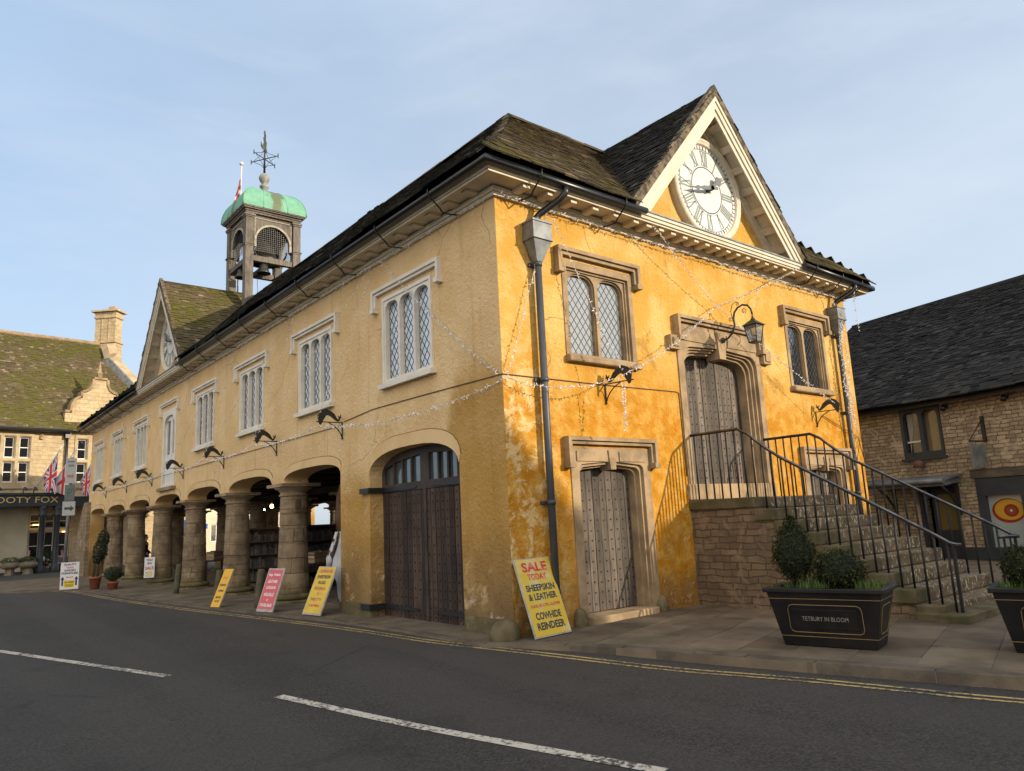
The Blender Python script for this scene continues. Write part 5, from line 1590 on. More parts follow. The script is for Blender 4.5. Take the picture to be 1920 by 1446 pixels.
light_string(catenary((1.06,YE,6.46), (1.92,-0.62,3.80), 0.05), 'string of lights crossing the left leaded window down to the bracket')
light_string(catenary((0.0,-0.12,3.62), (1.90,-0.60,3.72), 0.16), 'string of lights from the sunlit corner to the bracket under the leaded window')
light_string(catenary((1.92,-0.62,3.74), (5.28,-0.16,5.48), 0.12)+catenary((5.28,-0.16,5.48), (8.06,-0.52,6.70), 0.05)[1:], 'light string rising over the upper door hood to the right pediment corner')
light_string(catenary((3.30,-0.40,6.60), (5.28,-0.17,5.48), 0.05)+catenary((5.28,-0.17,5.48), (8.72,-0.55,3.72), 0.06)[1:], 'light string falling across the sunlit wall to the right window bracket')
light_string(catenary((1.86,-0.64,3.66), (1.88,-0.64,2.86), 0.0, 8)+catenary((1.88,-0.64,2.86), (1.96,-0.62,3.66), 0.0, 8)[1:], 'short loop of lights hanging below the left sunlit bracket')
light_string(catenary((0.05,-0.11,6.50), (5.3,-0.12,6.44), 0.03, 30)+catenary((5.3,-0.12,6.44), (W-0.7,-0.12,6.46), 0.04, 30)[1:], 'long string of lights along the foot of the sunlit cornice', 0.05, 0.045)
for k in range(3):
    light_string([(10.0+0.05*k+RL.uniform(-.08,.08), -0.20-0.03*k, 6.40-0.35*j-0.2*k) for j in range(9)], ['left', 'middle', 'right'][k]+' strand of the lights bundled round the far right downpipe', 0.03, 0.05)
light_string([(W-0.35, -0.45, 6.55-0.12*j) for j in range(9)], 'short strand of lights hanging from the far right eaves corner')
# side wall zigzag between eaves and brackets, and the swags between brackets
EV = [(-0.10, Y0+PP*i+d, 6.46) for i, d in ((0,1.05), (1,0.6), (2,0.5), (3,0.4), (5,-0.2), (6,0.0), (7,-0.1))]
light_string(catenary((-0.10,3.35,6.46), (-0.05,0.05,3.70), 0.08), 'light string slanting over the nearest side window to the corner')
nm = ['first', 'second', 'third', 'fourth', 'fifth', 'sixth', 'seventh']
for k in range(7):
    ye = [3.55, 7.3, 11.1, 14.9, 20.9, 24.2, 28.0][k]
    light_string(catenary((-0.10,ye,6.46), (-0.55,BR_Y[k],3.70), 0.04), 'light string dropping steeply from the eaves to the %s side wall bracket' % nm[k], 0.09, 0.03)
    if k < 6 and k != 3: light_string(catenary((-0.10,ye+0.15,6.46), (-0.55,BR_Y[k+1],3.70), 0.04), 'light string slanting from the eaves away to the %s side wall bracket' % nm[k+1], 0.09, 0.03)
light_string(catenary((0.0,-0.08,3.62), (-0.56,BR_Y[0],3.56), 0.22, 26), 'swag of lights from the corner to the first side wall bracket', 0.045, 0.045)
for k in range(6):
    light_string(catenary((-0.56,BR_Y[k],3.56), (-0.56,BR_Y[k+1],3.56), 0.12, 16), 'swag of lights between the %s and %s side wall brackets' % (nm[k], nm[k+1]), 0.055, 0.045)
light_string(catenary((-0.06,0.1,6.50), (-0.06,15.0,6.48), 0.0, 40), 'long string of lights along the near half of the side wall cornice', 0.06, 0.05)
light_string(catenary((-0.06,15.0,6.48), (-0.06,L-0.3,6.50), 0.0, 30), 'long string of lights along the far half of the side wall cornice', 0.10, 0.05)
def cable(path, label, r=0.008):
    m_ = MB(); m_.tube(path, r, 5)
    return tag(m_.build('cable', M['cable']), label, 'cable')
cable([(-0.012,5.05,3.66), (-0.012,3.88,3.74), (-0.012,2.2,3.73), (-0.012,0.0,3.70), (0.0,-0.012,3.70), (2.1,-0.012,3.70), (4.0,-0.012,3.72), (4.08,-0.012,3.70), (4.10,-0.012,2.2)], 'thin brown cable pinned across both walls at the near corner')
cable(catenary((-0.02,5.2,3.60), (-0.02,BR_Y[-1],3.58), 0.0, 4), 'thin brown cable pinned along the side wall behind the brackets')
cable([(10.05,-0.16,3.5), (10.02,-0.18,2.9), (10.2,-0.16,2.55), (10.6,-0.05,2.9), (W+0.02,-0.03,3.3), (W+0.05,-0.03,2.9), (10.75,-0.06,2.6), (10.6,-0.05,3.1), (9.1,-0.03,3.55)], 'tangled loops of cable by the far right downpipe', 0.009)

# ------------------------------------------------------------------ boards and signs
M['board_yellow'] = simple('yellow_sign_paint', (0.66,0.46,0.04), 0.55, (0.55,0.38,0.05), 3)
M['board_pale'] = simple('pale_yellow_sign_paint', (0.62,0.43,0.035), 0.6, (0.60,0.50,0.24), 5, lo=0.45, hi=0.7)
M['board_orange'] = simple('orange_sign_paint', (0.66,0.36,0.02), 0.55)
M['board_pink'] = simple('pink_red_sign_paint', (0.56,0.10,0.11), 0.55)
M['board_white'] = simple('white_sign_paint', (0.68,0.68,0.68), 0.5)
M['board_edge'] = simple('worn_board_edge', (0.42,0.40,0.36), 0.8, (0.3,0.28,0.25), 8)
M['ink_red'] = simple('red_lettering', (0.50,0.035,0.035), 0.55, (0.60,0.16,0.12), 9, lo=0.45, hi=0.6)
M['ink_dark'] = simple('dark_lettering', (0.028,0.035,0.05), 0.55, (0.10,0.10,0.09), 14, lo=0.5, hi=0.62)
M['ink_white'] = simple('white_lettering', (0.70,0.66,0.64), 0.55)
M['ink_navy'] = simple('navy_lettering', (0.015,0.025,0.10), 0.55)
M['ink_yellow'] = simple('yellow_lettering', (0.70,0.50,0.02), 0.55)
def board(name, label, b0, b1, t0, face, lines, margin=0.0, legs=None, grp='advertising boards', th=0.03, arrows=False):
    b0, b1, t0 = Vector(b0), Vector(b1), Vector(t0)
    u = (b1-b0); w = u.length; u.normalize(); v = (t0-b0); v = v-u*v.dot(u); h = v.length; v.normalize(); n = u.cross(v)
    t = thing(name, label, 'sign', b0+u*(w/2), 0, grp)
    m_ = MB(); m_.obox(b0-n*th, u*w, v*h, n*th); m_.build('panel', M['board_edge'], t, bevel=0.004)
    m_ = MB(); g = margin; m_.obox(b0+u*g+v*g*1.6, u*(w-2*g), v*(h-g*2.6), n*0.004); m_.build('painted_face', face, t)
    by = {}
    for (txt, fw, fh, yf, mat) in lines:
        m_ = by.setdefault(txt, (MB(), mat))[0]
        text_into(m_, txt, 0.1, (b0+u*(w/2)+v*(h*yf), u, v, n), bold=0.0035, depth=0.0065, fit=(w*fw, h*fh))
    if arrows:
        for s_ in (-1, 1):
            c = b0+u*(w/2+s_*w*0.36)+v*h*0.30; m_ = MB()
            m_.plate([(-0.025,-0.14),(0.025,-0.14),(0.025,0.06),(0.06,0.06),(0,0.16),(-0.06,0.06),(-0.025,0.06)], [], (c,u,v,n), 0.0045, 0.0066)
            m_.build('arrow', M['ink_navy'], t)
        m_ = MB(); m_.obox(b0+u*w*0.22+v*h*0.08+n*0.0045, u*w*0.56, v*h*0.26, n*0.002); m_.build('yellow_panel', M['ink_yellow'], t)
        for txt, yf, fw, fh in (('IN HERE',0.27,0.48,0.07), ('TODAY',0.15,0.44,0.08)):
            q = MB(); text_into(q, txt, 0.1, (b0+u*(w/2)+v*(h*yf), u, v, n), bold=0.002, depth=0.0085, fit=(w*fw, h*fh)); q.build('lettering', M['ink_dark'], t)
    for m_, mat in by.values(): m_.build('lettering', mat, t)
    if legs:
        m_ = MB()
        for q in (0.06, w-0.06): m_.tube([b0+u*q+v*h*0.95-n*0.03, b0+u*q-n*legs-Vector((0,0,0))], 0.014, 5)
        m_.build('prop', M['board_edge'], t)
    return t
R_, D_ = M['ink_red'], M['ink_dark']
board('sale_board', 'yellow board reading SALE TODAY SHEEPSKIN leaning at the sunlit building corner', (0.0,-0.46,0.012), (0.73,-0.38,0.012), (0.03,-0.09,1.04), M['board_pale'],
      [('SALE',0.70,0.125,0.885,R_), ('TODAY',0.54,0.085,0.755,R_), ('SHEEPSKIN',0.80,0.085,0.615,D_), ('& LEATHER',0.78,0.085,0.50,D_), ('RUGS, BOOTS, GLOVES',0.82,0.045,0.385,R_), ('COWHIDE',0.70,0.092,0.26,D_), ('REINDEER',0.76,0.092,0.135,D_)], 0.012)
board('sale_board', 'long yellow board reading CLEARANCE SHEEPSKIN RUGS, leaning beside the hanging cowhide', (-0.62,5.66,0.012), (-0.55,5.02,0.012), (-0.24,5.66,0.87), M['board_yellow'],
      [('CLEARANCE',0.72,0.065,0.90,R_), ('SHEEPSKIN',0.72,0.07,0.78,D_), ('RUGS',0.40,0.065,0.66,D_), ('SECONDS',0.60,0.06,0.54,R_), ('&',0.08,0.05,0.43,R_), ('REJECTS',0.56,0.065,0.31,R_), ('HALF PRICE',0.55,0.05,0.19,R_)], 0.02)
board('sale_board', 'pink red board with white lettering leaning between two arcade columns', (-0.97,7.10,0.012), (-0.85,6.56,0.012), (-0.66,7.10,0.84), M['board_pink'],
      [('Bags, Wallets',0.72,0.075,0.84,M['ink_white']), ('LEATHER',0.60,0.07,0.69,M['ink_white']), ('LUGGAGE',0.58,0.065,0.55,M['ink_white']), ('HOLDALLS',0.60,0.075,0.39,M['ink_white']), ('&',0.08,0.05,0.27,M['ink_white']), ('TRAVEL BAGS',0.74,0.07,0.15,M['ink_white'])], 0.035)
board('sale_board', 'narrow orange board leaning against a timber post between the columns', (-1.24,9.12,0.012), (-1.15,8.82,0.012), (-0.92,9.30,0.80), M['board_orange'],
      [('TODAY',0.55,0.05,0.76,R_), ('SHEEPSKIN',0.72,0.055,0.57,D_), ('COWHIDE',0.62,0.055,0.42,D_), ('REINDEER',0.6,0.055,0.25,D_), ('RUGS',0.5,0.05,0.15,D_)])
board('sale_board', 'white board advertising teak garden furniture by the foot of the parking sign', (-2.50,20.62,0.012), (-1.97,20.48,0.012), (-2.48,20.66,0.90), M['board_white'],
      [('QUALITY',0.68,0.085,0.905,M['ink_navy']), ('TEAK',0.42,0.07,0.80,R_), ('GARDEN',0.62,0.075,0.70,M['ink_navy']), ('FURNITURE',0.84,0.08,0.595,M['ink_navy']), ('SALE',0.38,0.06,0.45,R_)], 0.012, 0.4, arrows=True)
board('sale_board', 'small white SALE board standing behind a column far down the arcade', (-0.26,19.3,0.25), (0.04,19.2,0.25), (-0.26,19.4,0.92), M['board_white'],
      [('TODAY',0.6,0.10,0.86,M['ink_navy']), ('BIG',0.4,0.10,0.70,M['ink_navy']), ('SALE',0.82,0.15,0.47,R_), ('MORE',0.62,0.12,0.25,M['ink_yellow']), ('INSIDE',0.62,0.12,0.11,M['ink_yellow'])])

# ------------------------------------------------------------------ parking sign post
M['galv'] = simple('grey_sign_post', (0.16,0.16,0.165), 0.5, (0.12,0.12,0.12), 6)
PS = thing('parking_sign', 'grey street sign post with a white arrow plate and zone plate', 'street sign', (-2.30,21.3,0))
m_ = MB(); m_.tube([(-2.30,21.3,0), (-2.24,21.3,4.45)], 0.055, 10); m_.build('post', M['galv'], PS)
def plate_sign(z0, z1, w, face, txts, back='galv', dx=0.0, ang=0.35):
    u = Vector((cos(ang), -sin(ang)*0.4, 0)).normalized(); v = Vector((0,0,1)); n = u.cross(v)
    o = Vector((-2.27+dx,21.24,0))
    m_ = MB(); m_.obox(o-u*w/2+v*z0, u*w, v*(z1-z0), n*0.02); p = m_.build('plate', face, PS, bevel=0.004)
    for (s_, fw, fh, zf, mat) in txts:
        q = MB(); text_into(q, s_, 0.1, (o+v*(z0+(z1-z0)*zf)+n*0.02, u, v, n), bold=0.002, depth=0.004, fit=(w*fw, (z1-z0)*fh)); q.build('lettering', mat, p)
    return o, u, v, n, p
M['plate_grey'] = simple('dull_white_plate', (0.40,0.42,0.40), 0.5)
M['sign_green'] = simple('green_sign_paint', (0.02,0.16,0.06), 0.5)
plate_sign(3.55, 4.42, 0.32, M['plate_grey'], [('Parking',0.7,0.10,0.85,M['ink_dark']), ('zone',0.5,0.08,0.70,M['ink_dark']), ('ends',0.6,0.16,0.30,M['ink_red'])])
plate_sign(2.95, 3.50, 0.30, M['galv'], [('P',0.5,0.55,0.5,M['sign_green'])])
o, u, v, n, p = plate_sign(2.45, 2.93, 0.38, M['plate_grey'], [])
q = MB(); q.plate([(-0.13,-0.04),(0.05,-0.04),(0.05,-0.10),(0.15,0.0),(0.05,0.10),(0.05,0.04),(-0.13,0.04)], [], (o+v*2.69+n*0.021,u,v,n), 0.0, 0.004); q.build('arrow', M['ink_dark'], p)

# ------------------------------------------------------------------ leaf clumps
M['leaf_box'] = simple('box_leaf', (0.026,0.036,0.007), 0.6, (0.05,0.062,0.012), 14, spec=0.35, island=0.5)
M['leaf_dark'] = simple('dark_leaf', (0.013,0.020,0.006), 0.6, (0.028,0.036,0.010), 9, spec=0.35, island=0.5)
M['leaf_core'] = simple('shrub_dark_core', (0.008,0.012,0.005), 0.9)
M['twig'] = simple('brown_twig', (0.06,0.042,0.028), 0.85)
def leafball(mb, c, rad, n, size, R, shape=None, shell=0.30):
    for _ in range(n):
        z = R.uniform(-1,1); a = R.uniform(0, 2*pi); q = math.sqrt(1-z*z)
        d = Vector((q*cos(a), q*sin(a), z))
        k = 1-shell*R.random()**1.5
        bump = 1+0.07*sin(7*a+3*z)*cos(5*z+a)+R.uniform(-0.03,0.05)
        s_ = shape(z) if shape else 1.0
        p = Vector(c)+Vector((d.x*rad[0]*s_, d.y*rad[1]*s_, d.z*rad[2]))*k*bump
        nr = (d+Vector((R.uniform(-.8,.8), R.uniform(-.8,.8), R.uniform(-.5,.9)))).normalized()
        t = nr.orthogonal().normalized(); t = (Matrix.Rotation(R.uniform(0,2*pi), 3, nr) @ t)
        b_ = nr.cross(t); l = size*R.uniform(0.6,1.3); w = l*0.55
        mb.quad(p-t*l*0.5, p+b_*w*0.5, p+t*l*0.5+nr*l*0.12, p-b_*w*0.5)
def blades(mb, x0, x1, y0, y1, z, n, h, R, w=0.012):
    for _ in range(n):
        x, y = R.uniform(x0,x1), R.uniform(y0,y1); a = R.uniform(0,2*pi); hh = h*R.uniform(0.5,1.15)
        lx, ly = R.uniform(-0.25,0.25)*hh, R.uniform(-0.25,0.25)*hh
        d = Vector((cos(a), sin(a), 0))*w*0.5
        p = Vector((x,y,z)); q = p+Vector((lx*0.4,ly*0.4,hh*0.6)); t = p+Vector((lx,ly,hh))
        i = mb.pts([p-d, p+d, q+d*0.8, q-d*0.8, t]); mb.face((i,i+1,i+2,i+3)); mb.face((i+3,i+2,i+4))

# ------------------------------------------------------------------ black planters
M['planter'] = simple('black_planter_gloss', (0.007,0.007,0.0075), 0.4, (0.014,0.012,0.011), 3, bump=0.08, bscale=9, spec=0.25)
M['gold'] = simple('dull_gold_line', (0.24,0.15,0.06), 0.5)
M['soil'] = simple('dark_soil', (0.02,0.015,0.01), 0.95, bump=0.6)
M['daff'] = simple('daffodil_leaf', (0.04,0.075,0.010), 0.55, (0.07,0.115,0.016), 6, island=0.4)
M['letter_grey'] = simple('grey_raised_letter', (0.22,0.205,0.18), 0.5)
def planter(loc, rz, label, text):
    t = thing('planter', label, 'planter', loc, rz, 'black flower planters')
    bx, by, tx, ty, H = 0.50, 0.23, 0.625, 0.33, 0.61
    m_ = MB()
    i = m_.pts([(-bx,-by,0),(bx,-by,0),(bx,by,0),(-bx,by,0),(-tx,-ty,H),(tx,-ty,H),(tx,ty,H),(-tx,ty,H)])
    for q in ((0,3,2,1),(0,1,5,4),(1,2,6,5),(2,3,7,6),(3,0,4,7)): m_.face([i+k for k in q])
    m_.build('body', M['planter'], t, local=True, bevel=0.01)
    m_ = MB(); e = 0.035
    for (x0,x1,y0,y1) in ((-tx-e,tx+e,-ty-e,-ty+0.04),(-tx-e,tx+e,ty-0.04,ty+e),(-tx-e,-tx+0.04,-ty+0.041,ty-0.041),(tx-0.04,tx+e,-ty+0.041,ty-0.041)): m_.box(x0,x1,y0,y1,H-0.005,H+0.05)
    m_.build('rim', M['planter'], t, local=True, bevel=0.012)
    m_ = MB(); m_.box(-tx+0.02,tx-0.02,-ty+0.02,ty-0.02,H-0.06,H-0.01); m_.build('soil', M['soil'], t, local=True)
    # sunk panel with a fine gold outline on the front, gold line near the foot and under the rim
    def fr_side(sg, ax):
        if ax == 'y': a, b_ = Vector((0,-by*sg,0)), Vector((0,-ty*sg,H)); u = Vector((sg,0,0)); hw0, hw1 = bx, tx
        else: a, b_ = Vector((bx*sg,0,0)), Vector((tx*sg,0,H)); u = Vector((0,sg,0)); hw0, hw1 = by, ty
        v = (b_-a).normalized(); n = u.cross(v)
        return a, u, v, n, hw0, hw1, (b_-a).length
    g = MB()
    for sg, ax in ((1,'y'), (-1,'y'), (1,'x'), (-1,'x')):
        a, u, v, n, h0, h1, ln = fr_side(sg, ax)
        def hw(z): return h0+(h1-h0)*z/ln
        for z in (0.115, ln-0.075):
            g.obox(a-u*hw(z)+v*z+n*0.002, u*2*hw(z), v*0.006, n*0.003)
        z0, z1, c = 0.165, ln-0.14, 0.05
        w0, w1 = hw(z0)-0.12, hw(z1)-0.20
        if ax == 'x': w0, w1, c = hw(z0)-0.08, hw(z1)-0.10, 0.03
        if ax == 'y': w0 = w1 = 0.40
        ol = [(-w0+c,z0),(w0-c,z0),(w0-c*0.3,z0+c*0.3),(w0,z0+c),(w1,z1-c),(w1-c*0.3,z1-c*0.3),(w1-c,z1),(-w1+c,z1),(-w1+c*0.3,z1-c*0.3),(-w1,z1-c),(-w0,z0+c),(-w0+c*0.3,z0+c*0.3)]
        g.tube([a+u*p[0]+v*p[1]+n*0.004 for p in ol], 0.0045, 4, closed=True)
    g.build('gold_line', M['gold'], t, local=True)
    a, u, v, n, h0, h1, ln = fr_side(1, 'y')
    m_ = MB(); m_.obox(a-u*0.35+v*0.205+n*0.001, u*0.70, v*0.225, n*0.008); m_.build('name_panel', M['planter'], t, local=True, bevel=0.006)
    m_ = MB(); m_.m = 0; text_into(m_, text, 0.07, (a+v*0.325+n*0.009, u, v, n), bold=0.0, depth=0.003, fit=(0.50, 0.048)); m_.build('lettering', M['letter_grey'], t, local=True)
    M_ = WM[t.name]
    R = random.Random(int(abs(loc[0])*100))
    return t, M_
def shrub(M_, x, y, z0, kind, label, R):
    c0 = M_ @ Vector((x,y,z0))
    t = thing('box_shrub', label, 'shrub', c0, 0, 'clipped box shrubs')
    m_ = MB()
    if kind == 'cone':
        c = c0+Vector((0,0,0.47)); rad = (0.265,0.265,0.40); sh = lambda z: (1.0 if z < -0.2 else max(0.30, 1.0-0.50*(z+0.2)**1.3))
        for k in range(9): a = R.uniform(0,6.28); m_.tube([c0, c0+Vector((0.08*cos(a),0.08*sin(a),0.13)), c0+Vector((0.16*cos(a),0.16*sin(a),0.32))], [0.012,0.006,0.004], 5)
    else:
        c = c0+Vector((0,0,0.225)); rad = (0.29,0.29,0.235); sh = None
        for k in range(7): a = R.uniform(0,6.28); m_.tube([c0, c0+Vector((0.10*cos(a),0.10*sin(a),0.16))], [0.012,0.005], 5)
    m_.build('stem', M['twig'], t)
    m_ = MB(); leafball(m_, c, rad, 4200 if kind == 'cone' else 3600, 0.033, R, sh, 0.34)
    for _ in range(45):
        a = R.uniform(0,6.28); z = R.uniform(-0.6,0.95); q = math.sqrt(1-z*z)*(sh(z) if sh else 1); p = c+Vector((rad[0]*q*cos(a), rad[1]*q*sin(a), rad[2]*z)); d = (p-c).normalized(); leafball(m_, p+d*R.uniform(0.01,0.04), (0.018,0.018,0.025), 5, 0.03, R); m_.build('foliage', M['leaf_box'], t)
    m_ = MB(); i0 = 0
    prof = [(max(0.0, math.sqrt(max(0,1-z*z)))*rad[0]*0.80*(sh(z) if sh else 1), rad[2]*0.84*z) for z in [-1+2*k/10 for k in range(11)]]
    m_.lathe(prof, c, 14); m_.build('light_stop_core', M['leaf_core'], t)  # solid dark core added to block light between the leaves
PA = math.atan2(-1.06, 0.24)          # front faces the road
pt, PM = planter((1.79,-3.66,0.0), PA, 'black planter lettered TETBURY IN BLOOM with a tall and a round shrub', 'TETBURY IN BLOOM')
Rp = random.Random(31)
shrub(PM, -0.36, 0.02, 0.61, 'cone', 'tall egg shaped clipped shrub in the lettered planter', Rp)
shrub(PM, 0.13, 0.02, 0.61, 'ball', 'low round clipped shrub in the lettered planter', Rp)
def daffs(M_, label, R, spans):
    b_ = MB()
    for (a, c, n, h) in spans: blades(b_, a, c, -0.30, 0.28, 0.60, n, h, R, 0.012)
    b_.v = [M_ @ p for p in b_.v]
    o = b_.build('spring_bulb_leaves', M['daff']); tag(o, label, 'plants', kind='stuff')
daffs(PM, 'green daffodil leaves growing round the shrubs in the lettered planter', Rp, [(-0.60,-0.45,60,0.10), (-0.25,0.05,230,0.16), (-0.45,-0.2,90,0.12), (0.30,0.60,260,0.13)])
pt2, PM2 = planter((2.64,-5.76,0.0), PA, 'black planter cut off by the right edge of the picture', 'TETBURY IN BLOOM')
shrub(PM2, -0.26, 0.05, 0.61, 'ball', 'low round clipped shrub in the planter at the right edge', Rp)
shrub(PM2, 0.16, 0.1, 0.61, 'cone', 'tall clipped shrub in the planter at the right edge', Rp)
daffs(PM2, 'green daffodil leaves growing in the planter at the right edge', Rp, [(-0.58,0.1,300,0.13), (0.2,0.6,150,0.13)])

# ------------------------------------------------------------------ guard stone, timber posts, pots
Rg = random.Random(5)
m_ = MB(); m_.ball((0,0,0.04), 0.23, 0.22, 0.23, 14, 10, 0.05, Rg)
o = m_.build('guard_stone', M['mossystone'], None); o.location = (-0.17,-0.02,0)
tag(o, 'rounded mossy guard stone at the foot of the sunlit corner', 'stone')
M['post'] = simple('green_grey_timber', (0.10,0.09,0.055), 0.9, (0.065,0.065,0.035), 5, bump=0.4)
for (x, y, ln, lb) in ((-0.62,7.95,0.80,'short weathered timber post behind the pink board'), (-0.72,10.35,0.74,'short weathered timber post behind the orange board'), (-0.55,14.4,0.80,'short leaning timber post beside the third arcade column from the gate')):
    m_ = MB(); m_.lathe([(0.085,-0.05),(0.085,0.2),(0.08,0.6),(0.078,ln-0.02),(0.06,ln),(0,ln)], (0,0,0), 12)
    o = m_.build('timber_post', M['post']); o.location = (x,y,0); o.rotation_euler = (0.03, 0.09, 0)
    tag(o, lb, 'post', 'timber guard posts')
M['terracotta'] = simple('terracotta', (0.30,0.10,0.045), 0.8, (0.22,0.08,0.04), 6, bump=0.1)
def pot(x, y, r, h, label, plant):
    t = thing('flower_pot', label, 'plant pot', (x,y,0), 0, 'terracotta pots by the columns')
    m_ = MB(); m_.lathe([(r*0.68,0.0),(r*0.95,h*0.82),(r*1.04,h*0.82),(r*1.06,h),(r*0.9,h),(r*0.86,h*0.88),(0,h*0.88)], (x,y,0), 18); m_.build('pot', M['terracotta'], t)
    R = random.Random(int(y*10)); m_ = MB()
    s_ = MB()
    if plant == 'canes':
        for k in range(6): a = k*1.05; s_.tube([(x+0.08*cos(a),y+0.08*sin(a),h*0.8), (x+0.13*cos(a)+0.1,y+0.13*sin(a)+0.05,1.15+0.1*(k%3))], 0.014, 5)
        leafball(m_, (x+0.12,y+0.05,1.25), (0.22,0.22,0.34), 700, 0.08, R); leafball(m_, (x+0.20,y+0.05,1.62), (0.17,0.17,0.30), 500, 0.08, R); leafball(m_, (x+0.02,y-0.05,1.0), (0.15,0.15,0.2), 250, 0.08, R)
    else:
        s_.tube([(x,y,h*0.8),(x,y,h+0.15)], 0.02, 5); leafball(m_, (x,y,h+0.24), (0.24,0.24,0.21), 1300, 0.045, R)
    s_.build('stem', M['twig'], t); m_.build('foliage', M['leaf_dark'], t)
pot(-1.60,19.85,0.19,0.40,'terracotta pot with a tall bushy plant on canes','canes')
pot(-1.28,18.75,0.16,0.24,'terracotta pot with a round dark shrub, nearer of two close together','ball')
pot(-1.22,19.25,0.16,0.24,'terracotta pot with a round dark shrub, farther of two close together','ball')

# ------------------------------------------------------------------ people
def skin_mesh(name, pts, edges, mat, parent, level=2):
    """pts = {key:(x,y,z,r[,r2])}; first key is the root (pelvis); one skinned surface"""
    keys = list(pts)
    me = bpy.data.meshes.new(name)
    me.from_pydata([pts[k][:3] for k in keys], [(keys.index(a), keys.index(b_)) for a, b_ in edges], [])
    ob = bpy.data.objects.new(name, me); COL.objects.link(ob)
    md = ob.modifiers.new('skin', 'SKIN'); md.branch_smoothing = 0.6
    for i, k in enumerate(keys):
        sv = me.skin_vertices[0].data[i]; r = pts[k][3]; sv.radius = (r, pts[k][4] if len(pts[k]) > 4 else r); sv.use_root = (i == 0)
    ss = ob.modifiers.new('sub', 'SUBSURF'); ss.levels = level; ss.render_levels = level
    dg = bpy.context.evaluated_depsgraph_get()
    m2 = bpy.data.meshes.new_from_object(ob.evaluated_get(dg)); m2.name = name
    bpy.data.objects.remove(ob); bpy.data.meshes.remove(me)
    m2.materials.clear(); m2.materials.append(mat)
    for p in m2.polygons: p.use_smooth = True
    o = bpy.data.objects.new(name, m2); COL.objects.link(o); o.parent = parent; WM[o.name] = WM[parent.name].copy()
    return o
M['skin'] = simple('skin', (0.45,0.26,0.19), 0.55, (0.40,0.21,0.15), 8)
M['hair_grey'] = simple('grey_hair', (0.30,0.28,0.26), 0.7, (0.2,0.19,0.18), 20)
M['hair_dark'] = simple('dark_hair', (0.035,0.025,0.02), 0.6)
M['coat_black'] = simple('black_coat', (0.014,0.015,0.019), 0.85, (0.022,0.022,0.026), 6)
M['trouser'] = simple('dark_trousers', (0.02,0.022,0.03), 0.85)
M['coat_grey'] = simple('grey_jumper', (0.12,0.12,0.13), 0.85)
M['eye'] = simple('eye', (0.03,0.02,0.015), 0.3)
M['shoe'] = simple('dark_shoe', (0.015,0.012,0.010), 0.5)
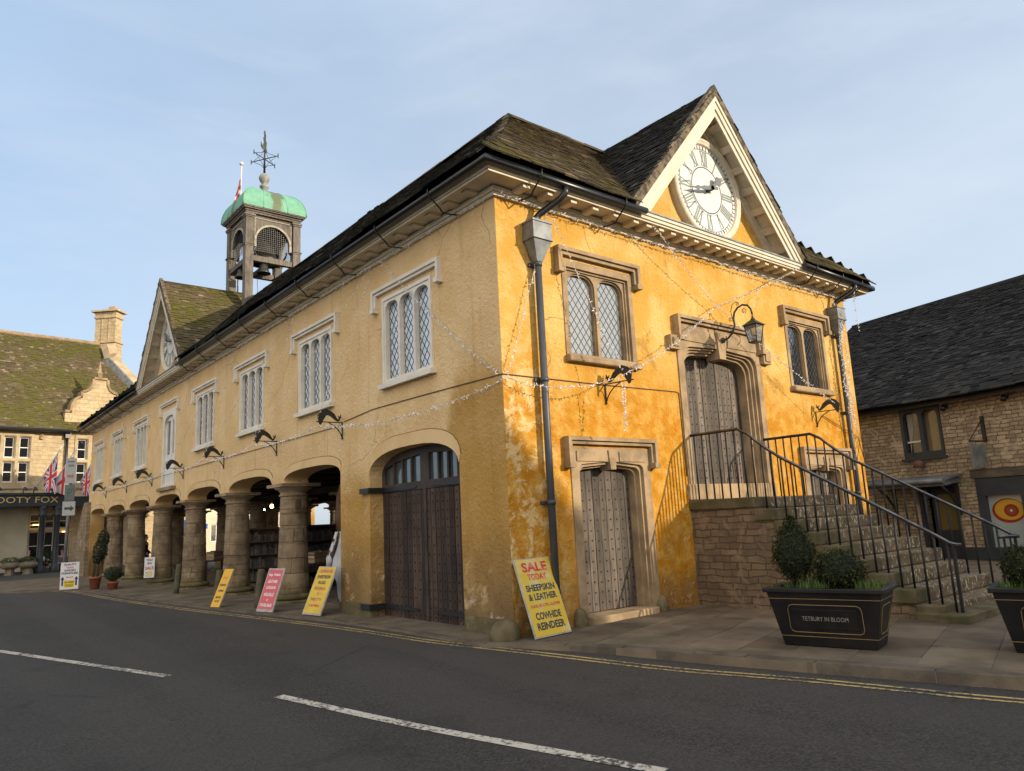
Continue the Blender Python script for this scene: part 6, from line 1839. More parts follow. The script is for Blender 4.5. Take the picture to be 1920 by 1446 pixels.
def person(loc, rz, label, seated=False, hair='hair_grey', coat='coat_black', scale=1.0, bend=0.0):
    """faces local -y"""
    t = thing('person', label, 'person', loc, rz); t.scale = (scale,)*3
    P = {}; E_ = []
    H = 0.50 if seated else 0.93
    P['pelvis'] = (0,0,H,0.13,0.10)
    P['waist'] = (0,-0.02-bend*0.1,H+0.17,0.125,0.095)
    P['chest'] = (0,-0.02-bend*0.3,H+0.38,0.15,0.11)
    P['neck'] = (0,-0.02-bend*0.42,H+0.53,0.055)
    P['jaw'] = (0,-0.05-bend*0.47,H+0.61,0.068,0.075)
    P['head'] = (0,-0.035-bend*0.50,H+0.70,0.078,0.095)
    P['crown'] = (0,-0.02-bend*0.50,H+0.775,0.05,0.06)
    E_ += [('pelvis','waist'),('waist','chest'),('chest','neck'),('neck','jaw'),('jaw','head'),('head','crown')]
    P['nose'] = (0,-0.145-bend*0.5,H+0.665,0.012); E_.append(('head','nose'))
    for s, n in ((-1,'l'), (1,'r')):
        sh = (s*0.185,-0.02-bend*0.34,H+0.45)
        if seated: el = (s*0.24,-0.10-bend*0.3,H+0.20); wr = (s*0.12,-0.33-bend*0.2,H+0.16)
        else: el = (s*0.25,0.02-bend*0.2,H+0.17); wr = (s*0.24,-0.16-bend*0.2,H+0.02)
        P['sh'+n] = sh+(0.062,); P['el'+n] = el+(0.044,); P['wr'+n] = wr+(0.029,)
        d = (Vector(wr)-Vector(el)).normalized(); side = Vector((-s,0,0))
        pm = Vector(wr)+d*0.06; P['pm'+n] = tuple(pm)+(0.034,0.018)
        E_ += [('chest','sh'+n),('sh'+n,'el'+n),('el'+n,'wr'+n),('wr'+n,'pm'+n)]
        dn = d.cross(side).normalized()
        for k, (off, l) in enumerate(((0.027,0.075),(0.009,0.085),(-0.009,0.08),(-0.026,0.062))):
            a = pm+d*0.035+side*off; b_ = a+d*l*0.5+dn*0.008*(1 if dn.z < 0 else -1); c = b_+d*l*0.4+dn*0.025*(1 if dn.z < 0 else -1)
            for q, v_, r in (('a',a,0.010),('b',b_,0.009),('c',c,0.008)): P['f%s%d%s' % (n,k,q)] = tuple(v_)+(r,)
            E_ += [('pm'+n,'f%s%da' % (n,k)),('f%s%da' % (n,k),'f%s%db' % (n,k)),('f%s%db' % (n,k),'f%s%dc' % (n,k))]
        a = Vector(wr)+d*0.03+side*0.035; b_ = a+d*0.04+side*0.018
        P['t'+n+'a'] = tuple(a)+(0.012,); P['t'+n+'b'] = tuple(b_)+(0.010,); E_ += [('wr'+n,'t'+n+'a'),('t'+n+'a','t'+n+'b')]
        hp = (s*0.10,0,H-0.04)
        if seated: kn = (s*0.13,-0.43,H-0.01); an = (s*0.13,-0.42,0.09)
        else: kn = (s*0.105,-0.02,0.50); an = (s*0.11,0.03,0.09)
        P['hp'+n] = hp+(0.085,); P['kn'+n] = kn+(0.058,); P['an'+n] = an+(0.040,); P['to'+n] = (an[0]+s*0.02,an[1]-0.15,0.04,0.036)
        E_ += [('pelvis','hp'+n),('hp'+n,'kn'+n),('kn'+n,'an'+n),('an'+n,'to'+n)]
    skin_mesh('body', P, E_, M['skin'], t)
    g = 0.022
    top = ['pelvis','waist','chest','shl','ell','wrl','shr','elr','wrr']
    Q = {k: (P[k][0],P[k][1],P[k][2])+tuple(r+g*(0.4 if k.startswith('wr') else 1) for r in P[k][3:]) for k in top}
    Q['collar'] = P['neck'][:3]+(0.072,)
    skin_mesh('coat', Q, [('pelvis','waist'),('waist','chest'),('chest','collar'),('chest','shl'),('shl','ell'),('ell','wrl'),('chest','shr'),('shr','elr'),('elr','wrr')], M[coat], t)
    Q = {k: P[k][:3]+tuple(r+0.016 for r in P[k][3:]) for k in ('pelvis','hpl','knl','anl','hpr','knr','anr')}
    skin_mesh('trousers', Q, [('pelvis','hpl'),('hpl','knl'),('knl','anl'),('pelvis','hpr'),('hpr','knr'),('knr','anr')], M['trouser'], t)
    hd = Vector(P['head'][:3])
    m_ = MB(); m_.ball((hd.x,hd.y+0.02,hd.z+0.025), 0.092, 0.108, 0.10, 14, 10, 0.02, random.Random(2))
    # cut the face side away
    keep = [f for f in range(len(m_.f)) if not (sum(m_.v[i].y for i in m_.f[f])/len(m_.f[f]) < hd.y-0.035 and sum(m_.v[i].z for i in m_.f[f])/len(m_.f[f]) < hd.z+0.055)]
    m_.f = [m_.f[f] for f in keep]; m_.mi = [0]*len(keep); m_.sm = [True]*len(keep)
    m_.build('hair', M[hair], t, local=True)
    for s in (-1, 1):
        m_ = MB(); m_.ball((s*0.032,hd.y-0.088,hd.z-0.005), 0.011, 0.008, 0.008, 8, 6); m_.build('eye', M['eye'], t, local=True)
        m_ = MB(); m_.ball((s*0.082,hd.y+0.01,hd.z-0.015), 0.012, 0.02, 0.032, 8, 6); m_.build('ear', M['skin'], t, local=True)
        a = P['an'+('l' if s < 0 else 'r')]; m_ = MB(); m_.ball((a[0]+s*0.01,a[1]-0.07,0.045), 0.052, 0.145, 0.05, 10, 8); m_.build('shoe', M['shoe'], t, local=True)
    m_ = MB(); m_.ball((0,hd.y-0.10,hd.z-0.078), 0.026, 0.008, 0.006, 8, 6); m_.build('mouth', M['ink_red'], t, local=True)
    return t

# ------------------------------------------------------------------ inside the arcade
M['shelf'] = simple('dark_shelf_wood', (0.05,0.03,0.018), 0.7, (0.08,0.05,0.03), 3)
M['books'] = simple('mixed_goods', (0.10,0.07,0.05), 0.7, (0.03,0.03,0.035), 5, island=0.7)
def bookcase(x, y, rz, label):
    t = thing('bookcase', label, 'bookcase', (x,y,0.01), rz, 'bookcases under the arcade')
    m_ = MB(); m_.box(-0.6,-0.57,-0.15,0.15,0,1.7); m_.box(0.57,0.6,-0.15,0.15,0,1.7); m_.box(-0.57,0.57,0.13,0.15,0,1.7)
    for k in range(5): m_.box(-0.57,0.57,-0.15,0.129,0.05+0.4*k,0.08+0.4*k)
    m_.build('case', M['shelf'], t, local=True)
    R = random.Random(int(y*7)); b_ = MB()
    for k in range(4):
        q = -0.55
        while q < 0.5:
            w = R.uniform(0.025,0.06); h = R.uniform(0.18,0.31); b_.box(q,q+w-0.003,-0.13,0.06,0.081+0.4*k,0.081+0.4*k+h); q += w
    o = b_.build('books', M['books'], t, local=True); o['kind'] = 'stuff'
bookcase(2.2, 11.2, 0.3, 'dark bookcase seen between the third and fourth arcade columns')
bookcase(3.0, 7.2, 1.2, 'dark bookcase standing beyond the hanging cowhide')
bookcase(2.4, 15.3, -0.4, 'dark bookcase deep between the columns under the loading door')
def table(x, y, rz, label, w=1.6, cloth=None):
    t = thing('market_table', label, 'table', (x,y,0.01), rz, 'market tables under the arcade')
    m_ = MB(); m_.box(-w/2,w/2,-0.4,0.4,0.70,0.74); m_.build('tabletop', M['shelf'], t, local=True)
    for a in (-1,1):
        for b_ in (-1,1): m_ = MB(); m_.box(a*(w/2-0.06)-0.03,a*(w/2-0.06)+0.03,b_*0.34-0.03,b_*0.34+0.03,0,0.70); m_.build('leg', M['shelf'], t, local=True)
    return t
M['crate'] = wood_planks('pale_crate_wood', (0.20,0.14,0.08), (0.32,0.23,0.14), (6,6,6))
def crate(x, y, z, rz, label):
    t = thing('crate', label, 'crate', (x,y,z), rz, 'crates on the market tables')
    m_ = MB()
    for k in range(3):
        for s in (-1,1): m_.box(-0.25,0.25,s*0.17-0.008,s*0.17+0.008,0.02+0.09*k,0.09+0.09*k); m_.box(s*0.242-0.008,s*0.242+0.008,-0.16,0.16,0.02+0.09*k,0.09+0.09*k)
    m_.box(-0.25,0.25,-0.16,0.16,0.0,0.018); m_.build('slats', M['crate'], t, local=True)
    b_ = MB(); R = random.Random(int(x*50)); 
    for k in range(9): b_.ball((R.uniform(-0.17,0.17),R.uniform(-0.10,0.10),0.25), 0.05,0.05,0.05,8,6)
    b_.build('goods', M['books'], t, local=True)
table(1.6, 6.8, 0.2, 'dark market table just inside the first open arch'); crate(1.6, 6.8, 0.75, 0.2, 'slatted crate on the table inside the first open arch')
table(1.9, 9.9, 0.0, 'dark market table inside the second open arch'); crate(1.7, 9.9, 0.75, 0.1, 'slatted crate on the table inside the second open arch')
table(1.5, 17.6, 1.4, 'dark market table under the loading door bay'); crate(1.5, 17.4, 0.75, 0.4, 'slatted crate on the table under the loading door bay')
# hanging hides on the pier by the first open arch
def hide_mat():
    m, nt, b = nodes_of('cowhide')
    b.inputs['Roughness'].default_value = 0.9
    g = geo_pos(nt); n = noise(nt, g.outputs['Position'], 4.5, 3, 0.5)
    nt.links.new(mixc(nt, ramp(nt, n, 0.53, 0.57), (0.50,0.48,0.46), (0.07,0.04,0.03)), b.inputs['Base Color'])
    return m
def hide(label, y0, x0, prof, mat, back):
    t = thing('hanging_hide', label, 'animal hide', (x0, y0, 1.0), 0, 'hides hung on the pier')
    m_ = MB(); n = 10; rows = []
    for (z, a, b_, dx) in prof:
        rows.append(m_.pts([(x0+dx+0.03*sin(5*k/n+z*3), y0+a+(b_-a)*k/n, z) for k in range(n+1)]))
    for A, B in zip(rows, rows[1:]):
        for k in range(n): m_.face((A+k, A+k+1, B+k+1, B+k), True)
    o = m_.build('skin_sheet', mat, t)
    s_ = o.modifiers.new('thick', 'SOLIDIFY'); s_.thickness = 0.012
M['hide_white'] = simple('white_sheepskin_back', (0.46,0.46,0.47), 0.9, (0.38,0.38,0.40), 4, bump=0.2)
M['hide_brown'] = simple('brown_hide', (0.07,0.035,0.02), 0.9, (0.12,0.06,0.035), 4, bump=0.3)
hide('white cowhide with dark spots hung low on the pier of the gate', 5.35, 0.10, [(0.03,-0.02,0.10,0.05), (0.25,0.02,0.22,0.02), (0.55,0.02,0.30,0.0), (0.80,0.04,0.62,0.0), (1.0,0.06,0.72,0.0), (1.25,0.05,0.42,0.0), (1.52,0.03,0.22,0.0)], M['hide_white'], None)
hide('dark spotted white hide folded over the white one on the pier', 5.36, 0.06, [(0.82,0.5,0.70,0.0), (1.0,0.38,0.72,0.0), (1.25,0.18,0.48,0.0), (1.52,0.04,0.24,0.0)], hide_mat(), None)
hide('brown hide hung highest on the pier beside the first open arch', 5.37, 0.12, [(1.45,0.02,0.26,0.0), (1.8,0.0,0.30,0.0), (2.2,0.0,0.24,0.0), (2.45,0.0,0.10,0.0)], M['hide_brown'], None)
person((1.9,12.6,0.012), 2.2, 'person in a long dark coat standing with their back turned under the arcade', hair='hair_grey', scale=0.93)
person((1.2,25.6,0.012), 1.0, 'person in black seen only as a dark figure between far columns', hair='hair_dark', scale=0.97)
M['bulb_lit'] = emit('lit_bulb', (1.0,0.55,0.16), 14)
M['bulb_small'] = emit('small_white_led', (1.0,0.95,0.85), 10)
def pendant(x, y, z, label, mat, r):
    t = thing('pendant_lamp', label, 'lamp', (x,y,z), 0, 'lamps under the arcade ceiling')
    m_ = MB(); m_.tube([(x,y,z+r),(x,y,3.09)], 0.008, 5); m_.build('cord', M['iron'], t)
    m_ = MB(); m_.ball((x,y,z), r, r, r*1.2, 10, 8); m_.build('bulb', mat, t)
pendant(1.6,12.9,2.30,'warm lit bulb hanging under the arcade above the person in dark coat', M['bulb_lit'], 0.05)
for (x,y,z,lb) in ((1.4,11.6,2.55,'tiny white lamp under the arcade just beyond the second column'), (1.8,14.0,2.24,'tiny white lamp hanging low beyond the warm bulb'), (1.5,16.2,2.22,'tiny white lamp hanging beyond the third column')):
    pendant(x,y,z,lb,M['bulb_small'],0.022)

# ------------------------------------------------------------------ the inn on the far side
M['ashlar'] = masonry('golden_coursed_stone', (0.52,0.40,0.24), (0.44,0.33,0.19), (0.36,0.27,0.16), 0.42, 0.20, 0.006, 0.03, (0.25,0.18,0.10), 0.35, 'XZ')
M['inn_dark'] = simple('dark_slate_paint', (0.020,0.023,0.028), 0.5, (0.028,0.032,0.038), 3)
M['inn_cream'] = simple('cream_panel_paint', (0.50,0.44,0.31), 0.7, (0.44,0.38,0.27), 2)
IA = radians(8)
IS = 1.2
INN = thing('inn', 'golden stone inn with mossy roof, curved gable and dark canopy lettered SNOOTY FOX', 'inn', (0.13,42.45,-0.32), IA)
INN.scale = (IS,)*3
WM[INN.name] = Matrix.Translation((0.13,42.45,-0.32)) @ Matrix.Rotation(IA, 4, 'Z') @ Matrix.Scale(IS, 4)
IM = WM[INN.name]
FI = ((0,0,0),(1,0,0),(0,0,1),(0,-1,0))
def win_holes():
    h = []
    for a in (-3.66,-2.95,-2.24,-1.63): pass
    return h
UPW = [(-3.50,-3.08), (-2.87,-2.44), (-2.24,-1.81), (-1.62,-1.19)]
UP2 = [(0.88,1.32)]
m_ = MB()
hs = [rect(a,b_,z0,z1) for a, b_ in UPW+UP2+[(-7.5,-7.0),(-6.8,-6.3)] for z0, z1 in ((4.44,5.42),(5.60,6.62))]
gw = [(-0.98,-0.52), (-0.34,0.10), (0.28,0.76), (1.3,1.8)]
hs += [rect(a,b_,0.75,2.10) for a, b_ in gw] + [rect(a,b_,2.22,2.95) for a, b_ in gw]
m_.plate(rect(-13,5.4,-0.3,7.06), hs, FI, -0.4, 0.0)
m_.box(-13,5.4,6.0,8.0,-0.3,7.0)
m_.build('wall', M['ashlar'], INN, local=True)
M['glass_inn'] = glass('inn_window_glass', (0.012,0.014,0.016), 0.05, 0.3)
M['glow'] = emit('warm_lamp_in_inn', (1.0,0.55,0.15), 4)
def sash(a, b_, z0, z1, bars=1):
    s_ = MB(); s_.plate(rect(a,b_,z0,z1), [rect(a+0.055,b_-0.055,z0+0.06,(z0+z1)/2-0.02), rect(a+0.055,b_-0.055,(z0+z1)/2+0.02,z1-0.055)], FI, -0.20, -0.14)
    w = s_.build('window', M['white'], INN, local=True)
    g = MB(); g.plate(rect(a+0.01,b_-0.01,z0+0.01,z1-0.01), [], FI, -0.20, -0.19); g.build('pane', M['glass_inn'], w, local=True)
    return w
for a, b_ in UPW+UP2+[(-7.5,-7.0),(-6.8,-6.3)]:
    for z0, z1 in ((4.44,5.42),(5.60,6.62)): sash(a,b_,z0,z1)
for a, b_ in gw:
    sash(a,b_,0.75,2.10); sash(a,b_,2.22,2.95)
# stone dressings: raised frames round the window groups
for (a, b_) in ((-3.66,-1.03), (0.74,1.46), (-7.66,-6.14)):
    m_ = MB(); inner = [r for r in UPW+UP2+[(-7.5,-7.0),(-6.8,-6.3)] if a < r[0] < b_]
    hh = [rect(p-0.03,q+0.03,z0-0.03,z1+0.03) for p, q in inner for z0, z1 in ((4.44,5.42),(5.60,6.62))]
    m_.plate(rect(a,b_,4.24,6.80), hh, FI, 0.001, 0.05); m_.build('window_surround', M['dress_pale'], INN, local=True)
    m_ = MB(); m_.box(a-0.08,b_+0.08,-0.12,0.0,4.14,4.238); m_.build('sill', M['dress_pale'], INN, local=True)
m_ = MB(); hood_band(m_, -3.9, -0.70, 7.0, 6.62, 0.10, FI, 0.12); m_.build('label_mould', M['dress'], INN, local=True)
# roof
m_ = MB(); rl = math.hypot(4.35,5.6)
def inn_keep(c):
    q = IM.inverted() @ c; z = q.z
    return q.x < 2.95+(11.7-z)*0.62 if z < 11.7 else q.x < 2.95
RI = random.Random(12)
O_ = IM @ Vector((-13.2,-0.35,6.98)); U_ = IM.to_3x3() @ Vector((1,0,0)); V_ = IM.to_3x3() @ Vector((0,4.35,5.6))
slates(m_, O_, U_, V_, 0, 20.5*IS, rl*IS, inn_keep, RI, h=0.135, w=(0.16,0.32), th=0.028)
m_.build('roof', M['slate_moss'], INN)
m_ = MB(); m_.poly([(-13.2,-0.33,6.95),(5.6,-0.33,6.95),(2.9,3.3,11.6),(2.9,4.0,12.52),(-13.2,4.0,12.52)]); m_.poly([(-13.2,4.0,12.52),(2.9,4.0,12.52),(5.4,8.3,6.95),(-13.2,8.3,6.95)]); m_.poly([(5.6,-0.33,6.95),(5.4,8.3,6.95),(2.9,4.0,12.52),(2.9,3.3,11.6)])
m_.build('roof_backing', M['slate_moss'], INN, local=True)
m_ = MB(); m_.tube([(-13.2,4.0,12.62),(2.9,4.0,12.62)], 0.12, 8); m_.build('ridge_stone', M['dress'], INN, local=True)
m_ = MB(); i = m_.obox((2.85,2.9,11.55),(0.42,0.0,0.10),(0.0,0.55,0.68),(0.2,-0.2,0.28))
m_.obox((2.9,3.2,11.6),(2.6,-3.5,-4.5),(0.45,0,0.05),(0.12,-0.15,0.25)); m_.build('coping', M['dress_pale'], INN, local=True)
m_ = MB(); m_.obox((2.80,3.15,11.52),(2.6,-3.5,-4.5),(0.10,0,0.0),(0.12,-0.15,0.30)); m_.build('lead_flashing', M['lead'], INN, local=True)
m_ = MB(); m_.tube([(-13.2,-0.42,6.98),(0.5,-0.42,6.94)], 0.08, 8); m_.build('gutter', M['gutter'], INN, local=True)
m_ = MB(); m_.tube([(0.36,-0.12,6.9),(0.36,-0.12,3.7)], 0.065, 8); m_.box(0.24,0.48,-0.26,-0.02,6.62,6.95); m_.build('downpipe', M['gutter'], INN, local=True)
# curved gable on the eaves
def gable_curve():
    L_ = [(0.22,6.9),(0.22,7.92),(0.52,7.92)]
    for k in range(0, 9): a = pi/2*k/8; L_.append((0.52+0.46*(1-cos(a)), 8.0+0.72*sin(a)))
    L_ += [(0.985,9.0)]
    for k in range(1, 9): a = pi/2*k/8; L_.append((0.985+0.50*sin(a), 9.0+0.60*(1-cos(a))))
    L_ += [(1.49,9.72)]
    return L_
Lc = gable_curve(); C0 = 1.78
ol = Lc + [(2*C0-x, z) for x, z in Lc[::-1]]
m_ = MB(); m_.plate(ol, [], FI, -0.40, 0.03); gb = m_.build('curved_gable', M['ashlar'], INN, local=True)
m_ = MB()
path = [(x,-0.0,z+0.03) for x, z in ol[1:-1]]
for a, b_ in zip(path, path[1:]):
    d = Vector(b_)-Vector(a)
    if d.length > 0.01:
        nn = Vector((-d.z,0,d.x)).normalized(); m_.obox(Vector(a)+Vector((0,0.42,0))-d*0.03, d*1.06, (0,-0.52,0), nn*0.11)
m_.build('coping', M['dress'], gb, local=True)
m_ = MB(); m_.lathe([(0.20,9.75),(0.22,9.85),(0.12,9.92),(0.14,10.05),(0.17,10.12),(0.10,10.25),(0.0,10.85)], (C0,0.2,0), 8, smooth=False); m_.build('finial', M['dress'], gb, local=True)
m_ = MB(); m_.poly([(0.3,0.3,7.9),(C0,0.3,9.5),(C0,2.2,9.5)]); m_.poly([(2*C0-0.3,0.3,7.9),(C0,0.3,9.5),(C0,2.2,9.5)]); m_.poly([(0.3,0.3,7.9),(0.3,0.9,7.9),(C0,2.2,9.5)]); m_.build('dormer_roof', M['slate_moss'], INN, local=True)
# chimney, turned so that two faces show
ch = MB()
CR = Matrix.Rotation(radians(-52), 3, 'Z')
def crot(x0,x1,y0,y1,z0,z1):
    c = Vector((3.45,4.3,0)); a = CR @ Vector((x0,y0,0)); u = CR @ Vector((x1-x0,0,0)); v = CR @ Vector((0,y1-y0,0))
    ch.obox(c+a+Vector((0,0,z0)), u, v, (0,0,z1-z0))
crot(-0.66,0.66,-0.34,0.34,9.5,12.75); crot(-0.72,0.72,-0.40,0.40,12.75,12.85); crot(-0.62,0.62,-0.31,0.31,12.85,14.25); crot(-0.68,0.68,-0.37,0.37,14.25,14.35); crot(-0.64,0.64,-0.33,0.33,14.35,14.62); crot(-0.80,0.80,-0.48,0.48,14.62,14.72); crot(0.1,0.5,-0.25,0.1,14.72,14.95)
for q in (-0.20,0.22): crot(q-0.02,q+0.02,-0.335,-0.31,12.86,14.24)
ch.build('chimney', M['ashlar'], INN, local=True)
# canopy
m_ = MB()
m_.box(-10,-0.34,-2.5,-2.38,3.28,3.70); m_.box(-10,-0.30,-2.56,-2.36,3.70,3.80); m_.box(-10,-0.32,-2.54,-2.36,3.20,3.28)
m_.box(-10,-0.34,-2.38,-0.0,3.62,3.74); m_.box(-0.46,-0.34,-2.38,-0.05,3.24,3.62)
m_.box(-0.34,4.5,-1.9,-1.8,3.22,3.66); m_.box(-0.34,4.5,-1.8,0.0,3.56,3.64)
cn = m_.build('canopy', M['inn_dark'], INN, local=True)
m_ = MB()
text_into(m_, 'SNOOTY FOX', 0.3, (Vector((-2.06,-2.50,3.49)),(1,0,0),(0,0,1),(0,-1,0)), bold=0.0, depth=0.012, fit=(3.04,0.27))
M['gold_text'] = simple('gold_lettering', (0.50,0.37,0.14), 0.45)
m_.build('lettering', M['gold_text'], cn, local=True)
for x_ in (-1.10,-0.50,-4.2,-7.4):
    m_ = MB(); m_.lathe([(0.17,0),(0.17,0.12),(0.20,0.14),(0.20,0.5),(0.15,0.55),(0.13,0.62),(0.115,2.7),(0.15,2.75),(0.16,2.85),(0.12,2.9),(0.2,3.1),(0.2,3.2)], (x_,-2.35,0), 14); m_.build('canopy_column', M['inn_dark'], INN, local=True)
m_ = MB(); m_.box(-9,-1.19,-0.62,-0.003,0.12,3.3); m_.build('cream_panel', M['inn_cream'], INN, local=True)
m_ = MB(); m_.box(-9,-1.18,-0.64,-0.62,0.0,0.30); m_.build('plinth', M['inn_dark'], INN, local=True)
for (x_, z_) in ((-0.75,2.42), (0.5,2.05)):
    m_ = MB(); m_.box(x_-0.14,x_+0.14,-0.185,-0.15,z_-0.025,z_+0.025); m_.build('wall_lamp', M['glow'], INN, local=True)
for k, x_ in enumerate((-2.9,-1.95,-1.55,-0.95)):
    m_ = MB(); m_.tube([(x_,-2.45,3.80),(x_,-2.62,4.05),(x_,-2.80,4.02)], 0.018, 5); m_.lathe([(0.03,0.0),(0.09,-0.10),(0.10,-0.13),(0,-0.06)][::-1], (x_,-2.82,4.02), 10); m_.build('sign_lamp', M['iron'], INN, local=True)

# flags on the inn's canopy
M['pole'] = simple('white_flagpole', (0.5,0.49,0.46), 0.5)
M['flag_white'] = simple('flag_white', (0.66,0.64,0.62), 0.8)
M['flag_red'] = simple('flag_red', (0.55,0.04,0.045), 0.8)
M['flag_blue'] = simple('flag_blue', (0.03,0.05,0.20), 0.8)
def flag(foot, tip, kind, label):
    foot, tip = IM @ Vector(foot), IM @ Vector(tip)
    t = thing('flag', label, 'flag', foot, 0, 'flags on the inn canopy')
    m_ = MB(); m_.tube([foot, tip], 0.028, 7); m_.ball(tip, 0.05, n=8, m=6); m_.build('pole', M['pole'], t)
    # cloth hung from the sloping pole, falling straight down in soft folds
    a, b_ = foot.lerp(tip, 0.36), foot.lerp(tip, 0.84); d = (b_-a)
    H = 1.75; nu, nv = 22, 34
    m_ = MB(); side = d.cross(Vector((0,0,1))).normalized()
    def P(i, j):
        u = i/nu; v = j/nv
        # i runs along the pole (hoist), j down the cloth
        p = a+d*(1-u); zb = foot.z-0.05; p = Vector((p.x, p.y, p.z+(zb+0.25*(u-0.5)-p.z)*v))
        return p+side*0.05*sin(9*u+3*v)*v
    idx = [[m_.pts([P(i,j)]) for j in range(nv+1)] for i in range(nu+1)]
    def colour(x, y):     # flag coords 0..1 (fly), 0..1 (hoist); 0 white 1 red 2 blue
        if kind == 'cross': return 1 if abs(x-0.5) < 0.085 or abs(y-0.5) < 0.11 else 0
        X, Y = (x-0.5)*2, (y-0.5)*2
        if abs(X) < 0.11 or abs(Y) < 0.19: return 1
        if abs(X) < 0.18 or abs(Y) < 0.31: return 0
        dd = min(abs(X-Y), abs(X+Y))
        if dd < 0.09: return 1
        if dd < 0.27: return 0
        return 2
    for i in range(nu):
        for j in range(nv):
            m_.m = colour((j+0.5)/nv, (i+0.5)/nu)
            m_.face((idx[i][j], idx[i][j+1], idx[i+1][j+1], idx[i+1][j]), True)
    m_.build('cloth', [M['flag_white'], M['flag_red'], M['flag_blue']], t)
flag((-1.55,-2.45,3.85), (-0.66,-3.1,5.95), 'union', 'red white and blue flag hanging from a sloping pole, left of the parking sign')
flag((-1.0,-2.45,3.75), (-0.16,-3.1,5.70), 'cross', 'white flag with a red cross half hidden behind the parking sign')
flag((0.20,-1.95,3.70), (0.92,-2.6,5.55), 'union', 'red white and blue flag nearest the ochre market house wall')
# troughs, tables and people before the inn
M['trough'] = simple('old_stone_trough', (0.20,0.16,0.11), 0.92, (0.12,0.10,0.07), 4, bump=0.5)
def trough(s_, off, label):
    p = IM @ Vector((s_,-off,0))
    t = thing('stone_trough', label, 'planter', p, IA, 'stone troughs before the inn'); t.scale = (IS,)*3
    m_ = MB(); m_.obox((-0.22,-0.16,0),(0.44,0,0),(0,0.32,0),(0,0,0.02)); m_.lathe([(0.26,0.0),(0.17,0.5),(0,0.5)], (0,0,0), 4, smooth=False); m_.build('foot', M['trough'], t, local=True)
    m_ = MB(); m_.ball((0,0,0.66), 0.40,0.27,0.18,12,8,0.04,random.Random(3)); m_.build('basin', M['trough'], t, local=True)
    m_ = MB(); leafball(m_, (0,0,0.86), (0.38,0.24,0.16), 500, 0.07, random.Random(int(s_*9)+50)); m_.build('plants', M['leaf_box'], t, local=True)
trough(-2.28,2.6,'mossy stone trough of plants on a stone foot at the left edge')
trough(-1.62,2.7,'stone trough of leafy plants in front of the seated grey haired person')
person(tuple(IM @ Vector((-1.45,-1.9,0.0))), IA+0.2, 'grey haired person in a dark coat seated behind the stone trough', True, 'hair_grey', 'coat_black', 1.15)
person(tuple(IM @ Vector((0.02,-1.6,0.0))), IA-0.7, 'person in a grey jumper seated by the inn window beside the parking sign', True, 'hair_dark', 'coat_grey', 1.15)
def chair(s_, off, rz, label):
    p = IM @ Vector((s_,-off,0)); t = thing('chair', label, 'chair', p, rz, 'chairs before the inn'); t.scale = (1.15,)*3
    m_ = MB(); m_.box(-0.2,0.2,-0.2,0.2,0.42,0.45); m_.build('seat', M['shelf'], t, local=True)
    m_ = MB(); m_.box(-0.2,0.2,0.18,0.21,0.5,0.9); m_.build('backrest', M['shelf'], t, local=True)
    for a in (-1,1):
        for b_ in (-1,1): m_ = MB(); m_.box(a*0.17-0.018,a*0.17+0.018,b_*0.17-0.018,b_*0.17+0.018,0,0.42 if b_ < 0 else 0.9); m_.build('leg', M['shelf'], t, local=True)
chair(-1.45,1.88,IA+0.2,'dark chair under the grey haired seated person'); chair(0.02,1.58,IA-0.7,'dark chair under the person in the grey jumper')
tp = IM @ Vector((-0.85,-1.7,0)); t = thing('pub_table', 'small round dark table with a flower pot between the canopy columns', 'table', tp)
m_ = MB(); m_.lathe([(0.33,0.72),(0.35,0.73),(0.35,0.76),(0,0.76)], tp, 18); m_.build('tabletop', M['shelf'], t)
m_ = MB(); m_.tube([tp, tp+Vector((0,0,0.72))], 0.035, 8); m_.lathe([(0.22,0),(0.05,0.06),(0,0.06)], tp, 12); m_.build('pedestal', M['iron'], t)
t = thing('flower_pot', 'pale potted flowers standing on the small round inn table', 'plant pot', tp+Vector((0,0,0.762)))
m_ = MB(); m_.lathe([(0.06,0),(0.09,0.14),(0,0.14)], tp+Vector((0,0,0.762)), 12); m_.build('pot', M['inn_dark'], t)
m_ = MB(); leafball(m_, tp+Vector((0,0,1.02)), (0.17,0.17,0.15), 300, 0.06, random.Random(4)); m_.build('flowers', M['white'], t)
bt = IM @ Vector((-0.55,-1.2,0)); t = thing('potted_tree', 'dark leafy bush in a square tub between the canopy columns', 'shrub', bt)
m_ = MB(); m_.obox(bt+Vector((-0.2,-0.2,0)),(0.4,0,0),(0,0.4,0),(0,0,0.5)); m_.build('tub', M['lead'], t)
m_ = MB(); leafball(m_, bt+Vector((0,0,1.05)), (0.36,0.36,0.5), 900, 0.09, random.Random(6)); m_.build('foliage', M['leaf_dark'], t)
m_ = MB(); m_.tube([bt+Vector((0,0,0.45)), bt+Vector((0,0,1.2))], 0.03, 6); m_.build('trunk', M['twig'], t)

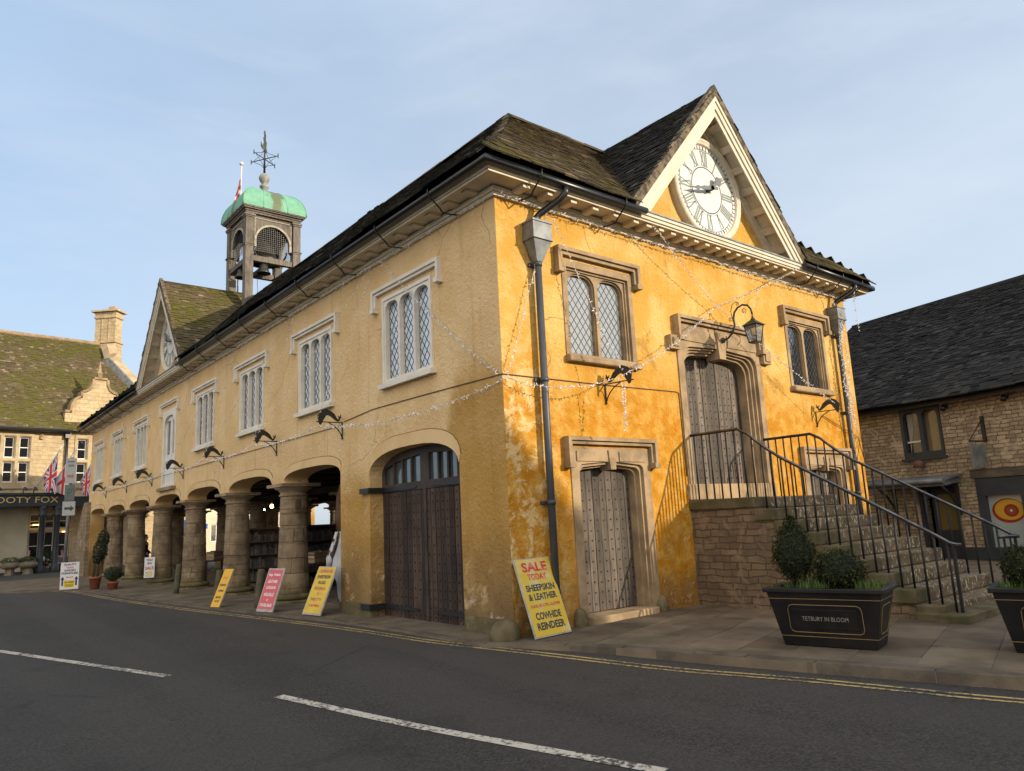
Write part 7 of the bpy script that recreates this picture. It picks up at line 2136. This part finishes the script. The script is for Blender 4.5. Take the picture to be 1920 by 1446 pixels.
# ------------------------------------------------------------------ stone cottage shop on the right
EA = math.atan2(-0.97302, -0.23072)
M['rubble_gold'] = masonry('golden_rubble_wall', (0.40,0.315,0.205), (0.24,0.18,0.115), (0.10,0.077,0.052), 0.24, 0.082, 0.010, 0.075, (0.10,0.075,0.048), 0.6, 'XY')
CT = thing('stone_cottage', 'rubble stone shop with dark slate roof, dark framed windows and a hooded doorway', 'cottage', (14.91,0.09,-0.26), EA)
CT.scale = (1.12,)*3
WM[CT.name] = Matrix.Translation((14.91,0.09,-0.26)) @ Matrix.Rotation(EA, 4, 'Z') @ Matrix.Scale(1.12, 4)
CM = WM[CT.name]
FC = ((0,0,0),(1,0,0),(0,0,1),(0,-1,0))
m_ = MB()
m_.plate(rect(-4.7,3.5,-0.6,4.12), [rect(-0.68,0.40,2.70,3.90), rect(-0.50,0.50,-0.05,2.0), rect(0.98,3.2,0.30,2.06)], FC, -0.45, 0.0)
m_.plate([(0.46,-0.6),(7.9,-0.6),(7.9,4.12),(4.2,7.3),(0.46,4.12)], [], ((3.49,0,0),(0,1,0),(0,0,1),(1,0,0)), -0.4, 0.0)
m_.plate([(0.46,-0.6),(7.9,-0.6),(7.9,4.12),(4.2,7.3),(0.46,4.12)], [], ((-4.69,0,0),(0,1,0),(0,0,1),(-1,0,0)), -0.4, 0.0)
m_.box(-4.6,3.4,7.905,8.3,-0.6,4.1)
m_.build('wall', M['rubble_gold'], CT, local=True)
m_ = MB(); RC = random.Random(3); cl = math.hypot(4.6,3.5)
slates(m_, CM @ Vector((-5.0,-0.35,4.02)), CM.to_3x3() @ Vector((1,0,0)), CM.to_3x3() @ Vector((0,4.55,3.45)), 0, 9.75, math.hypot(4.55*1.12,3.45*1.12), lambda c: True, RC, h=0.115, w=(0.14,0.32), sag=lambda u,v: -0.08*sin(pi*min(1,v/6.4))+0.05*sin(u*0.7), th=0.03)
m_.build('roof', M['slate_east'], CT)
m_ = MB(); m_.quad((-4.95,-0.31,3.86),(3.66,-0.31,3.86),(3.66,4.2,7.27),(-4.95,4.2,7.27)); m_.quad((-4.95,8.7,3.86),(3.66,8.7,3.86),(3.66,4.2,7.27),(-4.95,4.2,7.27)); m_.build('roof_backing', M['soffit'], CT, local=True)
m_ = MB(); m_.tube([(-4.95,4.2,7.47),(3.7,4.2,7.47)], 0.10, 7); m_.build('ridge_tile', M['slate_east'], CT, local=True)
M['shop_dark'] = simple('dark_blue_grey_paint', (0.022,0.027,0.033), 0.5, (0.032,0.038,0.046), 2)
m_ = MB()
m_.plate(rect(-0.67,0.39,2.66,3.89), [arch_light(-0.59,-0.18,2.80,3.80), arch_light(-0.08,0.32,2.80,3.80)], FC, -0.10, 0.02)
w = m_.build('window', M['shop_dark'], CT, local=True)
m_ = MB(); m_.box(-0.72,0.44,-0.08,0.0,2.60,2.66); m_.build('sill', M['shop_dark'], w, local=True)
m_ = MB(); m_.plate(rect(-0.15,0.36,2.75,3.84), [], FC, -0.14, -0.12); m_.build('pane', glass('amber_curtained_pane', (0.15,0.12,0.06), 0.15, 0.2), w, local=True)  # pane toned by the cream curtain inside
m_ = MB(); m_.plate(rect(-0.63,-0.155,2.75,3.84), [], FC, -0.14, -0.12); m_.build('pane', M['glass_dark'], w, local=True)
m_ = MB(); m_.plate([(-0.56,2.82),(-0.50,3.1),(-0.42,3.4),(-0.40,3.78),(-0.56,3.78)], [], FC, -0.119, -0.112); m_.build('curtain', simple('pale_curtain',(0.30,0.29,0.28),0.9), w, local=True)
m_ = MB(); m_.box(-0.62,-0.19,-0.11,0.0,3.06,3.09) if False else m_.plate(rect(-0.60,-0.19,3.05,3.09), [], FC, -0.118, -0.06); m_.build('glazing_bar', M['grey_cream'], w, local=True)
m_ = MB(); m_.box(-1.0,0.55,-0.03,0.2,3.90,4.06); m_.build('lintel', M['soffit'], CT, local=True)
M['old_beam'] = wood_planks('old_oak_beam', (0.06,0.048,0.035), (0.12,0.10,0.075), (1,6,6))
m_ = MB(); m_.box(0.92,3.5,-0.05,0.25,2.07,2.27); m_.build('lintel', M['old_beam'], CT, local=True)
# hood
m_ = MB(); m_.obox((-1.45,0.0,2.16),(2.15,0,0),(0,-0.72,-0.12),(0,0.01,0.05)); m_.tube([(-1.45,-0.72,2.06),(0.72,-0.72,2.06)], 0.06, 8); m_.obox((-1.40,-0.02,2.02),(2.05,0,0),(0,-0.62,-0.08),(0,0,0.10))
hd = m_.build('door_hood', M['lead'], CT, local=True)
for x_ in (-1.1,0.55):
    m_ = MB(); m_.tube([(x_,-0.02,1.35),(x_,-0.10,1.50),(x_,-0.30,1.75),(x_,-0.58,1.95)], 0.03, 6); m_.box(x_-0.03,x_+0.03,-0.05,0.0,1.25,2.0); m_.build('hood_bracket', M['iron'], hd, local=True)
m_ = MB(); m_.plate(rect(-0.5,0.5,-0.05,2.0), [rect(-0.42,0.42,-0.05,1.92)], FC, -0.2, -0.05); dd = m_.build('door', M['shop_dark'], CT, local=True)
m_ = MB(); m_.plate(rect(-0.30,0.40,0.0,1.90), [rect(-0.18,0.28,0.9,1.75)], FC, -0.30, -0.25); m_.build('leaf', M['shop_dark'], dd, local=True)
m_ = MB(); m_.plate(rect(-0.19,0.29,0.88,1.77), [], FC, -0.29, -0.28); m_.build('pane', glass('amber_door_pane',(0.14,0.10,0.03),0.2,0.2), dd, local=True)
m_ = MB(); m_.box(-0.8,0.9,-0.55,-0.001,-0.2,-0.05); m_.build('doorstep', M['dress_pale'], CT, local=True, bevel=0.02)
# shop window with its panels
m_ = MB(); m_.plate(rect(1.0,3.2,0.28,2.05), [rect(1.17,1.95,0.52,1.66), rect(2.07,3.05,0.52,1.66)], FC, -0.12, 0.03); m_.box(1.0,3.25,-0.07,-0.031,0.22,0.30)
sw = m_.build('shop_window', M['shop_dark'], CT, local=True)
m_ = MB(); m_.plate(rect(1.1,3.1,0.45,1.72), [], FC, -0.10, -0.08); m_.build('pane', glass('pale_shop_glass',(0.27,0.33,0.32),0.12,0.3), sw, local=True)
m_ = MB(); cx_, cz_ = 1.58, 1.32
M['ring_red'] = simple('dark_red_print', (0.23,0.02,0.015), 0.5); M['ring_yellow'] = simple('ochre_yellow_print', (0.46,0.27,0.02), 0.5)
def disc(rx, rz_, d, mi, dx=0, dz=0):
    m_.m = mi; i = m_.pts([(cx_+dx+rx*cos(2*pi*k/32), -0.0+0.0-d, cz_+dz+rz_*sin(2*pi*k/32)) for k in range(32)]); m_.face(range(i,i+32)[::1])
disc(0.36,0.27,-0.078,0); disc(0.32,0.225,-0.076,1,0.02,0.02); disc(0.16,0.14,-0.074,0,0.06,0.0); disc(0.10,0.085,-0.072,2,0.06,0.0); disc(0.025,0.025,-0.070,3,0.06,0)
m_.build('round_emblem', [M['ring_red'], M['ring_yellow'], simple('brown_red_print',(0.20,0.055,0.03),0.5), M['cream']], sw, local=True)
m_ = MB(); m_.plate(rect(0.52,1.0,-0.3,0.52), [], FC, 0.0, 0.03); m_.plate(rect(1.0,3.3,-0.3,0.22), [], FC, 0.0, 0.035); m_.build('painted_plinth', M['shop_dark'], CT, local=True)
# hanging sign, lamps
hs_ = thing('hanging_sign', 'blank dark grey sign hanging from a black bracket on the stone shop', 'hanging sign', CM @ Vector((1.38,0,2.9)), EA)
hs_.scale = (1.12,)*3
m_ = MB(); m_.box(-0.035,0.035,-0.05,-0.002,-0.02,0.56); m_.box(-0.012,0.012,-0.62,-0.05,-0.03,0.0); m_.tube([(0,-0.05,0.46),(0,-0.60,-0.01)], 0.012, 6); m_.build('bracket', M['iron'], hs_, local=True)
m_ = MB(); m_.box(-0.02,0.02,-0.60,-0.10,-0.60,-0.09); 
for q in (-0.52,-0.18): m_.tube([(0,q,-0.09),(0,q,-0.02)], 0.007, 4)
m_.build('sign_board', M['lead'], hs_, local=True)
for (s_, z_, lb) in ((0.58,3.80,'black spotlight on the stone shop beside its upper window'), (1.98,3.80,'black spotlight high on the stone shop, above the hanging sign')):
    l_ = thing('spotlight', lb, 'outdoor lamp', CM @ Vector((s_,0,z_)), EA, 'spotlights on the stone shop')
    m_ = MB(); m_.box(-0.05,0.05,-0.03,-0.002,-0.05,0.05); m_.tube([(0,-0.03,0),(0,-0.12,0.0)], 0.015, 5); m_.build('mount', M['iron'], l_, local=True)
    m_ = MB(); m_.lathe([(0.05,0.0),(0.07,0.14),(0,0.13)], (0.0,-0.12,0.03), 10, axis=(0.2,-0.5,-0.8)); m_.build('head', M['iron'], l_, local=True)
al = MB(); al.lathe([(0.15,0.0),(0.13,0.16),(0.05,0.20),(0,0.20)], (0,0,0), 14)
o = al.build('alarm_bell', simple('rust_red_bell',(0.12,0.05,0.035),0.6)); o.location = CM @ Vector((-0.22,-0.16,2.42)); tag(o, 'rust red bell standing above the door hood of the stone shop', 'bell')

# ------------------------------------------------------------------ buildings round the square that shade it or show through the arches
def town_house(loc, rz, w, d, eave, ridge, wall, roofm, label, nwin=4, rows=2, grp=None):
    t = thing('town_house', label, 'house', loc, rz, grp); 
    m_ = MB(); hs = []
    for r in range(rows):
        for k in range(nwin):
            x_ = -w/2+w*(k+0.5)/nwin; z_ = 0.9+r*(eave-0.6)/rows
            hs.append((x_-0.5, x_+0.5, z_, z_+1.5))
    F = ((0,-d/2,0),(1,0,0),(0,0,1),(0,-1,0))
    m_.plate(rect(-w/2,w/2,-0.3,eave), [rect(*h) for h in hs], F, -0.3, 0.0)
    m_.plate(rect(-w/2,w/2,-0.3,eave), [], ((0,d/2,0),(1,0,0),(0,0,1),(0,1,0)), -0.3, 0.0)
    for s in (-1,1): m_.plate([(-d/2+0.303,-0.3),(d/2-0.303,-0.3),(d/2-0.303,eave),(0,ridge-0.15),(-d/2+0.303,eave)], [], ((s*w/2,0,0),(0,1,0),(0,0,1),(s,0,0)), -0.3, -0.004)
    m_.build('wall', wall, t, local=True)
    m_ = MB()
    for s in (-1,1): m_.obox((-w/2-0.1,s*(d/2+0.3),eave-0.25),(w+0.2,0,0),(0,-s*(d/2+0.3),ridge-eave+0.25),(0,0,0.14))
    rf = m_.build('roof', roofm, t, local=True)
    for s in (-0.35,):
        m_ = MB(); m_.box(w*s-0.5,w*s+0.5,-0.35,0.35,ridge-0.8,ridge+0.02); m_.build('chimney', wall, rf, local=True)
    for h in hs:
        m_ = MB(); m_.plate(rect(*h), [rect(h[0]+0.07,(h[0]+h[1])/2-0.03,h[2]+0.07,h[3]-0.07), rect((h[0]+h[1])/2+0.03,h[1]-0.07,h[2]+0.07,h[3]-0.07)], F, -0.18, -0.1); wn = m_.build('window', M['white'], t, local=True)
        m_ = MB(); m_.plate(rect(h[0]+0.02,h[1]-0.02,h[2]+0.02,h[3]-0.02), [], F, -0.17, -0.16); m_.build('pane', M['glass_dark'], wn, local=True)
M['render_cream'] = simple('cream_render', (0.62,0.54,0.40), 0.85, (0.55,0.47,0.34), 1.2, bump=0.1)
M['render_stone'] = simple('pale_stone_render', (0.45,0.38,0.27), 0.9, (0.36,0.30,0.2), 1.5, bump=0.2)
M['roof_plain'] = simple('plain_slate_roof', (0.05,0.045,0.04), 0.85, (0.09,0.08,0.065), 2, bump=0.3)
# south side of the square, behind the camera
YR = -30.0
def south(xa, xb, shade, label, nwin):      # ridge height so that the shade on the wall plane y=0 tops out at `shade`
    H = shade + (0-YR)*SUN.z/(-SUN.y)
    xo = -YR*SUN.x/(-SUN.y)
    town_house(((xa+xb)/2+xo, YR, 0), pi, xb-xa, 8.0, H-3.6, H-0.05, M['render_stone'], M['roof_plain'], label, nwin, 2, 'houses south of the square')
south(-14.0, -0.40, 3.3, 'pale stone house across the square behind the viewpoint, with the tallest roof of its row', 5)
south(-0.38, 3.35, -0.36, 'pale stone house across the square with the lowest roof of its row', 2)
south(3.37, 12.6, 1.35, 'pale stone house across the square with the middle roof height of its row', 4)
# north: what shows through the arcade
town_house((13.0,64.0,0), 0.0, 22, 9, 7.5, 11.0, M['render_cream'], M['roof_plain'], 'cream rendered house seen in sunlight through the far arches', 6, 2)
AW = thing('market_stall', 'stall with a bright blue awning seen through the arcade', 'stall', (7.7,45,0), 0.2)
M['awning_blue'] = simple('blue_awning', (0.02,0.08,0.36), 0.7)
m_ = MB(); m_.obox((-1.6,-0.9,2.25),(3.2,0,0),(0,1.9,0.35),(0,0,0.03)); m_.box(-1.6,1.6,-0.93,-0.905,1.95,2.28); m_.build('awning', M['awning_blue'], AW, local=True)
for a in (-1.5,1.5):
    for b_ in (-0.8,0.9): m_ = MB(); m_.tube([(a,b_,0),(a,b_,2.3)], 0.03, 6); m_.build('pole', M['pole'], AW, local=True)
m_ = MB(); m_.box(-1.5,1.5,-0.8,-0.1,0.8,0.84); m_.box(-1.5,1.5,-0.79,-0.75,0.0,0.8); m_.build('counter', M['shelf'], AW, local=True)
